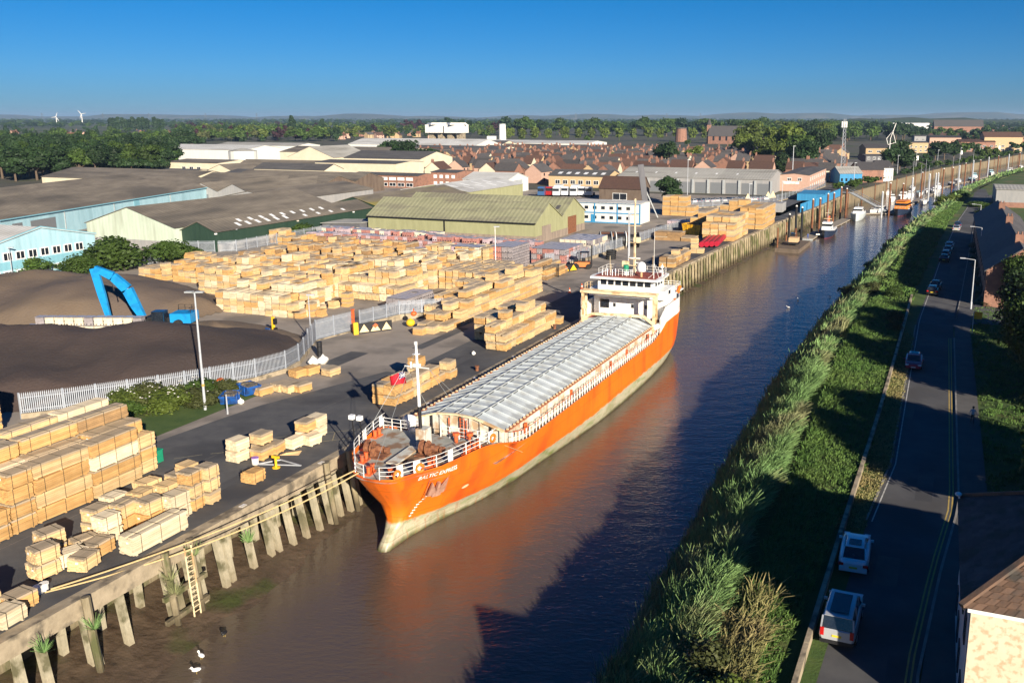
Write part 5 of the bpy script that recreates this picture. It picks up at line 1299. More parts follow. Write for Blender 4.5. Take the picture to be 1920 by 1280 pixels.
# centre town: rows climbing away between the works and the depot
for row in range(15):
    s=302+row*19;
    tl=-205-row*9;tr=-72+row*1.5
    t=tl+r.uniform(0,6)
    while t<tr:
        if r.random()<.8:
            rowdefs.append((t,s+r.uniform(-2,2),r.random()<.42))
        t+=r.choice((7.5,8.5,11,16))
for row in range(9):
    s=360+row*34;t=-60+row*2
    while t<2-row*3:
        if r.random()<.8: rowdefs.append((t,s+r.uniform(-3,3),r.random()<.4))
        t+=r.choice((9,12,15))
for t,s,turn in rowdefs:
    x,y,f=proj(W(t,s,3))
    wall=r.choice(('brick','brick','ybrick','pbrick','brick','cream'));roof=r.choice(('slate','slate','slate','slate','tile','tile'))
    w=r.choice((7.5,11));hr_=8.0
    nm={'brick':'red brick','ybrick':'yellow brick','pbrick':'pale brick','cream':'cream'}[wall]+' house with '+{'slate':'dark slate','tile':'brown tiled','redtile':'red tiled'}[roof]+' roof'
    house(W(t,s),-QA+math.radians(r.uniform(-4,4)+(90 if turn else 0)+r.choice((0,180))),None,(wall,roof,w,8,4.9,hr_,1),'houses of the town beyond the docks',nm)
# scattered houses in the woods, and right distance
for k in range(85):
    if k<22: px,py=r.uniform(20,330),r.uniform(248,262) if k%3 else r.uniform(290,318)
    elif k<40: px,py=r.uniform(640,830),r.uniform(252,262)
    elif k<50: px,py=r.uniform(1390,1500),r.uniform(252,264)
    else: px,py=r.uniform(1730,1930),r.uniform(228,276)
    wall=r.choice(('brick','ybrick','pbrick'));roof=r.choice(('slate','tile','redtile'))
    nm={'brick':'red brick','ybrick':'yellow brick','pbrick':'pale brick','cream':'cream'}[wall]+' house with '+{'slate':'dark slate','tile':'brown tiled','redtile':'red tiled'}[roof]+' roof'
    p=at(px,py,0)
    if k<50 and p.y>1500: continue
    house(p,r.uniform(0,6.28),None,(wall,roof,11,8,4.9,8.0,1),'distant houses among the trees',nm)
import numpy as np
# ================================================================ vegetation
LF=dict(mid=leafy('leaf_mid_green',(.045,.085,.016),(.07,.115,.022)),dark=leafy('leaf_dark_green',(.018,.042,.014),(.032,.06,.018),trans=.15),
 lime=leafy('leaf_lime_green',(.085,.125,.02),(.12,.155,.03)),copper=leafy('leaf_copper',(.035,.014,.02),(.05,.02,.025),trans=.1),olive=leafy('leaf_olive',(.07,.085,.025),(.1,.11,.04)))
MT['bark']=M('bark',(.09,.065,.045),(.14,.1,.07),4,.9,.02)
def crown_arrays(seed,nb,nl,ls,shape='round',rz=.42,zc=.53,inner=True):
    """unit height crown: leaf quads spread over the skins of many clumps"""
    rg=np.random.default_rng(seed);V=[];T=[]
    bl=[]
    for i in range(nb):
        for _ in range(40):
            p=rg.uniform(-1,1,3)
            if np.dot(p,p)<1: break
        if shape=='poplar': c=(p[0]*.07,p[1]*.07,.12+.8*(i+.5)/nb);rb=.10+.05*math.sin(math.pi*min(1,(i+.6)/nb))
        elif shape=='conifer': q=(i+.5)/nb;c=(p[0]*.05,p[1]*.05,.15+.8*q);rb=.25*(1-q)+.04
        elif shape=='bush': c=(p[0]*.42,p[1]*.42,.34+.3*p[2]);rb=rg.uniform(.2,.36)
        else: c=(p[0]*.27,p[1]*.27,zc+p[2]*.3);rb=rg.uniform(.11,.21)
        bl.append((c,rb))
    per=nl//nb
    for c,rb in bl:
        d=rg.normal(size=(per,3));d/=np.linalg.norm(d,axis=1)[:,None];d[:,2]=np.where(d[:,2]<-.35,-d[:,2]*.6,d[:,2])
        rr_=rb*(rg.uniform(.62,1.12,per));P=np.array(c)+d*rr_[:,None]*np.array([1,1,.85])
        n=d+rg.normal(scale=.55,size=(per,3));n/=np.linalg.norm(n,axis=1)[:,None]
        u=np.cross(n,rg.normal(size=(per,3)));u/=np.linalg.norm(u,axis=1)[:,None];w=np.cross(n,u)
        s=ls*rg.uniform(.6,1.3,per)[:,None]
        q=np.stack([P-u*s-w*s*.6,P+u*s*.9-w*s*.7,P+u*s+w*s*.6,P-u*s*.8+w*s*.7],1)
        V.append(q.reshape(-1,3));T.append(np.clip(rg.uniform(0,1)*.45+.25+rg.normal(scale=.14,size=per),0,1))
    return np.concatenate(V),np.concatenate(T),bl
def arr_mesh(name,V,T,mats,mi=None):
    nf=len(V)//4;me=bpy.data.meshes.new(name);me.vertices.add(len(V));me.vertices.foreach_set('co',V.astype(np.float32).ravel())
    me.loops.add(nf*4);me.loops.foreach_set('vertex_index',np.arange(nf*4,dtype=np.int32))
    me.polygons.add(nf);me.polygons.foreach_set('loop_start',np.arange(nf,dtype=np.int32)*4);me.polygons.foreach_set('loop_total',np.full(nf,4,dtype=np.int32))
    for m in mats: me.materials.append(m)
    if mi is not None: me.polygons.foreach_set('material_index',mi.astype(np.int32))
    me.update(calc_edges=True);a=me.attributes.new('tint','FLOAT','FACE');a.data.foreach_set('value',T.astype(np.float32));me.update();return me
def core_mb(bl,k=.72):
    mb=MB()
    for c,rb in bl: mb.cc=.2;mb.sph(c,rb*k,7,4)
    return mb
TP={}
def tree_proto(shape,leaf,seed,nb,nl,ls):
    key=(shape,leaf,seed,nl)
    if key in TP: return TP[key]
    V,T,bl=crown_arrays(seed,nb,nl,ls,shape)
    # dark inner masses joined as quads
    cq=[];rg=np.random.default_rng(seed+5)
    for c,rb in bl:
        for a in range(6):
            for b in range(-1,2):
                A=[2*math.pi*(a+o)/6 for o in (0,1)];B=[math.pi*(b-.5)/3,math.pi*(b+.5)/3]
                cq+= [np.array(c)+rb*.66*np.array([math.cos(x)*math.cos(y),math.sin(x)*math.cos(y),math.sin(y)]) for x,y in ((A[0],B[0]),(A[1],B[0]),(A[1],B[1]),(A[0],B[1]))]
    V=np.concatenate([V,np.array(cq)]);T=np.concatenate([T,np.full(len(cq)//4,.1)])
    crown=arr_mesh('crown',V,T,[LF[leaf]])
    mb=MB();r=random.Random(seed)
    mb.tube([(0,0,-.02),(.005,0,.2),(.0,.01,.55)],[.03,.022,.01],7)
    for c,rb in bl[:7]: mb.tube([(0,0,.22+.1*r.random()),(c[0]*.6,c[1]*.6,c[2]*.8),tuple(c)],[.014,.009,.004],4)
    trunk=mb.mesh('trunk',MT['bark']);TP[key]=(crown,trunk,V,T);return TP[key]
FAR=[('round','mid',1),('round','dark',2),('round','lime',3),('round','mid',4),('poplar','dark',5),('conifer','dark',6),('round','copper',7),('round','olive',8),('round','dark',9)]
KN={'mid':'broad green tree','dark':'dark green tree','lime':'sunlit yellow green tree','copper':'dark copper leaved tree','olive':'olive green tree'}
TREES=[]
def addtree(p,h,k,wd=1.0,base=None,fine=False,label=None): TREES.append((Vector(p),h,k,wd,base,fine,label))
r=random.Random(77)
def fill(px0,px1,py0,py1,n,hs,kinds,base,slope=None):
    for _ in range(n):
        px=r.uniform(px0,px1);q=r.random()**.8;py=py0+(py1-py0)*q
        p=at(px,py,0);t_,s_=ST(p)
        addtree(p,r.uniform(*hs),r.choice(kinds),r.uniform(.9,1.25),base)
MIX=[0,1,1,3,8,7,0];
fill(-30,330,246,322,330,(10,17),[0,1,1,8,8,3,5],'in the left woods')
fill(-30,120,315,338,26,(11,16),[0,1,8,3],'in the left woods')
for x,y,h,k in ((250,318,15,2),(265,316,13,2),(215,322,14,1),(180,325,15,8),(150,330,14,3),(300,316,12,1),(345,285,19,1),(360,282,17,8),(378,282,14,1),(235,312,14,0),(110,335,16,1),(70,338,17,8),(30,340,16,1),(5,335,18,8),(140,310,18,5)): addtree(at(x,y),h,k,1.15,'at the edge of the left woods')
for i in range(26): addtree(at(150+i*6.5+r.uniform(-2,2),322+r.uniform(-2,2)),r.uniform(7,9),1,1.3,'in the tall dark hedge')
fill(330,640,236,266,300,(11,20),MIX+[2,5,6],'behind the white warehouses')
for x in (208,214,221,232,238,244,251,257,264,271,278,292,298,305): addtree(at(x,246),r.uniform(24,30),4,1.0,'in the row of far poplars')
for x,y,h,k in ((548,252,32,5),(605,250,26,5),(570,254,22,3),(640,256,18,2),(690,258,20,1),(665,262,16,2),(730,262,20,2),(700,255,20,6),(760,246,26,6),(790,246,26,6),(775,247,24,6),(805,247,24,1),(860,250,30,8),(845,246,34,1),(880,250,28,1),(895,252,24,0),(937,250,24,6),(925,252,22,6)): addtree(at(x,y),h,k,1.2,'on the skyline')
fill(640,960,240,260,170,(11,19),MIX+[2],'behind the works')
for i in range(19):
    x=955+i*26+r.uniform(-5,5);addtree(at(x,266+r.uniform(-1,1)-i*.15),r.uniform(17,20),2,.85,'in the sunlit row before the big wood')
for i in range(34): addtree(at(950+i*15+r.uniform(-6,6),254+r.uniform(-2,2)),r.uniform(24,31),r.choice([0,1,8,3,0]),1.2,'in the big wood behind the town')
for x,y,h,k in ((765,318,17,1),(748,315,14,8),(790,322,13,1),(820,325,12,1),(812,312,12,8),(886,290,13,1),(850,296,9,2),(725,300,14,8),(740,305,15,1),(1155,312,9,2),(1250,318,17,8),(1248,316,15,1),(1305,312,13,2),(1372,292,10,3),(1290,275,8,0),(1100,268,9,0)): addtree(at(x,y),h,k,1.2,'among the town roofs')
for i in range(15): addtree(at(690+i*10,322+i*.8),r.uniform(6,8),1,1.3,'in the hedge beside the works')
for x,y,h,k in ((1408,290,28,2),(1418,262,30,0),(1395,300,20,2),(1450,304,24,2),(1475,310,26,2),(1496,318,22,0),(1510,322,18,1),(1545,294,22,8),(1530,300,22,1),(1385,262,22,0),(1430,312,17,2),(1465,330,12,1)): addtree(at(x,y),h,k,1.1,'in the group by the depot end')
fill(1380,1560,236,272,130,(16,27),[0,1,8,0,2],'left of the radio mast')
fill(1540,1700,228,266,130,(14,26),[0,1,8,8,0],'behind the riverside flats')
fill(1700,1940,224,270,230,(10,18),[0,1,8,8],'on the right skyline')
fill(900,1700,232,250,220,(16,24),[1,8,0,8],'in the far wood')
for x,y,h,k in ((1686,318,17,1),(1672,322,15,8),(1697,322,13,1),(1753,300,13,1),(1770,300,14,8),(1788,298,13,1),(1802,296,12,0),(1828,290,10,8),(1815,292,12,1),(1835,300,9,0),(1850,296,9,2),(1865,296,8,0),(1740,312,9,8),(1720,315,9,1),(1900,288,11,1),(1918,286,10,0),(1885,280,12,8)): addtree(at(x,y),h,k,1.2,'on the far riverside bank')
YB=((45,520,5.5,8,'dark green bush before the light blue office, left one'),(152,515,5,6.5,'green bush before the light blue office, right one'),(228,503,8.5,11,'large green bush between the office and the pale green warehouse'),(318,490,6,8,'green bush before the pale green warehouse gable'),(358,482,3,4,'small green bush before the dark green shed'),(560,444,4.5,7,'green bush before the long dark green wall'))
for x,y,h,k in ((1250,380,10,8),(1262,384,8,1),(456,310,7,8),(365,302,6,8)): addtree(at(x,y),h,k,1.25,'beside the yard fence')
# riverside hedge strip behind the retaining wall
for i in range(60):
    s=300+i*7.2;t=lt(s)-4-r.uniform(0,4);addtree(W(t,s),r.uniform(2.5,4.5),r.choice((0,3,8)),1.6,'in the riverside shrubs')
# far countryside: thin belts to the horizon
for _ in range(2800):
    y=r.uniform(222.3,241)**1;px=r.uniform(-60,1980);py=222.2+(241-222.2)*r.random()**1.7
    p=at(px,py,0)
    if p.y>14000: continue
    addtree(p,r.uniform(11,17)*(1+.3*(p.y>3500)),r.choice([1,8,8,0]),2.2 if p.y>2500 else 1.3,'far')
# near trees on the right bank (fine leaves)
NEAR=[(58,82,9,'mid','leaning over the side path by the terrace gable'),(57.2,54,11.6,'dark','in front of the side road drive'),(58.5,45,12.2,'olive','behind the grass left of the walker'),(56.2,36,11.6,'mid','opposite the dark red car'),
 (57.5,11,12.2,'lime','in the middle of the right garden row'),(56.3,2.5,11.4,'mid','next to the big cream house'),(63,28,13.6,'dark','at the right picture edge behind the first row'),(65,41,14.6,'dark','deep in the right gardens'),(72,30,17,'mid','tallest behind the right garden row'),(66,4,14.6,'dark','behind the garden row near the cream house'),(73,0,16,'mid','far behind the cream house'),(66,90,9,'mid','behind the terrace gable'),(68,54,14,'mid','behind the pale blue car')]
def blobtrunk(h): pass
flist=[]
for key in range(4):
    leaf=['mid','dark','olive','lime'][key]
    flist.append((leaf,tree_proto('round',leaf,100+key,34,15000,.0125)))
FD=dict(flist)
for t,s,h,leaf,where in NEAR:
    crown,trunk,_,_=FD[leaf]
    o=thing('broadleaf_tree','large %s %s'%(KN[leaf],where),'tree',W(t,s,0),r.uniform(0,6),'trees in the gardens on the right bank')
    o.scale=(h*1.0,h*1.0,h);obj('trunk',trunk,o);obj('crown',crown,o)
def tsize(T):
    x,y,f=proj(T[0]+Vector((0,0,T[1]*.6)));return (T[1]/f if -30<x<1950 and f>0 else 0)
TREES.sort(key=tsize,reverse=True)
Vs=[];Ts=[];Ms=[];LN=list(LF);nidx=0
for i,(p,h,k,wd,base,fine,label) in enumerate(TREES):
    if tsize(TREES[i])==0: continue
    shape,leaf,seed=FAR[k]
    if nidx<285:
        nidx+=1
        big=h*F/max(1,proj(p)[2])>38
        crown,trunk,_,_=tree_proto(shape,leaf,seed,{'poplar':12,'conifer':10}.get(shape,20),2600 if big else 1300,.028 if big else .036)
        o=thing('tree',None,'tree',p,r.uniform(0,6),'trees of the town and fields');o.scale=(h*wd,h*wd,h)
        obj('trunk',trunk,o);obj('crown',crown,o)
        autolabel(o,KN[leaf] if shape=='round' else ('tall poplar' if shape=='poplar' else 'pointed conifer'))
    else:
        f=proj(p)[2];n=420 if h*F/f>14 else 150
        key=('lo',k,n)
        if key not in TP:
            V,T,bl=crown_arrays(seed+50,9,n,.055 if n>200 else .085,shape)
            cq=[]
            for c,rb in bl:
                for a in range(4):
                    A=[math.pi/2*(a+o) for o in (0,1)];cq+=[np.array(c)+rb*.75*np.array([math.cos(A[0]),math.sin(A[0]),-.7]),np.array(c)+rb*.75*np.array([math.cos(A[1]),math.sin(A[1]),-.7]),np.array(c)+rb*.5*np.array([math.cos(A[1]),math.sin(A[1]),1]),np.array(c)+rb*.5*np.array([math.cos(A[0]),math.sin(A[0]),1])]
            cq+=[np.array(q) for q in ((-.02,0,0),(.02,0,0),(.012,0,.5),(-.012,0,.5))]
            TP[key]=(np.concatenate([V,np.array(cq)]),np.concatenate([T,np.full(len(cq)//4,.1)]))
        V,T=TP[key];a=r.uniform(0,6.28);ca,sa=math.cos(a),math.sin(a)
        X=V.copy();X[:,0],X[:,1]=(V[:,0]*ca-V[:,1]*sa)*h*wd,(V[:,0]*sa+V[:,1]*ca)*h*wd;X[:,2]=V[:,2]*h
        X+=np.array(p);Vs.append(X);Ts.append(np.clip(T+r.uniform(-.25,.25),0,1));Ms.append(np.full(len(T),LN.index(leaf)))
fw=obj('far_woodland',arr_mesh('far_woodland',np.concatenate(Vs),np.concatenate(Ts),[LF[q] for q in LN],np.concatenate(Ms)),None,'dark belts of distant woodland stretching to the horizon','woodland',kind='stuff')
# low wooded hills on the horizon
mb=MB();mb.open=True
xs=[-9000+300*i for i in range(64)]
for i,x in enumerate(xs):
    h=40+18*math.sin(i*.7)+14*math.sin(i*1.9+1)+(22 if x>200 else 0)
    mb.v+= [(x,11000,-2),(x,11400,max(14,h)),(x,12600,max(14,h)+4),(x,13500,-2)]
for i in range(len(xs)-1):
    for j in range(3): a=i*4+j;mb.face((a,a+4,a+5,a+1))
mb.build('distant_hills',MT['farland'],kind='structure',smooth=True)
mb=MB();mb.open=True
xs=[700+60*i for i in range(16)]
for i,x in enumerate(xs):
    h=26*math.sin(math.pi*i/15)**.5+3*math.sin(i*2.1);mb.v+= [(x,3000,-1),(x,3060,h*.8),(x,3150,h),(x,3400,-1)]
for i in range(len(xs)-1):
    for j in range(3): a=i*4+j;mb.face((a,a+4,a+5,a+1))
MT['hillwood']=M('hill_wood',(.022,.04,.016),(.04,.06,.022),.05,.95,.8,bscale=.08)
mb.build('wooded_hill',MT['hillwood'],kind='structure',smooth=True)
# ---------------------------------------------------------------- reeds and grass blades
RD=dict(reed=M('reed_green',(.13,.24,.075),(.18,.29,.095),.25,.7,tint=.45,coord='World',c3=(.21,.22,.10),s3=.16),dry=M('dry_grass',(.26,.21,.09),(.2,.2,.07),.3,.8,tint=.35,coord='World'),grassb=M('grass_blade',(.06,.13,.022),(.09,.15,.03),.2,.75,tint=.4,coord='World'))
def bank_z(s,t):
    q=(t-(bt(s)-1.5))/9.7
    if q<1: q=max(0,q);return -5.4+5.75*q+1.4*math.sin(q*math.pi)
    return .34
def blades(name,n,sfun,tfun,h,w,mat,label,cat,lean=.25,seed=1,per=7,spread=.22,zf=None):
    rg=np.random.default_rng(seed);B=[];T=[]
    for k in range(n):
        s=sfun(rg);t=tfun(s,rg)
        if t is None: continue
        p=W(t,s,(zf or bank_z)(s,t));hh=h(s,t,rg);tv=rg.uniform(.1,.9)
        a=rg.uniform(0,6.28,per);d=rg.uniform(0,spread,per);l=rg.uniform(0,lean,per)*hh;hk=hh*rg.uniform(.65,1.1,per)
        px=p.x+np.cos(a)*d;py=p.y+np.sin(a)*d;b=rg.uniform(0,6.28,per);ww=w*rg.uniform(.7,1.4,per)/2
        cb,sb=np.cos(b)*ww,np.sin(b)*ww;tx=px+np.cos(a)*l+.15*hh;ty=py+np.sin(a)*l
        z0=np.where(rg.random(per)<.45,p.z-.1,p.z+hk*rg.uniform(.1,.5,per));mx,my=(px*.6+tx*.4),(py*.6+ty*.4)
        zm=p.z+hk*.72;mx=px*.45+tx*.55;my=py*.45+ty*.55;tx2=tx*1.5-px*.5;ty2=ty*1.5-py*.5
        A1=np.stack([mx-cb*.9,my-sb*.9,zm],1);A2=np.stack([mx+cb*.9,my+sb*.9,zm],1)
        q=np.stack([np.stack([px-cb,py-sb,z0],1),np.stack([px+cb,py+sb,z0],1),A2,A1],1)
        q2=np.stack([A1,A2,np.stack([tx2+cb*.12,ty2+sb*.12,p.z+hk*.95],1),np.stack([tx2-cb*.12,ty2-sb*.12,p.z+hk*.93],1)],1)
        B.append(np.concatenate([q,q2]).reshape(-1,3));tt=np.clip(tv+rg.normal(scale=.15,size=per),0,1);T.append(np.concatenate([tt,tt]))
    obj(name,arr_mesh(name,np.concatenate(B),np.concatenate(T),[mat]),None,label,cat,kind='stuff')
def patch(s,t): return .5+.5*math.sin(s*.31+t*.5)*math.sin(s*.11-1.3)
def reedt(s,rg):
    t=bt(s)-.5+(6.4-1.3*patch(s,0))*rg.random()**.9
    return t
def reedh(s,t,rg): return (1.5+.8*patch(s,t)+.5*math.sin(s*1.3+t*.9)*math.sin(t*1.7))*rg.uniform(.65,1.15)*(1 if t<bt(s)+5 else .75)
blades('reed_bed',19000,lambda g:g.uniform(-48,40),reedt,reedh,.045,RD['reed'],'dense bed of tall green reeds along the near right bank','reeds',.32,11,8,.4)
blades('reed_bed',5200,lambda g:40+120*g.random()**1.3,reedt,reedh,.13,RD['reed'],'reed bed along the middle of the right bank','reeds',.3,12,7,.45)
blades('reed_bed',3600,lambda g:160+360*g.random()**1.2,reedt,reedh,.5,RD['reed'],'reed bed along the far right bank','reeds',.5,13,6,.7)
blades('dry_grass',2200,lambda g:g.uniform(-58,-14),lambda s,g:bt(s)+g.uniform(3.8,8.2) if g.random()<.6+.4*math.sin(s*.5) else None,lambda s,t,g:g.uniform(.9,1.8),.06,RD['dry'],'tan seeding grass at the lower right of the bank','dry grass',.45,14,9,.3)
def flat(s,t): return .33
def lawnt(s,g):
    a=bt(s)+6.5;b=rl(s)-1.9
    return g.uniform(a,b) if b>a else None
blades('bank_grass',7000,lambda g:g.uniform(-60,80),lawnt,lambda s,t,g:g.uniform(.18,.42)*(1.7 if t<bt(s)+8.5 else 1),.07,RD['grassb'],'rough green grass on top of the flood bank','grass',.6,15,8,.3,flat)
blades('bank_grass',3000,lambda g:g.uniform(80,300),lawnt,lambda s,t,g:g.uniform(.3,.5),.2,RD['grassb'],'far grass of the flood bank beside the parked cars','grass',.6,16,7,.5,flat)
blades('verge_grass',1700,lambda g:g.uniform(-2,60),lambda s,g:rl(s)-g.uniform(.1,2.1),lambda s,t,g:g.uniform(.1,.28),.06,RD['dry'],'short dry grass of the verge between wall and road','grass',.6,17,8,.25,lambda s,t:.08)
blades('garden_grass',4200,lambda g:g.uniform(-8,82),lambda s,g:rr(s)+2.3+g.uniform(0,12),lambda s,t,g:g.uniform(.12,.32),.08,RD['grassb'],'lawn beside the right pavement','grass',.6,18,8,.35,lambda s,t:.02)
# bushes
BU={}
for k,leaf in enumerate(('mid','olive','dark','lime')):
    V,T,bl=crown_arrays(200+k,14,4500,.028,'bush');mbv=[]
    BU[leaf]=arr_mesh('foliage',V,T,[LF[leaf]])
def bush(t,s,h,w,leaf,label,z=None,p=None,grp='bushes on the banks'):
    o=thing('bush',label,'bush',p or W(t,s,bank_z(s,t) if z is None else z),r.uniform(0,6),grp);o.scale=(w,w,h);obj('foliage',BU[leaf],o)
    obj('stem',TP_stem,o)
mb=MB();mb.tube([(0,0,0),(.03,0,.4)],[.05,.02],5);TP_stem=mb.mesh('stem',MT['bark'])
for t,s,h,w,lf,l in ((33,92,3.2,4.6,'olive','large tawny bush on the bank where the river shadow ends'),(36,88,2.6,4,'olive','second tawny bush beside the large one'),(35.5,99,2.8,4.2,'mid','round bush behind the tawny pair'),(39.6,84,2.6,3,'mid','green bush by the wall opposite the garden path'),
 (38.9,-26,2.8,3.2,'lime','yellow green bush beside the silver car'),(37.2,-32,3,4,'olive','tawny bush at the lower edge of the bank'),(36.5,-22,2.5,3.4,'olive','tawny bush behind the silver car'),(41.2,60,1.8,2,'dark','dark bush against the flood wall behind the red car'),(41,66,2,2.4,'dark','dark bush at the wall end'),
 (34,128,2.4,3.6,'mid','bush on the bank beyond the tawny ones'),(36,160,2.6,4,'olive','pale bush on the middle bank'),(38,190,2.5,4,'mid','bush on the bank near the parked line'),(47,262,5,6.5,'lime','bright green bush at the end of the bank'),(52,285,4,6,'mid','bush beside the far grey shed'),(50,270,3.2,5,'lime','low bright bush on the far bank')):
    bush(t,s,h,w,lf,l)
for x,y,h,w,l in YB: bush(0,0,h,w,'mid',l,p=at(x,y),grp='bushes beside the yard fence')
# climbing shrub mound by the yard fence
bl_=[(-27.5,.3,2.3,4.0,'lime','left end of the flowering mound by the palisade fence'),(-25.5,1.5,2.8,4.6,'olive','second clump of the flowering mound by the fence'),(-23.2,.4,2.5,4.4,'lime','front clump of the flowering mound by the fence'),(-23.4,4.4,2.6,4.4,'mid','clump of the mound behind the lamp post'),(-21.2,3.2,2.2,3.8,'olive','clump of the mound beside the lamp post'),(-21.6,6.8,2.0,3.2,'olive','right end of the mound by the red lifebuoy box'),(-25.6,-2.2,1.8,3.6,'mid','near left foot of the flowering mound')]
for t,s,h,w,lf,l in bl_: bush(t,s,h,w,lf,l,z=0,grp='shrub clumps by the fence')
mb=MB()
for k in range(60):
    i=r.randrange(5);t,s,h,w,_,_=bl_[i];a=r.uniform(0,6.28);q=r.uniform(.2,.62);z=h*(.78-.6*q*q)
    mb.box(tuple(W(t+w*q*math.cos(a)*.8,s+w*q*math.sin(a)*.8,z+.12)),(.12,.12,.05),r.uniform(0,3))
mb.build('white_flowers',MT['white'],label='scattered white flower heads on the shrub mound by the fence',cat='flowers',kind='stuff')
strip('mound_soil',lambda s:-29,lambda s:-18.2,.01,.01,-6,8.5,2,MT['grass'])
# tufts growing on the fender posts
def tuft(p,label,n=60,hh=.9):
    rg=np.random.default_rng(int(abs(p.x*100)));a=rg.uniform(0,6.28,n);l=rg.uniform(.2,.7,n)*hh;z=rg.uniform(.1,1,n)*hh
    w=.02;q=np.stack([np.stack([np.cos(a)*.05-w,np.sin(a)*.05,np.zeros(n)],1),np.stack([np.cos(a)*.05+w,np.sin(a)*.05,np.zeros(n)],1),np.stack([np.cos(a)*l+.01,np.sin(a)*l,z],1),np.stack([np.cos(a)*l-.01,np.sin(a)*l,z-.02],1)],1)
    obj('grass_tuft',arr_mesh('grass_tuft',q.reshape(-1,3),rg.uniform(.2,.8,n),[RD['reed']]),None,label,'grass tuft',loc=p)
for (t,s,z,l) in ((.9,-28.3,-1.7,'grass tuft sprouting from the fender post left of the ladder'),(.8,-22.4,-1.6,'grass tuft on the post just left of the ladder'),(.7,-20.2,-.9,'grass tuft high on the post right of the ladder'),(1.0,-31.6,-1.2,'big grass tuft at the lower left end of the quay'),(.9,-22.3,-2.7,'small tuft lower on the post left of the ladder'),(.8,-15.3,-2.2,'grass tuft on the pile right of the ladder')): tuft(W(t,s,z),l,90,1.0)
# ================================================================ right bank: houses, cars, people
MT['slate_near']=M('pantile_near',(.055,.05,.05),(.085,.075,.07),1.2,.8,.02,c3=(.035,.04,.03),s3=.8,tint=.2)  # near roof tile, dark copy with shade put into its colour
# big cream house at the lower right; local x along the front, y depth
HT0,HT1,HS0,HS1=48.35,62.,-22.6,-10.9
o=thing('house','large cream rendered house with dark hipped slate roof beside the road','house',W(HT0,HS0,0),-QA)
w,d=HT1-HT0,HS1-HS0
mb=MB();mb.box((w/2,d/2,3.55),(w,d,7.1));mb.build('wall',M('peeling_cream_render',(.68,.60,.44),(.62,.54,.38),.6,.85,.01,c3=(.5,.38,.24),s3=3.2),o)
mb=MB();mb.box((-.03,d/2,3.5),(.05,d-.1,7.0));mb.build('side_render',MT['grey'] if False else M('grey_render',(.42,.43,.45),(.48,.49,.5),.8,.8),o)
zr=11.0;e=.45
A=Vector((-e,-e,7.0));B=Vector((w+e,-e,7.0));C_=Vector((w+e,d+e,7.0));D=Vector((-e,d+e,7.0));R0=Vector((6.3,d*.5,zr));R1=Vector((w-6.3,d*.5,zr))
def slope(P,name,mat,rows,cols_fn,parent):
    """tile courses laid on a roof plane P=[bl,br,tr,tl]; each course its own piece"""
    bl_,br_,tr_,tl_=P
    n=(br_-bl_).cross(tl_-bl_).normalized()
    n=n if n.z>0 else -n
    base=MB();base.quad(*P);base.open=True;base.build('roof_deck',mat,parent)
    for i in range(rows):
        a,b=i/rows,(i+1.08)/rows;b=min(b,1)
        L0=bl_+(tl_-bl_)*a;R_0=br_+(tr_-br_)*a;L1=bl_+(tl_-bl_)*b;R_1=br_+(tr_-br_)*b
        m=max(2,int((R_0-L0).length/.42));mb=MB();mb.open=True
        for j in range(m):
            u,v=j/m,(j+.94)/m;mb.cc=R.random();o_=n*(.03+.015*R.random())
            off=.5/m if i%2 else 0
            u=min(1,u+off);v=min(1,v+off)
            p0=L0+(R_0-L0)*u;p1=L0+(R_0-L0)*v;p2=L1+(R_1-L1)*v;p3=L1+(R_1-L1)*u
            mb.quad(p0+o_+n*.03,p1+o_+n*.03,p2+o_-n*.02,p3+o_-n*.02);mb.quad(p0,p1,p1+o_+n*.03,p0+o_+n*.03)
        mb.build('tile_course',mat,parent,kind='stuff')
rf=obj('roof',None,o)
slope([D,A,R0,R0],'l',MT['slate_near'],22,None,rf)
MT['tile_sun']=M('brown_pantile_near',(.16,.095,.06),(.11,.07,.05),1.5,.85,.02,c3=(.07,.06,.05),s3=.9,tint=.25)  # same roof tile, browner copy with sunlight put into its colour
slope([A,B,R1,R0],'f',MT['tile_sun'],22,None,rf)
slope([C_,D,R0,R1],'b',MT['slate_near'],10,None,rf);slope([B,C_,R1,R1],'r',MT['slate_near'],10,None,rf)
mb=MB()
for a,b in ((A,R0),(D,R0)): mb.bar(a+Vector((0,0,.1)),b+Vector((0,0,.1)),.28,.16)
mb.bar(R0+Vector((0,0,.1)),R1+Vector((0,0,.1)),.28,.16);mb.build('ridge_tiles',MT['tile_sun'],rf)
mb=MB();mb.box((w/2,-.12,6.85),(w+.3,.1,.35));mb.build('fascia',MT['winwhite'],o)
mb=MB();mb.box((-.3,d/2,6.88),(.12,d+.6,.14));mb.build('gutter',MT['black'],o)
mb=MB();mb.box((5.6,-.06,3.6),(1.5,.14,1.9));ww_=mb.build('window',MT['glass'],o);mb=MB()
for x in (4.82,5.6,6.38): mb.box((x,-.1,3.6),(.12,.16,2.05))
for z in (2.6,3.6,4.6): mb.box((5.6,-.1,z),(1.65,.15,.12))
mb.build('window_frame',MT['winwhite'],ww_)
for y in (1.6,4.4,7.2,10.0):
    for z in (1.8,5.0): mb=MB();mb.box((-.08,y,z),(.1,.9,1.4));mb.build('window',MT['glass'],o)
for x in (w-2.5,): mb=MB();mb.box((x,d*.5,10.7),(1.6,.9,2.2));c=mb.build('chimney',WM['brick'],o)
mb=MB();mb.tube([(-.2,d-.2,6.6),(-.45,d+.1,7.3)],[.05,.05],5);mb.sph((-.45,d+.1,7.3),.2,10,5,.6);mb.build('satellite_dish',MT['white'],o)
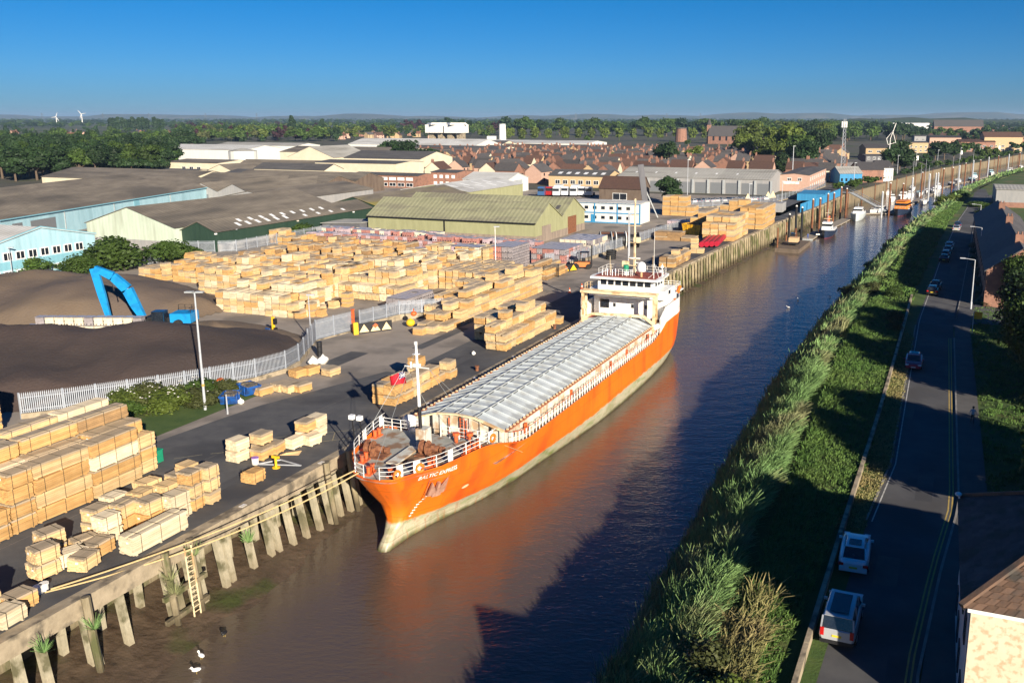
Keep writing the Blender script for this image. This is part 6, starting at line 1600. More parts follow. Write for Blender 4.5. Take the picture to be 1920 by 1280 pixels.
# neighbours out of the frame whose shadows cross the road and the river
def terrace(i,t,s,w_,d_,he,hr,label,rot=90,base=None,wall='brick',roof='slate'):
    parts=house_proto(wall,roof,w_,d_,he,hr,1)[0:3]
    r_=thing('house',label,'house',W(t,s,0),-QA+math.radians(rot),'brick terrace beside the road on the right')
    pr_,wme,ww,dd,hh=house_proto(wall,roof,w_,d_,he,hr,1)
    for n,me,sub in pr_:
        if n=='chimney' and i%3: continue
        o_=obj(n,me,r_)
        if n=='chimney': 
            for k in range(2): mb=MB();mb.cyl((w_/2-.5,-.3+.6*k,hr+1.2),.13,.4,7);mb.build('chimney_pot',WM['brick'],o_)
    for x in (-w_/4,w_/4):
        for z in (1.5,he-1.2):
            for q in (-1,1): obj('window',wme,r_,loc=(x,q*(d_/2+.02),z))
    return r_
for k in range(9):
    terrace(k,57.6+.06*k,87.5+9.4*k,9.4,9.4,5.6+.05*(k%2),9.0+.05*(k%2),['end house of the brick terrace, gable towards the camera','second house of the brick terrace from the gable end','third house of the brick terrace from the gable end','fourth house of the brick terrace from the gable end','fifth house of the brick terrace from the gable end','sixth house of the brick terrace from the gable end','seventh house of the brick terrace from the gable end','eighth house of the brick terrace from the gable end','last house of the brick terrace, farthest from the camera'][k])
for k,(t,s) in enumerate(((70,-44),(56,-42),(72,-8),(76,26))):
    terrace(k,t,s,12,9,6,10,['brick house beyond the lower right edge','brick house just below the lower right corner','brick house behind the cream one','brick house hidden behind the garden trees'][k],rot=[90,0,90,90][k])
mb=MB();mb.box((0,0,1.4),(.1,.1,.1))
# front garden walls and hedge of the terrace
for k in range(8):
    h_=thing('hedge','dark clipped hedge in front garden, %s from the gable end of the terrace'%ORD[k],'hedge',W(53.0,86+9.4*k,0),-QA+math.pi/2,'front garden hedges of the terrace');h_.scale=(7,2.4,1.3);obj('foliage',BU['dark'],h_)
# long grey shed at the far right
shed('low grey clad shed with brick base at the far right edge',62,92,252,276,5.6,6.2,'t','grey','grey',1,[],base=(1.6,'brick'),rot=0)
for k,(t,s) in enumerate(((60,240),(58,228),(62,222),(57,250))): bush(t,s,2.5,6,'mid',['green scrub in front of the grey shed','green scrub beyond the terrace end','green scrub at the back of the terrace','scrub by the corner of the grey shed'][k],z=0)
# flood wall
mb=None;s=-46
fw_=thing('flood_wall','low concrete flood wall between the bank and the road','wall',W(41,0,0),-QA)
def wt(s): return interp([(-60,40.2),(-21,40.8),(0,41.2),(20,41.7),(45,42.1),(86,42.6)],s)
while s<86:
    mb=MB();a=wt(s)-41;b=wt(s+4)-41;mb.bar((a,s,.3),(b,s+3.96,.3),.28,.75);mb.build('wall_panel',MT['conc'],fw_);s+=4
mb=None
# ---------------------------------------------------------------- cars
MT['tyre']=M('tyre_rubber',(.018,.018,.018),(.025,.025,.025),5,.9);MT['rim']=M('wheel_rim',(.4,.4,.42),(.5,.5,.52),4,.35,metal=.7)
MT['plateY']=M('yellow_plate',(.75,.55,.04),(.7,.5,.04),3,.5);MT['taillamp']=M('red_lamp',(.5,.01,.01),(.4,.01,.01),3,.25);MT['headlamp']=M('head_lamp',(.7,.72,.75),(.6,.62,.66),3,.15)
def paint(n,c):
    m=M(n,c,tuple(x*.95 for x in c),3,.28,0,metal=.25 if sum(c)<1.9 else 0,spec=.6)
    n_,l,b,s=hook(m)
    try:b.inputs['Coat Weight'].default_value=.6;b.inputs['Coat Roughness'].default_value=.06
    except Exception: pass
    return m
def loft(rings,close=True):
    mb=MB();n=len(rings[0])
    for r_ in rings: mb.v+= [tuple(p) for p in r_]
    for i in range(len(rings)-1):
        for j in range(n): a=i*n+j;b=i*n+(j+1)%n;mb.face((a,b,b+n,a+n))
    if close: mb.face(tuple(range(n))[::-1]);mb.face(tuple((len(rings)-1)*n+i for i in range(n)))
    return mb
CARP={'sedan':dict(L=4.85,W=1.86,body=[(-2.42,.62,.45,.86),(-2.3,.80,.30,1.0),(-1.5,.92,.26,1.06),(0,.93,.24,1.0),(1.2,.92,.25,.95),(2.1,.85,.27,.82),(2.42,.6,.4,.66)],gh=[(-2.0,.66,1.02,1.03),(-1.15,.60,1.0,1.38),(-.3,.58,.98,1.44),(.45,.58,.96,1.38),(1.35,.68,.93,.95)]),
 'suv':dict(L=4.8,W=1.95,body=[(-2.4,.82,.5,1.12),(-2.3,.93,.42,1.2),(-1.3,.97,.38,1.22),(.4,.97,.38,1.18),(1.3,.96,.4,1.12),(2.2,.92,.42,1.05),(2.4,.8,.5,.95)],gh=[(-2.34,.80,1.16,1.2),(-2.15,.76,1.16,1.80),(-.8,.76,1.14,1.88),(.5,.75,1.12,1.84),(1.25,.80,1.1,1.12)]),
 'hatch':dict(L=4.2,W=1.76,body=[(-2.1,.7,.42,.95),(-2.0,.85,.32,1.03),(-1,.88,.26,1.03),(.6,.88,.26,.98),(1.7,.82,.28,.86),(2.1,.6,.4,.7)],gh=[(-2.02,.68,1.0,1.02),(-1.75,.62,1.0,1.36),(-.6,.61,.99,1.47),(.35,.6,.97,1.42),(1.3,.68,.93,.95)])}
CP={}
def car_proto(kind,pm):
    k=(kind,pm.name)
    if k in CP: return CP[k]
    c=CARP[kind];P=[]
    rings=[]
    for y,hw,z0,z1 in c['body']:
        m=(z0+z1)/2;rings.append([(-hw*.9,y,z0),(-hw,y,m-.1),(-hw,y,m+.12),(-hw*.93,y,z1-.05),(-hw*.8,y,z1),(hw*.8,y,z1),(hw*.93,y,z1-.05),(hw,y,m+.12),(hw,y,m-.1),(hw*.9,y,z0)])
    P.append(('body',loft(rings).mesh('car_body',pm,smooth=False),[]))
    g=c['gh'];mb=loft([[(-hw-.1,y,z0-.03),(-hw,y,z1),(hw,y,z1),(hw+.1,y,z0-.03)] for y,hw,z0,z1 in g])
    glass=mb.mesh('windows',MT['glass']);P.append(('windows',glass,[]))
    rings=[[(-hw+.02,y,z1+.005),(-hw+.06,y,z1+.035),(hw-.06,y,z1+.035),(hw-.02,y,z1+.005)] for y,hw,z0,z1 in g[1:-1]]
    P.append(('roof_panel',loft(rings).mesh('roof_panel',pm),[]))
    mb=MB()
    for q in (1,-1):
        for a,b in ((0,1),(-2,-1)):
            A=(q*(g[a][1]+.04),g[a][0],g[a][3 if a==-2 else 2]);B=(q*(g[b][1]+.03),g[b][0],g[b][3] if b==1 else g[b][2]);mb.bar(A,B,.08,.07)
        for i in (2,3) : mb.bar((q*(g[i][1]+.09),g[i][0]-.1,g[i][2]),(q*(g[i][1]+.01),g[i][0]-.1,g[i][3]),.05,.09)
    P.append(('pillars',mb.mesh('pillars',pm),[]))
    mb=MB();mb.box((0,g[1][0]*.55+.1 if kind!='suv' else -.75,g[2][3]+.045),(g[2][1]*1.3,.8 if kind!='suv' else 2.1,.012));P.append(('sunroof',mb.mesh('sunroof',MT['glass']),[]))
    hl=c['L']/2;zz=c['body'][1][3]-.22;w_=c['W']/2
    for q in (1,-1):
        mb=MB();mb.box((q*(w_-.2),-hl+.07,zz),(.3 if kind!='suv' else .2,.16,.16 if kind!='suv' else .45));P.append(('tail_lamp',mb.mesh('tail_lamp',MT['taillamp']),[]))
        mb=MB();mb.box((q*(w_-.27),hl-.16,c['body'][-2][3]-.14),(.38,.25,.13));P.append(('headlight',mb.mesh('headlight',MT['headlamp']),[]))
        mb=MB();mb.box((q*(w_+.06),g[-1][0]-.45,g[-1][2]+.08),(.2,.12,.14));P.append(('door_mirror',mb.mesh('door_mirror',pm),[]))
    mb=MB();mb.box((0,-hl+.0,zz-.16),(.5,.05,.12));P.append(('number_plate',mb.mesh('number_plate',MT['plateY']),[]))
    mb=MB();mb.box((0,hl-.0,.45),(.5,.05,.11));P.append(('number_plate',mb.mesh('number_plate',MT['white']),[]))
    mb=MB();mb.box((0,-hl+.08,.45),(w_*1.8,.2,.22));mb.box((0,hl-.1,.4),(w_*1.6,.16,.16));P.append(('bumper',mb.mesh('bumper',MT['black'] if kind=='suv' else pm),[]))
    ty=MB();ty.tube([(-.1,0,0),(.1,0,0)],.33,16);tm=ty.mesh('tyre',MT['tyre']);ri=MB();ri.tube([(-.11,0,0),(.11,0,0)],.2,10);rm=ri.mesh('rim',MT['rim'])
    CP[k]=(P,tm,rm,c);return CP[k]
def car(kind,pm,p,rz,label,group='cars on the riverside road',cat='car',sc=1,name='parked_car'):
    P,tm,rm,c=car_proto(kind,pm);o_=thing(name,label,cat,p,rz,group);o_.scale=(sc,)*3
    for n,me,_ in P: obj(n,me,o_)
    for x in (-1,1):
        for y in (-.29,.29):
            w_=obj('wheel',tm,o_,loc=(x*(c['W']/2-.1),y*c['L'],.33));obj('rim',rm,w_)
    return o_
PT_={k:paint(k+'_car_paint',v) for k,v in dict(white=(.72,.74,.76),silver=(.5,.52,.54),maroon=(.45,.025,.06),black=(.015,.015,.018),grey=(.2,.21,.22),navy=(.02,.04,.10),blue=(.05,.13,.3),red=(.4,.02,.02),bluewhite=(.3,.45,.6)).items()}
def rz_road(s): a=W(rl(s),s);b=W(rl(s+4),s+4);return math.atan2(b.y-a.y,b.x-a.x)-math.pi/2
car('sedan',PT_['white'],W(42.3,-6.2,.0),-QA+.03,'white saloon car parked with its tail to the camera by the grass')
car('suv',PT_['silver'],W(42.35,-14.7,.0),-QA-.02,'silver off-road car with dark roof panels and yellow plate, nearest the camera')
car('sedan',PT_['maroon'],W(44.25,44.3,.0),-QA+math.pi,'dark red car facing the camera half on the verge')
car('hatch',PT_['black'],W(45.6,91.0,.0),-QA-.03,'black car parked beyond the side road with yellow plate')
for k,(s,pm,l) in enumerate(((128,'black','black car at the near end of the parked line'),(134,'navy','dark blue car second in the parked line'),(141,'grey','grey car third in the parked line'),(148,'silver','pale car at the far end of the parked line'),(182,'silver','silver car parked alone farther up the road'),(190,'navy','dark car behind the lone silver one'),(96.3,'black','dark car parked just behind the black one'))):
    car('hatch' if k%2 else 'sedan',PT_[pm],W(rl(s)+1.0,s,0),rz_road(s),l)
car('hatch',PT_['bluewhite'],W(58.5,64,0),-QA+1.2,'pale blue car half hidden under the garden trees')
# side road and drive on the right
def flatpoly(name,pts,mat,z): mb=MB();mb.open=True;mb.quad(*[W(t,s,z) for t,s in pts]);mb.build(name,mat,kind='structure')
flatpoly('side_road',[(48.5,66),(49.3,79),(52,84),(60,80),(60,69),(52,70)],MT['road'],.13)
flatpoly('terrace_path',[(52.2,84),(54,84),(58,165),(56,165)],MT['pave'],.126)
# street furniture
def lamp(p,h,label,arm=(1,0),name='street_lamp',mat=None,armlen=1.4,two=False):
    o_=thing(name,label,'street lamp',p,-QA);m=mat or MT['galv']
    mb=MB();mb.tube([(0,0,0),(0,0,h*.5),(0,0,h)],[.1,.085,.06],8);mb.cyl((0,0,0),.14,1.2,8);mb.build('lamp_column',m,o_)
    mb=MB()
    for q in ((1,-1) if two else (1,)): mb.bar((0,0,h),(q*arm[0]*armlen,q*arm[1]*armlen,h+.15),.07);mb.box((q*arm[0]*(armlen+.3),q*arm[1]*(armlen+.3),h+.17),(.75,.32,.14))
    mb.build('lamp_head',MT['galv'],o_);return o_
lamp(W(51.1,80,0),7.5,'grey street lamp at the corner of the side road',(-1,0))
lamp(W(53.4,123,0),7.5,'grey street lamp by the terrace front',(-1,0));lamp(W(54.8,172,0),7.5,'street lamp with blue sign beyond the terrace',(-1,0))
o_=thing('sign_post','small post with a yellow square sign at the side road','sign',W(50.9,63.6,0),-QA);mb=MB();mb.tube([(0,0,0),(0,0,3.0)],.05,6);mb.build('post',MT['galv'],o_);mb=MB();mb.box((.55,0,2.55),(1.0,.06,.95));mb.build('sign_panel',MT['yellowsign'] if 'yellowsign' in MT else MT.setdefault('yellowsign',M('yellow_sign',(.85,.42,.02),(.8,.38,.02),3,.5)),o_)
o_=thing('sign_post','white post with a round white sign beside the cream house','sign',W(52.2,-4.6,0),-QA);mb=MB();mb.tube([(0,0,0),(0,0,2.4)],.05,6);mb.build('post',MT['white'],o_);mb=MB();mb.tube([(0,-.06,2.6),(0,.0,2.6)],.3,14);mb.build('sign_disc',MT['white'],o_);mb=MB();mb.box((0,-.08,2.6),(.18,.03,.3));mb.build('sign_mark',MT['black'],o_)
# person walking on the pavement
def person(p,rz,h,label,shirt,trs,stride=.28):
    sk=[('hip',(0,0,.93),.13),('waist',(0,0,1.08),.13),('chest',(0,.01,1.32),.16),('neck',(0,.02,1.5),.06),('head',(0,.03,1.62),.095),('top',(0,.03,1.74),.07),
     ('sl',(-.19,.01,1.42),.06),('el',(-.26,-.08,1.15),.045),('hl',(-.25,.08,.92),.035),('sr',(.19,.01,1.42),.06),('er',(.26,.05,1.15),.045),('hr',(.25,.22,.95),.035),
     ('ll',(-.1,0,.88),.09),('kl',(-.1,.16,.5),.065),('al',(-.1,stride*.7,.09),.045),('tl',(-.1,stride*.7+.18,.04),.04),('lr',(.1,0,.88),.09),('kr',(.1,-.05,.48),.065),('ar',(.1,-stride,.12),.045),('tr',(.1,-stride+.16,.04),.04)]
    idx={a[0]:i for i,a in enumerate(sk)}
    ed=[('hip','waist'),('waist','chest'),('chest','neck'),('neck','head'),('head','top'),('chest','sl'),('sl','el'),('el','hl'),('chest','sr'),('sr','er'),('er','hr'),('hip','ll'),('ll','kl'),('kl','al'),('al','tl'),('hip','lr'),('lr','kr'),('kr','ar'),('ar','tr')]
    me=bpy.data.meshes.new('person');me.from_pydata([a[1] for a in sk],[(idx[a],idx[b]) for a,b in ed],[])
    ob=bpy.data.objects.new('person',me);COL.objects.link(ob);m=ob.modifiers.new('s','SKIN');m.use_smooth_shade=True
    for i,a in enumerate(sk): me.skin_vertices[0].data[i].radius=(a[2],a[2]*.85)
    me.skin_vertices[0].data[0].use_root=True;ob.modifiers.new('u','SUBSURF').levels=1
    bpy.context.view_layer.update();nm=bpy.data.meshes.new_from_object(ob.evaluated_get(bpy.context.evaluated_depsgraph_get()));bpy.data.objects.remove(ob)
    nm.materials.clear()
    for q in (M('skin',(.5,.3,.22),(.45,.27,.2),3,.6),shirt,trs,MT['black']): nm.materials.append(q)
    for f in nm.polygons:
        c=f.center;f.material_index=0 if c.z>1.49 or (abs(c.x)>.2 and c.z<1.12) else (1 if c.z>.97 else (2 if c.z>.13 else 3))
    o_=obj('person',nm,None,label,'person',loc=p,rz=rz);o_.scale=(h/1.78,)*3
    mb=MB();mb.sph((0,.015,1.68),.112,10,6,.95);hb=mb.build('hair',M('dark_hair',(.02,.014,.01),(.03,.02,.015),5,.8),o_,smooth=True)
    return o_
person(W(50.0,24.5,.12),-QA+math.pi,1.78,'person in a pale top and dark trousers walking on the right pavement',M('pale_shirt',(.4,.42,.45),(.45,.46,.5),3,.8),M('dark_trousers',(.02,.022,.03),(.03,.03,.04),3,.8))
# ================================================================ marina and riverside
rw=thing('retaining_wall','long tan concrete retaining wall of the marina with dark posts','wall',W(0,0,0),-QA)
MT['tanwall']=M('tan_river_wall',(.16,.125,.075),(.23,.18,.11),.3,.9,.03,c3=(.2,.16,.1),s3=.2,stretch=(1,1,.4))
zmask(MT['tanwall'],-4.6,-3.4,(.10,.085,.055),noise=1.4,scale=.4)
s=280
while s<900:
    e=s+14;mb=MB();ta,tb=lt(s),lt(e)
    mb.v+=[(ta-1,s,-6.2),(ta+.4,s,-6.2),(tb+.4,e,-6.2),(tb-1,e,-6.2),(ta-1,s,.3),(ta,s,.3),(tb,e,.3),(tb-1,e,.3)]
    for q in ((4,5,6,7),(0,1,5,4),(1,2,6,5),(2,3,7,6),(3,0,4,7)): mb.face(q)
    mb.build('wall_panel',MT['tanwall'],rw);s=e
s=284
while s<700:
    mb=MB();mb.tube([(lt(s)+.6,s,-6),(lt(s)+.6,s,1.2)],.16,6);mb.build('guide_post',MT['rust'],rw);s+=21
# blue corrugated fence panels and blue stacks
bf=thing('blue_fence','row of bright blue steel fence panels along the quay edge','fence',W(0,0,0),-QA)
s=212
while s<278: mb=MB();mb.bar((lt(s)-.9,s,1.3),(lt(s+5.8)-.9,s+5.8,1.3),.16,2.6);mb.build('fence_panel',WM['blue'],bf);s+=6
for k,(t,s_,w,l,h,m,lab,cat) in enumerate(((4.0,262,9,18,2.2,'blue','bright blue tarpaulin covered load beyond the fence','tarpaulin'),(-1.0,214,5,7,2.6,'grey','grey container at the end of the blue fence','container'))):
    o=thing('covered_load' if k==0 else 'shipping_container',lab,cat,W(t,s_,0),-QA);mb=MB();mb.box((0,0,h/2),(w,l,h),sh=None);mb.build('load_body',WM[m],o);mb=MB();mb.box((0,0,h+.06),(w+.1,l+.1,.1));mb.build('cover_edge',WM['blue' if k==0 else 'grey'],o)
# boats
def hullloft(L,B,H_,draft=.4,bow=.35,fl=.85):
    mb=MB();N=12;rings=[]
    for i in range(N+1):
        q=i/N;y=-L/2+L*q
        b=B/2*(min(1,(1-q)/bow)**.6 if q>1-bow else .88+.12*min(1,q*4));b=max(b,.03);sh=H_*(1+.35*max(0,q-.5)*2)
        rings.append([(-b,y+ (.25*L*.1*q),sh),(-b*fl,y,sh*.35),(-b*.5,y,-draft),(b*.5,y,-draft),(b*fl,y,sh*.35),(b,y+(.25*L*.1*q),sh)])
    return loft(rings)
BC=0
def boat(t,s,L,B,H_,hm,cm,label,rz=0.,cab=(),mast=0,name='motor_boat',z=ZW,deck='shipwhite',stripe=None,boom=True,cat='boat'):
    o=thing(name,label,cat,W(t,s,z),-QA+math.radians(rz))
    hullloft(L,B,H_).build('hull',MT[hm] if hm in MT else hm,o)
    mb=MB();mb.prism([(-B*.42,-L*.47),(B*.42,-L*.47),(B*.42,L*.15),(B*.2,L*.38),(-B*.2,L*.38),(-B*.42,L*.15)],H_*.95,H_*1.1);mb.build('deck',MT[deck],o)
    for (y0,y1,w,h,taper) in cab:
        mb=MB();mb.box((0,(y0+y1)/2*L,H_*1.05+h/2),(w*B,(y1-y0)*L,h),sh=taper);c=mb.build('cabin',MT[cm] if cm in MT else cm,o)
        mb=MB()
        mb.box((0,(y0+y1)/2*L,H_*1.05+h*.68),(w*B*.97,(y1-y0)*L*1.0,h*.28));mb.build('window',MT['glass'],c)
    if mast:
        mb=MB();mb.tube([(0,L*.05,H_),(0,L*.05,H_+mast)],[.09,.05],6);mb.build('mast',MT['galv'],o)
        if boom: mb=MB();mb.tube([(0,L*.05,H_+1.3),(0,-L*.38,H_+1.3)],.12,6);mb.build('boom_sail_cover',MT['navyc'] if 'navyc' in MT else MT.setdefault('navyc',M('navy_canvas',(.02,.04,.12),(.03,.05,.14),3,.8)),o)
        mb=MB();mb.tube([(0,L*.05,H_+mast*.95),(0,L*.48,H_*1.2)],.02,3);mb.tube([(0,L*.05,H_+mast*.95),(0,-L*.48,H_)],.02,3);mb.build('rigging',MT['grey'],o)
    rp=[(-B*.42,-L*.4,H_*1.1),(-B*.42,L*.1,H_*1.15),(-B*.1,L*.42,H_*1.4),(B*.1,L*.42,H_*1.4),(B*.42,L*.1,H_*1.15),(B*.42,-L*.4,H_*1.1)]
    railing(rp,'guard_rail',MT['galv'],.6,1.6,1,.03,parent=o)
    return o
MT['bluehull']=M('navy_hull',(.015,.025,.05),(.02,.03,.06),2,.4);zmask(MT['bluehull'],-.2,.25,(.3,.02,.02),noise=.05)
MT['hullwhite']=M('white_hull',(.74,.74,.72),(.7,.7,.68),1.5,.35);zmask(MT['hullwhite'],-.1,.1,(.03,.04,.06),noise=.05)
MT['hullgrey']=M('pale_grey_hull',(.42,.47,.48),(.46,.5,.5),1.5,.4);zmask(MT['hullgrey'],-.1,.15,(.03,.03,.03),noise=.05)
MT['lifeorange']=M('lifeboat_orange',(.78,.26,.03),(.72,.22,.03),2,.45)
# pilot tug, navy with white wheelhouse, bows to the camera
b=boat(16.4,199,13,4.6,1.7,'bluehull','shipwhite','navy and red tug with white wheelhouse moored nearest on the quay',180,[(-.1,.2,.6,2.3,.9)],6,'tug_boat',boom=False)
mb=MB();mb.box((0,1,5.0),(2.2,.2,.15));mb.box((0,1,6.6),(1.4,.15,.12));mb.build('cross_tree',MT['cream'],b)
mb=MB();mb.tube([(0,-.8,4.2),(0,-.8,5.6)],.45,10);mb.build('funnel',MT['fitred'],b)
mb=MB();mb.box((1.7,5.5,1.0),(1.6,.1,.35),rz=.5);mb.build('name_band',MT['white'],b)
boat(20.6,246,14,4.6,1.9,'hullgrey','shipwhite','pale grey survey launch moored beyond the tug',180,[(-.28,.12,.66,1.9,.85),(-.12,.06,.45,1.2,.8)],3.5,'launch',boom=False)
b=boat(33.5,268,15,5.4,1.9,'bluehull','lifeorange','orange and navy lifeboat with dark windows in the marina',172,[(-.36,.2,.82,2.5,.82)],1.8,'lifeboat',boom=False);
mb=MB();mb.box((0,-1,4.75),(3.4,7.6,.14));mb.build('cabin_roof',MT['lifeorange'],b)
boat(25.5,268,9,3.2,1.2,'hullwhite','shipwhite','white motor boat at the foot of the gangway',150,[(-.35,.1,.75,1.3,.8)],0)
boat(39.5,310,9,3,1.3,'hullwhite','shipwhite','white sailing boat with tall mast in mid river',180,[(-.1,.25,.55,.6,.8)],16,'sailing_boat')
for k,(t,s,L,m,lab,nm) in enumerate(((27.5,318,8,0,'small white cruiser with red fender under the wall','motor_boat'),(31,332,12,0,'large white cabin cruiser in the middle of the pontoon','motor_boat'),(33.5,341,9,0,'white cruiser right behind the large one','motor_boat'),
  (37,352,10,12,'white yacht with blue flag inside the pontoon','sailing_boat'),(43,362,9,0,'white day boat at the pontoon end','motor_boat'),(40,366,10,11,'white yacht among the pontoon posts','sailing_boat'),(44,393,8,0,'small white boat under the wall past the posts','motor_boat'),
  (50,415,11,13,'dark hulled yacht with white deck farther up river','sailing_boat'),(53,440,11,14,'long white yacht farther along the wall','sailing_boat'),(60,455,12,15,'dark blue yacht with pale sail cover in the bend','sailing_boat'),(62,485,9,0,'blue covered boat in the bend of the river','motor_boat'),
  (72,520,11,0,'pale blue cruiser by the far pontoon','motor_boat'),(84,545,10,0,'navy boat with white top at the far pontoon','motor_boat'),(100,640,10,0,'white cruiser at the far right under the wall','motor_boat'),(24,352,9,11,'yacht close against the retaining wall','sailing_boat'),(33,378,9,14,'yacht with bare mast behind the large cruiser','sailing_boat'),(93,600,10,12,'farthest yacht at the right edge of the river','sailing_boat'))):
    boat(t,s,L,L*.33,1.25,'bluehull' if 'dark' in lab or 'navy' in lab else 'hullwhite','shipwhite' if 'blue' not in lab else WM['lblue'],lab,[180,175,5,180][k%4],[(-.32,.12,.72,1.5 if m==0 else .6,.8)]+([(-.2,.05,.5,1.1,.85)] if 'large' in lab else []),m,nm)
# pontoons with piles
MT['pontoon']=M('pontoon_deck',(.24,.2,.16),(.31,.27,.21),.8,.85,.01)
def pontoon(t0,s0,t1,s1,w,label):
    o=thing('pontoon',label,'pontoon',W(t0,s0,ZW),-QA);mb=MB();mb.bar((0,0,.35),(t1-t0,s1-s0,.35),w,.35);mb.build('walkway',MT['pontoon'],o)
    n=max(2,int(math.hypot(t1-t0,s1-s0)/6))
    for i in range(n+1):
        mb=MB();x,y=(t1-t0)*i/n,(s1-s0)*i/n;mb.box((x,y,.1),(w*.9,1.2,.5));mb.build('float',MT['grey'],o)
    return o
pontoon(12.5,188,13.2,204,3,'work pontoon with timber deck beside the tug');pontoon(14.5,214,17.5,243,3,'floating walkway between the tug and the grey launch')
pontoon(21,262,31,266,2.4,'cross walkway at the foot of the gangway');pontoon(30,268,43,372,2.6,'long marina pontoon in mid river');pontoon(46,400,70,500,2.4,'far marina pontoon under the wall');pontoon(74,520,104,660,2.6,'farthest pontoon in the river bend')
def mpile(t,s,h,label,m='rust'):
    o=thing('mooring_pile',label,'mooring pile',W(t,s,-6.5),0,'mooring piles standing in the marina');mb=MB();mb.tube([(0,0,0),(0,0,h+1.5)],.32,8);mb.build('pile_shaft',MT[m],o);mb=MB();mb.tube([(0,0,h+1.5),(0,0,h+1.9)],[.36,.05],8);mb.build('pile_cap',MT['white'],o)
for k,(t,s,h) in enumerate(((27.5,254,8.5),(29.4,262,11),(36,276,12),(32.5,290,9),(41,318,11),(38,330,11),(44,345,10),(46,372,10.5),(43,360,9),(50,392,10),(53,410,10),(56,428,10.5),(60,446,11),(64,468,10.5),(69,492,11),(75,515,11),(82,540,11),(90,572,11),(97,604,11),(104,640,11))):
    mpile(t,s,h,'mooring pile, %s counting from the camera side of the marina'%ORD[k],'rust' if k%2 else 'galv')
for k,(t,s,h) in enumerate(((7.3,186,7),(8.6,189,9),(9.2,196,8),(10.8,206,9.5),(11.6,216,9),(12.6,227,9.5),(13.2,238,9),(14.2,250,10),(15.2,258,9))):
    mpile(t+.3,s,h,'dark guide pile against the quay wall, %s from the dredger'%ORD[k],'black' if k<3 else 'rust')
# gangway down to the pontoon
g=thing('gangway','steel gangway sloping from the quay end down to the marina','gangway',W(15,281,0),-QA)
mb=MB();mb.bar((0,0,.9),(13,-14,-4),1.8,.2);mb.build('gangway_deck',MT['grey'],g)
for o_ in (-.9,.9):
    mb=MB();mb.bar((0+o_*.7,0+o_*.7,2.1),(13+o_*.7,-14+o_*.7,-2.8),.12)
    for i in range(9): q=i/8;mb.bar((13*q+o_*.7,-14*q+o_*.7,.9-4.9*q),(13*q+o_*.7,-14*q+o_*.7,2.1-4.9*q),.07)
    mb.build('gangway_rail',MT['galv'],g)
mb=MB();mb.bar((-5,2,.9),(0,0,.9),2.2,.2);mb.bar((-4.6,2,-4),(-4.6,2,.9),.3);mb.build('landing',MT['grey'],g)
# dredger barge with small excavator
o=thing('work_barge','low rusty work barge with a small excavator against the quay','barge',W(11.0,170,ZW),-QA)
mb=MB();mb.prism([(-3,-8),(3,-8.5),(3.4,9),(-3,9)],-.4,1.0);mb.build('barge_hull',M('barge_brown',(.11,.085,.06),(.16,.12,.09),1,.85,.02),o)
mb=MB();mb.box((.6,-1,1.7),(2.6,3.4,.5));mb.build('excavator_tracks',MT['black'],o)
mb=MB();mb.box((.6,-1.2,2.5),(2.3,2.8,1.1));mb.build('excavator_body',M('buff_paint',(.62,.42,.24),(.55,.36,.2),2,.6),o)
mb=MB();mb.box((0,.9,3.2),(1.1,1.3,1.4));mb.build('excavator_cab',MT['glass'],o)
mb=MB();mb.bar((.6,.6,2.6),(.2,4.4,4.6),.35);mb.bar((.2,4.4,4.6),(.2,6.2,1.6),.3);mb.build('excavator_boom',MT['rust'],o)
for y in (-7,6.5): mb=MB();mb.tube([(-2.6,y,1),(-2.6,y,6)],.2,6);mb.build('spud_leg',MT['rust'],o)
person(W(13.0,184,-4.3),.5,1.75,'person in blue overalls standing on the work pontoon',M('blue_overall',(.03,.08,.3),(.04,.1,.33),3,.8),M('blue_overall_leg',(.03,.08,.3),(.04,.1,.33),3,.8))
# masts, poles and banners by the riverside
def pole(p,h,r_,label,mat='galv',name='lamp_post',cat='lamp post',head=True):
    o=thing(name,label,cat,p,0);mb=MB();mb.tube([(0,0,0),(0,0,h)],[r_,r_*.6],6);mb.build('pole_shaft',MT[mat],o)
    if head: mb=MB();mb.box((.3,0,h),(1.0,.35,.15));mb.build('lamp_head',MT['galv'],o)
    return o
for k,s in enumerate((330,372,414,456,500,548,600,660)):
    p=W(lt(s)-9,s);o=pole(p,9.5,.12,'riverside lamp post, %s along the marina wall'%ORD[k]);
    if k%2: mb=MB();mb.box((.6,0,6.6),(1.1,.06,2.4));mb.build('banner',MT['white'],o)
for k,(px,py,py2) in enumerate(((1288,398,300),(1404,392,345),(1178,494,395),(1180,480,400),(1465,395,340),(1430,360,325))):
    pole(at(px,py),hgt(px,py,py2),.12,['tall grey lamp post by the depot fence','grey lamp post near the gold stacks','slim white lamp post in front of the blue office','second slim post beside it before the office','lamp post by the far quay road','small lamp post at the depot corner'][k])
pole(at(930,520),hgt(930,520,425),.1,'slim pale pole standing among the brick packs',mat='white');pole(at(441,466),hgt(441,466,430),.1,'short lamp pole in front of the dark green warehouse')
pole(at(1485,345),hgt(1485,345,240) if False else 16,.2,'tall lamp mast behind the brick depot office')
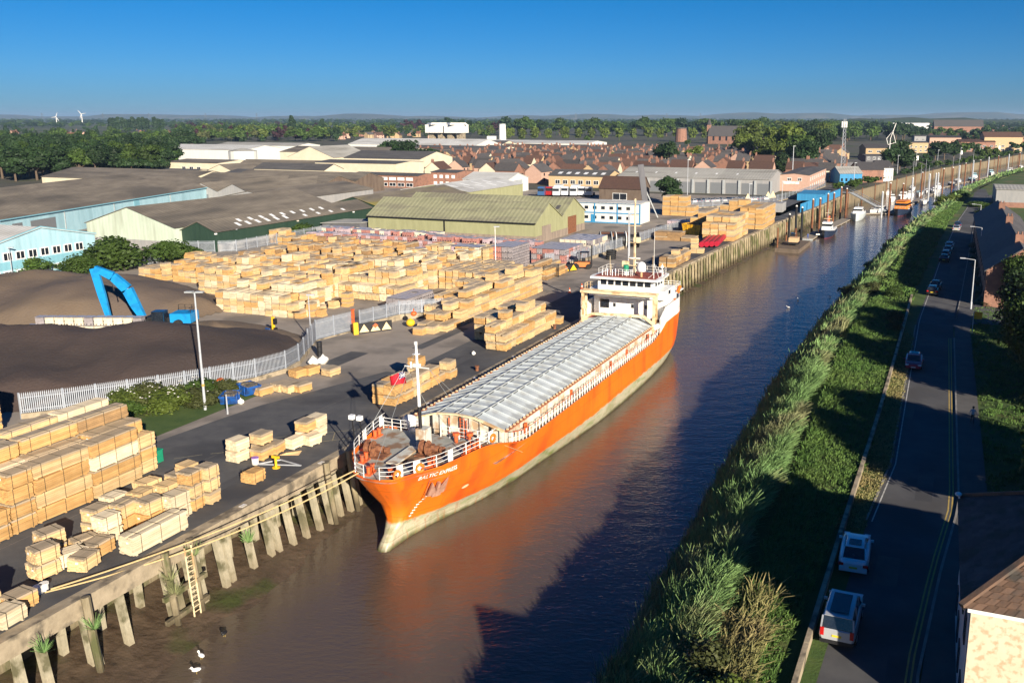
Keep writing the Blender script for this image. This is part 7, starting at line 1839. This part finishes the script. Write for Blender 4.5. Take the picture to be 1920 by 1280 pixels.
# lattice radio mast
p=at(1577,338);o=thing('radio_mast','grey lattice radio mast with white drum aerials','radio mast',p,.3);hm=27
for x,y in ((-1,-1),(1,-1),(0,1)):
    mb=MB();mb.tube([(x*1.1,y*1.1,0),(x*.5,y*.5,hm)],.09,4);mb.build('mast_leg',MT['galv'],o)
mb=MB()
for i in range(16):
    z=i*hm/16;k0=1.1-.6*z/hm;k1=1.1-.6*(z+2)/hm;P_=((-1,-1),(1,-1),(0,1))
    for j in range(3): a=P_[j];b=P_[(j+1)%3];mb.bar((a[0]*k0,a[1]*k0,z),(b[0]*k1,b[1]*k1,z+2.1),.07)
mb.build('mast_lattice',MT['galv'],o)
mb=MB()
for x in (-1.5,0,1.5): mb.cyl((x*.7,0,hm-3.5),.4,2.6,8)
mb.build('drum_aerial',MT['white'],o)
# white sculpture mast
p=at(1665,322);o=thing('mast','white sail like steel mast beside the civic building','mast',p,0)
mb=MB();mb.tube([(0,0,0),(0,0,17)],.2,6);mb.tube([(0,0,17),(2.5,0,25)],.2,5);mb.tube([(-2,0,17),(1,0,21),(3,0,15),(-1,0,14),(-2,0,17)],.2,5,cap=False);mb.build('mast_frame',MT['white'],o)
# wind turbines and pylons
for k,(px,py,h) in enumerate(((107,235,20),(155,234,26))):
    p=at(px,py);sc=hgt(px,py,222)
    o=thing('wind_turbine','%s white wind turbine on the left horizon'%['left, smaller','right, larger'][k],'wind turbine',p,0,'wind turbines on the horizon');f=p.y/F*cp
    hh=f*h*.75;mb=MB();mb.tube([(0,0,0),(0,0,hh)],[f*.9,f*.55],8);mb.build('tower',MT['white'],o)
    hb=obj('rotor_hub',None,o,loc=(0,-f*1.2,hh));mb=MB();mb.sph((0,0,0),f*.9,8,5);mb.build('hub',MT['white'],hb)
    for j in range(3): a=j*2.094+.4+k;mb=MB();mb.tube([(0,0,0),(math.sin(a)*f*4,0,math.cos(a)*f*4),(math.sin(a)*f*9.5,0,math.cos(a)*f*9.5)],[f*.5,f*.55,f*.12],4);mb.build('blade',MT['white'],hb)
for k,px in enumerate((80,194,280,386,482,1250,1313,1080)):
    p=at(px,227.5);f=p.y/F;o=thing('pylon','distant steel pylon, %s from the left on the horizon'%ORD[k],'pylon',p,0,'electricity pylons on the horizon');mb=MB();h=f*15
    for q in (-1,1): mb.bar((q*f*2,0,0),(0,0,h),f*.3)
    for z in (.55,.7,.85): mb.bar((-f*3,0,h*z),(f*3,0,h*z),f*.3)
    mb.build('pylon_frame',WM['dgrey'],o)
# ================================================================ yard fences and equipment
MT['pale']=M('fence_pale',(.30,.33,.38),(.38,.41,.45),2,.5,metal=.15)
def palisade(pts,label,h=2.0,z=0,base=.5,pitch=.17,bay=2.75,mat=None):
    m=mat or MT['pale'];t0,s0=pts[0];f=thing('palisade_fence',label,'fence',W(t0,s0,0),-QA)
    P=[Vector((t-t0,s-s0,0)) for t,s in pts]
    for a,b in zip(P,P[1:]):
        L=(b-a).length;n=max(1,round(L/bay));d=(b-a)/n
        for i in range(n):
            p=a+d*i;q=a+d*(i+1)
            mb=MB();mb.box((p.x,p.y,(h+base)/2+.03),(.12,.12,h+base+.1));mb.build('post',m,f)
            if base: mb=MB();mb.bar(p+Vector((0,0,base/2)),q+Vector((0,0,base/2)),.22,base);mb.build('dwarf_wall',MT['conc'],f)
            mb=MB()
            for zz in (.35,h-.45): mb.bar(p+Vector((0,0,base+zz)),q+Vector((0,0,base+zz)),.05,.06)
            mb.build('rail',m,f)
            mb=MB();k=int(d.length/pitch);dn=d.normalized()
            for j in range(k):
                c=p+d*((j+.5)/k)-Vector((dn.y,-dn.x,0))*-.04
                b0=len(mb.v);w=.045
                for zz,ww in ((base+.05,w),(base+h-.1,w),(base+h+.08,.005)): mb.v+=[tuple(c-dn*ww+Vector((0,0,zz))),tuple(c+dn*ww+Vector((0,0,zz)))]
                mb.face((b0,b0+1,b0+3,b0+2));mb.face((b0+2,b0+3,b0+5,b0+4))
            mb.open=True;mb.build('pales',m,f,kind='stuff')
    return f
palisade([(-34,-6.5),(-31.5,-3.9),(-26.6,2.9),(-24,7.2),(-21.9,11.5),(-21.2,15.5),(-21.9,18.6),(-24.6,23.8)],'grey palisade fence curving round the dark gravel heap')
palisade([(-25.0,24.2),(-27.3,28.6),(-26.2,34.6)],'tall galvanised sliding gate panel beside the yellow and black barrier',h=2.6,base=.15,pitch=.14)
palisade([(-25.7,35.8),(-24.2,43.0),(-19.6,47.5)],'palisade fence beside the long timber row behind the red buoys',base=.8,h=1.9)
palisade([(-23.8,92.6),(-19.6,98),(-17.6,122)],'palisade fence behind the forklift and brick packs',base=.6)
palisade([(-17.6,126),(-16.9,142),(-14,170),(-11,186)],'palisade fence running toward the depot gate',base=.4)
palisade([(-29,209),(-7,237),(-2,270),(1,321)],'grey palisade fence in front of the depot',base=.3,h=2.2,bay=4,pitch=.3)
palisade([(-106,80),(-97,84.5),(-93.5,87),(-93,118)],'palisade fence in front of the dark green warehouse',base=0,h=2.4,bay=3.2,pitch=.22)
palisade([(-96,66),(-100,80),(-106,80)],'palisade fence beside the trees and light blue office',base=0,h=2.2,bay=3.2,pitch=.22)
# main lamp post
p=at(385,768);o=thing('floodlight_post','tall galvanised floodlight column beside the flowering mound','lamp post',p,0)
mb=MB();mb.tube([(0,0,0),(0,0,11.7)],[.14,.075],10);mb.build('column',MT['galv'],o);mb=MB();mb.cyl((0,0,2.4),.15,.25,10);mb.build('yellow_band',MT['yellowline'],o)
for x in (-.5,.5): mb=MB();mb.box((x,0,11.75),(.75,.5,.12),rz=.1*x);mb.bar((0,0,11.6),(x,0,11.75),.06);mb.build('floodlight',MT['grey'],o)
o=pole(W(-28,28.5),6,.09,'short twin headed lamp post at the corner of the gravel yard');
o=pole(at(427,776),2.0,.09,'leaning short grey post by the blue skips',head=False)
pole(at(25,528),6,.09,'small lamp post before the light blue office')
# material handler
MT['hblue']=M('handler_blue',(.01,.24,.56),(.012,.27,.6),1.5,.4,c3=(.01,.2,.46),s3=1)
Y=116.;hd=thing('material_handler','blue material handler crane with long boom among the gravel heaps','crane',at(290,612),0);hp=hd.location
def hq(px,py,Y_=Y): v=atY(px,py,Y_)-hp;return v
def limb(name,pts,ws,mat,dy=.6):
    mb=MB()
    for (a,b),(w0,w1) in zip(zip(pts,pts[1:]),zip(ws,ws[1:])):
        d=(b-a).normalized();n_=Vector((-d.z,0,d.x)).normalized()
        base=len(mb.v)
        for p_,w in ((a,w0),(b,w1)):
            for i,j in ((-1,-1),(1,-1),(1,1),(-1,1)): mb.v.append(tuple(p_+n_*(i*w/2)+Vector((0,j*dy/2,0))))
        for q in ((0,3,2,1),(4,5,6,7),(0,1,5,4),(1,2,6,5),(2,3,7,6),(3,0,4,7)): mb.face(tuple(base+i for i in q))
    return mb.build(name,mat,hd)
limb('boom',[hq(268,594),hq(254,571),hq(239,542),hq(212,518),hq(178,503)],[.8,1.2,1.35,1.1,.7],MT['hblue'])
limb('stick',[hq(176,503),hq(191,552),hq(208,608)],[1.05,1.0,.5],MT['hblue'],.4)
mb=MB();mb.tube([hq(262,580),hq(235,535)],.17,8);mb.tube([hq(254,584),hq(231,543)],.17,8);mb.build('boom_cylinder',MT['galv'],hd,smooth=True)
mb=MB();mb.tube([hq(186,507),hq(210,530),hq(214,545)],.1,6);mb.tube([hq(192,505),hq(222,524)],.13,6);mb.build('hydraulic_hose',MT['black'],hd)
c=hq(290,606);c.z-=1;mb=MB();mb.box((c.x+.4,.6,.9),(6.2,2.6,1.1));mb.build('upper_body',MT['black'],hd)
mb=MB();mb.box((c.x+2.2,.5,1.3),(2.8,2.7,1.3));mb.build('engine_cover',MT['hblue'],hd)
mb=MB();mb.box((c.x-.4,-1.1,1.7),(1.6,1.5,1.5));mb.build('operator_cab',MT['glass'],hd)
mb=MB()
for x in (-2,2):
    for y in (-1.2,1.6): mb2=MB();mb2.tube([(c.x+x,y-.3,.6),(c.x+x,y+.3,.6)],.6,12);mb2.build('wheel',MT['tyre'],hd)
railing([(c.x+.9,1.8,1.9),(c.x+3.4,1.8,1.9),(c.x+3.4,-.8,1.9)],'guard_rail',MT['black'],.8,.9,2,parent=hd)
# skips
MT['skipblue']=M('skip_blue',(.012,.09,.36),(.015,.11,.4),2,.5,c3=(.02,.06,.2),s3=2)
MT['skipyellow']=M('skip_yellow',(.78,.42,.015),(.7,.36,.015),2,.5,c3=(.4,.2,.02),s3=2)
MT['junk']=M('scrap_fill',(.05,.06,.08),(.2,.16,.1),4,.9,.1)
def skip(p,w,l,h,mat,label,rz=0.):
    o=thing('skip',label,'skip',p,-QA+rz);mb=MB();a,b,c,d=(-w/2,w/2,-l/2,l/2)
    ins=.55
    for q in ([(a,c,h),(b,c,h),(b,c+ins,.15),(a,c+ins,.15)],[(a,d,h),(a,d-ins,.15),(b,d-ins,.15),(b,d,h)],[(a,c,h),(a,c+ins,.15),(a,d-ins,.15),(a,d,h)],[(b,c,h),(b,d,h),(b,d-ins,.15),(b,c+ins,.15)],[(a,c+ins,.15),(b,c+ins,.15),(b,d-ins,.15),(a,d-ins,.15)]): mb.quad(*q)
    mb.build('skip_body',mat,o);mb=MB()
    for A,B in (((a,c,h),(b,c,h)),((b,c,h),(b,d,h)),((b,d,h),(a,d,h)),((a,d,h),(a,c,h))): mb.bar(A,B,.1,.1)
    for x in (a-.03,b+.03):
        for y in (-l*.22,l*.22): mb.bar((x,y,.2),(x,y,h),.08,.1)
    mb.build('skip_rim',mat,o)
    mb=MB();rg=random.Random(2)
    for k in range(16): mb.box((rg.uniform(a*.7,b*.7),rg.uniform(c*.7,d*.7),h-.15+rg.uniform(0,.15)),(rg.uniform(.3,.8),rg.uniform(.2,.6),.25),rg.random()*3)
    mb.build('scrap',MT['junk'],o,kind='stuff');return o
skip(at(432,757),1.5,2.2,1.05,MT['skipblue'],'blue tipping skip nearer the camera by the lamp post',.5);skip(at(468,740),1.5,2.3,1.1,MT['skipblue'],'blue tipping skip farther from the lamp post',1.2)
skip(at(1302,440),3.0,5.5,2.6,MT['skipyellow'],'large yellow skip in front of the trussed timber',1.25)
skip(at(1245,386),2,4,1.6,M('brown_red_skip',(.2,.03,.02),(.25,.04,.03),2,.6),'dark red skip by the depot fence',1.3) if False else None
# red pontoon sections
MT['pontred']=M('red_pontoon_paint',(.42,.01,.03),(.36,.01,.03),1,.5)
o=thing('red_pontoon','stack of dark red steel pontoon tubes lying on the quay','pontoon',at(1336,458),-QA+.1)
for k,x in enumerate((-1.6,-.5,.6,1.7)):
    mb=MB();mb.tube([(x,-6,.7+.1*k),(x,6,.7+.1*k)],.62,10);mb.build('tube',MT['pontred'],o)
mb=MB();mb.bar((-2,-5.8,.9),(2.2,-5.8,1.1),.3);mb.bar((-2,5.8,.9),(2.2,5.8,1.1),.3);mb.build('cross_beam',MT['pontred'],o)
# cable reels
def reel(p,rz,r_,w,mat,label):
    o=thing('cable_reel',label,'cable reel',p,rz)
    for x in (-w/2,w/2):
        mb=MB();mb.tube([(x-.08,0,r_),(x+.08,0,r_)],r_,24);fl=mb.build('flange',mat,o)
        for a in range(4): mb=MB();an=a*math.pi/4;mb.bar((x+(.1 if x>0 else -.1),-math.cos(an)*r_*.95,r_-math.sin(an)*r_*.95),(x+(.1 if x>0 else -.1),math.cos(an)*r_*.95,r_+math.sin(an)*r_*.95),.06,.1);mb.build('spoke',MT['black'],fl)
    mb=MB();mb.tube([(-w/2,0,r_),(w/2,0,r_)],r_*.72,20);mb.build('cable_coil',MT['black'],o)
reel(W(-21.5,119.5),-QA+.5,1.9,2.4,MT['grey'],'large grey cable reel on the left of the pair by the fence');reel(W(-18.6,121),-QA+.5,1.9,2.2,MT['white'],'large cable reel with white flange on the right of the pair')
reel(W(-16.4,123.5),-QA+.5,1.7,2.0,MT['black'],'dark cable reel at the end of the fence')
o=thing('container','brown rusty container behind the cable reels','container',at(1152,458),-QA+.2);mb=MB();mb.box((0,0,1.3),(6,2.4,2.5));mb.build('container_body',MT['rust'],o);mb=MB();mb.box((0,0,2.58),(6.1,2.5,.08));mb.build('container_lid',MT['rust'],o)
# tyre stack
o=thing('tyre_stack','stack of large black tyres beside the reels','tyres',at(1145,486),0)
for k in range(4):
    mb=MB();mb.tube([(.85*math.cos(a)+.05*k,.85*math.sin(a),.25+.46*k) for a in [2*math.pi*i/16 for i in range(17)]],.24,6,cap=False);mb.build('tyre',MT['tyre'],o)
# forklift
o=thing('forklift','orange and black forklift truck by the palisade fence','forklift',at(1096,503),-QA-1.3)
mb=MB();mb.box((0,-.4,.85),(1.9,2.8,.9));mb.build('chassis',M('forklift_orange',(.62,.2,.05),(.5,.17,.05),2,.6),o)
mb=MB();mb.box((0,-1.6,1.2),(1.8,.7,1.1));mb.build('counterweight',MT['black'],o)
mb=MB()
for x in (-.8,.8):
    for y in (-.9,.8): mb.bar((x,y,1.2),(x,y*.8,3.1),.1)
mb.box((0,0,3.1),(1.8,1.7,.1));mb.build('overhead_guard',MT['black'],o)
mb=MB();mb.box((0,-.2,1.6),(.6,.7,.7));mb.build('seat',MT['black'],o)
mb=MB();mb.bar((-.55,1.3,.2),(-.55,1.4,4.4),.16);mb.bar((.55,1.3,.2),(.55,1.4,4.4),.16)
for z in (1.2,2.8,4.3): mb.bar((-.55,1.35,z),(.55,1.35,z),.12)
mb.build('mast',MT['black'],o)
for x in (-.5,.5): mb=MB();mb.bar((x,1.5,.25),(x,3,.25),.12,.06);mb.build('fork',MT['black'],o)
for x in (-.95,.95):
    for y in (-1.4,.9): mb=MB();mb.tube([(x-.18,y,.5),(x+.18,y,.5)],.5,14);w_=mb.build('wheel',MT['tyre'],o)
# warning barrier boards
MT['barrier']=M('barrier_yellow',(.8,.5,.02),(.75,.45,.02),3,.6);MT['barcream']=M('barrier_cream',(.75,.6,.35),(.7,.55,.3),3,.6)
def barrier(t0,s0,t1,s1,label,yel):
    o=thing('barrier',label,'barrier',W(t0,s0),-QA);L=math.hypot(t1-t0,s1-s0);a=math.atan2(s1-s0,t1-t0);o.rotation_euler=(0,0,-QA+a)
    mb=MB();mb.box((L/2,0,.8),(L,.14,1.3));mb.build('board',MT['black'],o)
    n=3
    for k in range(n):
        mb=MB();mb.open=True;x0=L*(k+.06)/n;x1=L*(k+.94)/n;mb.quad((x0,-.078,.25),(x1,-.078,.25),((x0+x1)/2,-.078,1.3));mb.build('triangle',MT['barrier'] if yel else MT['barcream'],o)
    mb=MB();mb.box((-.35,0,.85),(.6,.4,1.6));mb.build('end_post',MT['barrier'],o)
    mb=MB();mb.open=True;mb.quad((L/2-.4,-.082,.95),(L/2,-.082,.6),(L/2+.4,-.082,.95),(L/2,-.082,1.3));mb.build('red_diamond',MT['fitred'],o)
barrier(-24.4,33.6,-21.6,37.2,'black barrier with cream triangles and yellow end post by the gate',False);barrier(-19.0,85.5,-16.4,90.5,'yellow and black barrier board near the forklift',True)
barrier(-14.8,139.5,-11,143,'black and cream barrier board past the ship bridge',False)
o=thing('gate_post','orange gate post at the end of the sliding gate','post',W(-25.9,34.6),-QA);mb=MB();mb.box((0,0,1.5),(.3,.3,3));mb.build('post_shaft',MT['fitred'],o);mb=MB();mb.box((0,0,3.05),(.4,.4,.1));mb.build('post_cap',MT['fitred'],o)
o=thing('metal_gate','dark open mesh gate by the far end of the timber row','gate',W(-18.6,80),-QA+1.1)
for x in (0,3.5): mb=MB();mb.bar((x,0,0),(x,0,2.4),.12);mb.build('gate_post',MT['black'],o)
mb=MB()
for z in (.3,1.3,2.3): mb.bar((0,0,z),(3.5,0,z),.06)
for k in range(12): mb.bar((.3*k,0,.2),(.3*k,0,2.3),.04)
mb.build('gate_mesh',MT['black'],o)
# buoys, life ring box, bags, stands
for x,y,m,l in ((770,613,'barrier','yellow round buoy resting against the low wall'),(776,596,'fitred','orange red round buoy hung on the fence')):
    o=thing('buoy',l,'buoy',at(x,y,0 if m=='barrier' else 1.2),0,'buoys at the foot of the fence');mb=MB();mb.sph((0,0,.62),.62 if m=='barrier' else .42,14,8,.85);mb.build('float_ball',MT[m],o,smooth=True);mb=MB();mb.cyl((0,0,1.0),.08,.3,6);mb.build('eye',MT[m],o)
o=thing('lifebuoy_box','red lifebuoy housing on a post near the blue skips','lifebuoy box',at(415,737),0);mb=MB();mb.tube([(0,0,0),(0,0,.9)],.05,6);mb.build('post',MT['galv'],o);mb=MB();mb.tube([(0,-.12,1.25),(0,.12,1.25)],.42,14);mb.build('housing',MT['fitred'],o);mb=MB();mb.box((0,-.14,1.3),(.35,.03,.2));mb.build('notice',MT['white'],o)
rg=random.Random(9)
for k,(px,py,l) in enumerate(((588,685,'left white bulk bag beside the fence corner'),(606,682,'right white bulk bag beside the fence corner'),(452,757,'small white sack lying between the blue skips'),(888,665,'crumpled white sack on the open quay'))):
    o=thing('bulk_bag',l,'bag',at(px,py),k,'white sacks about the yard');q=[1,1,.55,.4][k];mb=MB();mb.sph((0,0,.45*q),.6*q,9,6,.85);mb.v=[(x+rg.uniform(-.07,.07)*q,y+rg.uniform(-.07,.07)*q,max(0,z)) for x,y,z in mb.v];mb.build('bag_body',MT['white'],o)
    mb=MB();mb.bar((-.3*q,0,.8*q),(0,0,1.15*q),.06);mb.bar((.3*q,0,.8*q),(0,0,1.15*q),.06);mb.build('bag_loop',MT['white'],o)
o=thing('drum_stack','stack of black drums beside the white bags','drums',at(600,668),0)
for k in range(3): mb=MB();mb.cyl((0,0,.02+.62*k),.32,.58,12);mb.build('drum',MT['black'],o)
o=thing('signal_stand','yellow post with black signal boxes in the open yard','signal post',at(514,630),-QA);mb=MB();mb.box((0,0,1.3),(.3,.3,2.6));mb.build('post_shaft',MT['barrier'],o)
for z in (.8,2.0): mb=MB();mb.box((.32,0,z),(.35,.4,.75));mb.build('signal_box',MT['black'],o)
o=thing('board','small blue leaning panel beside the yellow signal post','panel',at(503,631),-QA-.3);mb=MB();mb.box((0,0,.6),(.9,.12,1.1));mb.build('panel_face',MT['skipblue'],o);mb=MB();mb.bar((0,.1,1.0),(0,.6,0),.08);mb.build('prop',MT['galv'],o)
o=thing('marker_stand','yellow stand on a metal frame on the open quay','stand',at(518,877),-QA);mb=MB();mb.cyl((0,0,.02),.32,.08,12);mb.cyl((0,0,.1),.1,.8,8);mb.box((0,0,.95),(.7,.15,.2));mb.build('stand',MT['barrier'],o);mb=MB();mb.bar((-2.0,0,.05),(1.6,1.1,.05),.08);mb.bar((-2.0,0,.05),(-.8,1.5,.05),.08);mb.bar((-.8,1.5,.05),(1.6,1.1,.05),.08);mb.build('frame',MT['galv'],o)
o=thing('bucket','white bucket with purple lid beside the yellow stand','bucket',at(479,870),0);mb=MB();mb.cyl((0,0,0),.26,.55,12,.3);mb.build('bucket_body',MT['white'],o);mb=MB();mb.cyl((0,0,.55),.3,.06,12);mb.build('lid',M('purple_lid',(.3,.15,.5),(.3,.15,.5),3,.5),o)
for k,(px,py) in enumerate(((1008,547),(1013,543),(1091,541),(1068,549))):
    o=thing('traffic_cone','red and white traffic cone, %s from the left on the quay road'%ORD[k],'traffic cone',at(px,py),0,'traffic cones on the quay road');mb=MB();mb.box((0,0,.03),(.5,.5,.06));mb.cyl((0,0,.06),.2,.85,8,.04);mb.build('cone_body',MT['fitred'],o);mb=MB();mb.cyl((0,0,.35),.155,.22,8,.1);mb.build('white_band',MT['white'],o)
o=thing('wheelie_bin','dark green wheelie bin at the right end of the timber block','bin',at(297,866),-QA);mb=MB();mb.box((0,0,.55),(.55,.6,1.0));mb.build('bin_body',MT['green'],o);mb=MB();mb.box((0,0,1.08),(.62,.7,.08));mb.build('bin_lid',MT['green'],o)
o=thing('plank_pile','loose pale planks lying on the quay beside the yellow stand','planks',at(543,853),-QA+.6)
for k in range(4): mb=MB();mb.box((.1*k,.12*k,.04+.03*k),(1.6-.1*k,.16,.03),.12*k-.2);mb.build('plank',WOODS['pale'],o)
o=thing('drum','blue tarpaulin covered drum among the far packs','tarpaulin',at(1188,412),0);mb=MB();mb.sph((0,0,1.2),1.8,10,6,.8);mb.build('cover',MT['skipblue'],o);mb=MB();mb.cyl((0,0,0),1.5,1,10);mb.build('base',MT['black'],o)
# hatched box painted on the tarmac by the bow
mb=MB();mb.open=True
def gl(t0,s0,t1,s1,w=.1):
    d=Vector((t1-t0,s1-s0,0)).normalized();n=Vector((-d.y,d.x,0))*w/2
    mb.quad(*[W(t0+a*n.x+b*(t1-t0),s0+a*n.y+b*(s1-s0),.012) for a,b in ((-1,0),(-1,1),(1,1),(1,0))])
gl(-9.5,-3,-1.3,3.6);gl(-8.3,-5,-1.3,.8);gl(-9.5,-3,-8.3,-5);gl(-6,-.2,-4.8,-2.2);gl(-4,1.4,-2.8,-.6);gl(-10.5,-7,-8.8,-5.6);gl(-12.5,-9,-11,-7.4)
mb.build('bay_marking',M('faded_line',(.3,.26,.16),(.16,.15,.12),3,.9),kind='structure')
# conveyor slab
o=thing('conveyor','tall dark inclined conveyor beside the blue and white office','conveyor',at(1217,408),0)
mb=MB();mb.bar((-.6,0,0),(-2.6,0,15),1.6,1.6);mb.build('conveyor_casing',WM['dgrey'],o)
mb=MB();mb.bar((2.5,0,0),(-1.6,0,9),.3);mb.build('support_leg',MT['grey'],o)
# lorries and vans beyond the olive warehouse
def lorry(p,rz,cab,label,box=None):
    o=thing('lorry',label,'lorry',p,rz,'lorries parked beyond the olive warehouse');mb=MB();mb.box((0,2.2,2.1),(2.5,2.2,2.9),sh=.94);mb.build('cab',cab,o)
    mb=MB();mb.box((0,3.33,2.55),(2.2,.08,.95));mb.build('windscreen',MT['glass'],o)
    mb=MB();mb.box((0,-1.5,.95),(2.3,6,.35));mb.build('chassis',MT['black'],o)
    if box: mb=MB();mb.box((0,-2,2.6),(2.5,5.6,2.8));mb.build('box_body',box,o)
    for x in (-1.05,1.05):
        for y in (2.2,-2.2,-3.6): mb=MB();mb.tube([(x-.15,y,.5),(x+.15,y,.5)],.5,10);mb.build('wheel',MT['tyre'],o)
for k,(px,c,b) in enumerate(((1018,'blue',None),(1033,'red',None),(1046,'white',1),(1062,'white',None),(1078,'white',1),(1093,'white',None),(1106,'silver',None))):
    lorry(at(px,368-.6*(k%2)),-QA+math.pi+.2,PT_[c],'%s lorry, %s from the left in the lorry park'%({'blue':'blue cab','red':'red cab','white':'white cab','silver':'grey cab'}[c],ORD[k]),WM['whitew'] if b else None)
for k in range(14):
    px=1285+k*11.5+R.uniform(-2,2);py=381-k*.45
    car('hatch' if k%2 else 'sedan',PT_[R.choice(['white','white','silver','navy'])],at(px,py),R.uniform(-.2,.2)+.3,'van or car, %s from the left behind the depot fence'%ORD[k],'cars behind the depot fence')
# white signs on the depot fence, small tents
for k,(px,py) in enumerate(((1402,378),(1440,374),(1449,373))):
    o=thing('sign_board','white triangular board, %s from the left by the far quay road'%ORD[k],'sign',at(px,py),0,'white boards by the far quay road');mb=MB();mb.quad((-1.2,0,.4),(1.2,0,.4),(0,0,2.8));mb.quad((-1.2,.1,.4),(1.2,.1,.4),(0,.1,2.8));mb.build('board_face',MT['barcream'],o);mb=MB();mb.bar((0,.1,0),(0,.1,1),.1);mb.build('board_post',MT['grey'],o)
# birds and litter on the mud
for k,(px,py,l) in enumerate(((378,1235,'white gull standing at the water edge on the mud'),(369,1262,'white gull with dark back just below the other one'),(421,1193,'dark duck swimming off the mud'),)):
    o=thing('gull',l,'bird',at(px,py,-4.9),1+k,'birds at the water edge');mb=MB();mb.sph((0,0,.28),.15,10,6,.8);mb.v=[(x*1.0,y*1.9,z) for x,y,z in mb.v];mb.build('body',MT['white'] if k<2 else MT['black'],o,smooth=True);mb=MB();mb.sph((0,.26,.45),.085,8,5);mb.tube([(0,.15,.3),(0,.24,.44)],.06,6);mb.tube([(0,.33,.45),(0,.42,.43)],[.02,.008],4);mb.build('head',MT['white'] if k<2 else MT['black'],o,smooth=True);mb=MB();mb.bar((-.05,0,0),(-.05,0,.2),.02);mb.bar((.05,0,0),(.05,0,.2),.02);mb.build('legs',MT['yellowline'],o)
for k,(px,py) in enumerate(((1496,562),(1478,577),(1556,556))):
    o=thing('gull','white gull floating on the river, %s from the left'%ORD[k],'bird',at(px,py,-4.95),k,'gulls floating mid river');mb=MB();mb.sph((0,0,.12),.16,10,6,.7);mb.v=[(x,y*2,z) for x,y,z in mb.v];mb.build('body',MT['white'],o,smooth=True);mb=MB();mb.sph((0,.3,.3),.08,8,5);mb.build('head',MT['white'],o,smooth=True)
# haze
hz=M('haze_air',(.5,.5,.5));hz.node_tree.nodes.clear();n_=hz.node_tree.nodes;vo=n_.new('ShaderNodeVolumePrincipled');ou=n_.new('ShaderNodeOutputMaterial')
vo.inputs['Color'].default_value=(.48,.70,1.0,1);vo.inputs['Density'].default_value=.000065;vo.inputs['Anisotropy'].default_value=.1
hz.node_tree.links.new(vo.outputs[0],ou.inputs['Volume'])
mb=MB();mb.box((0,7000,40),(36000,18000,96));hzo=mb.build('haze',hz,kind='stuff',label='thin blue haze lying over the whole landscape',cat='haze')
flush_labels()
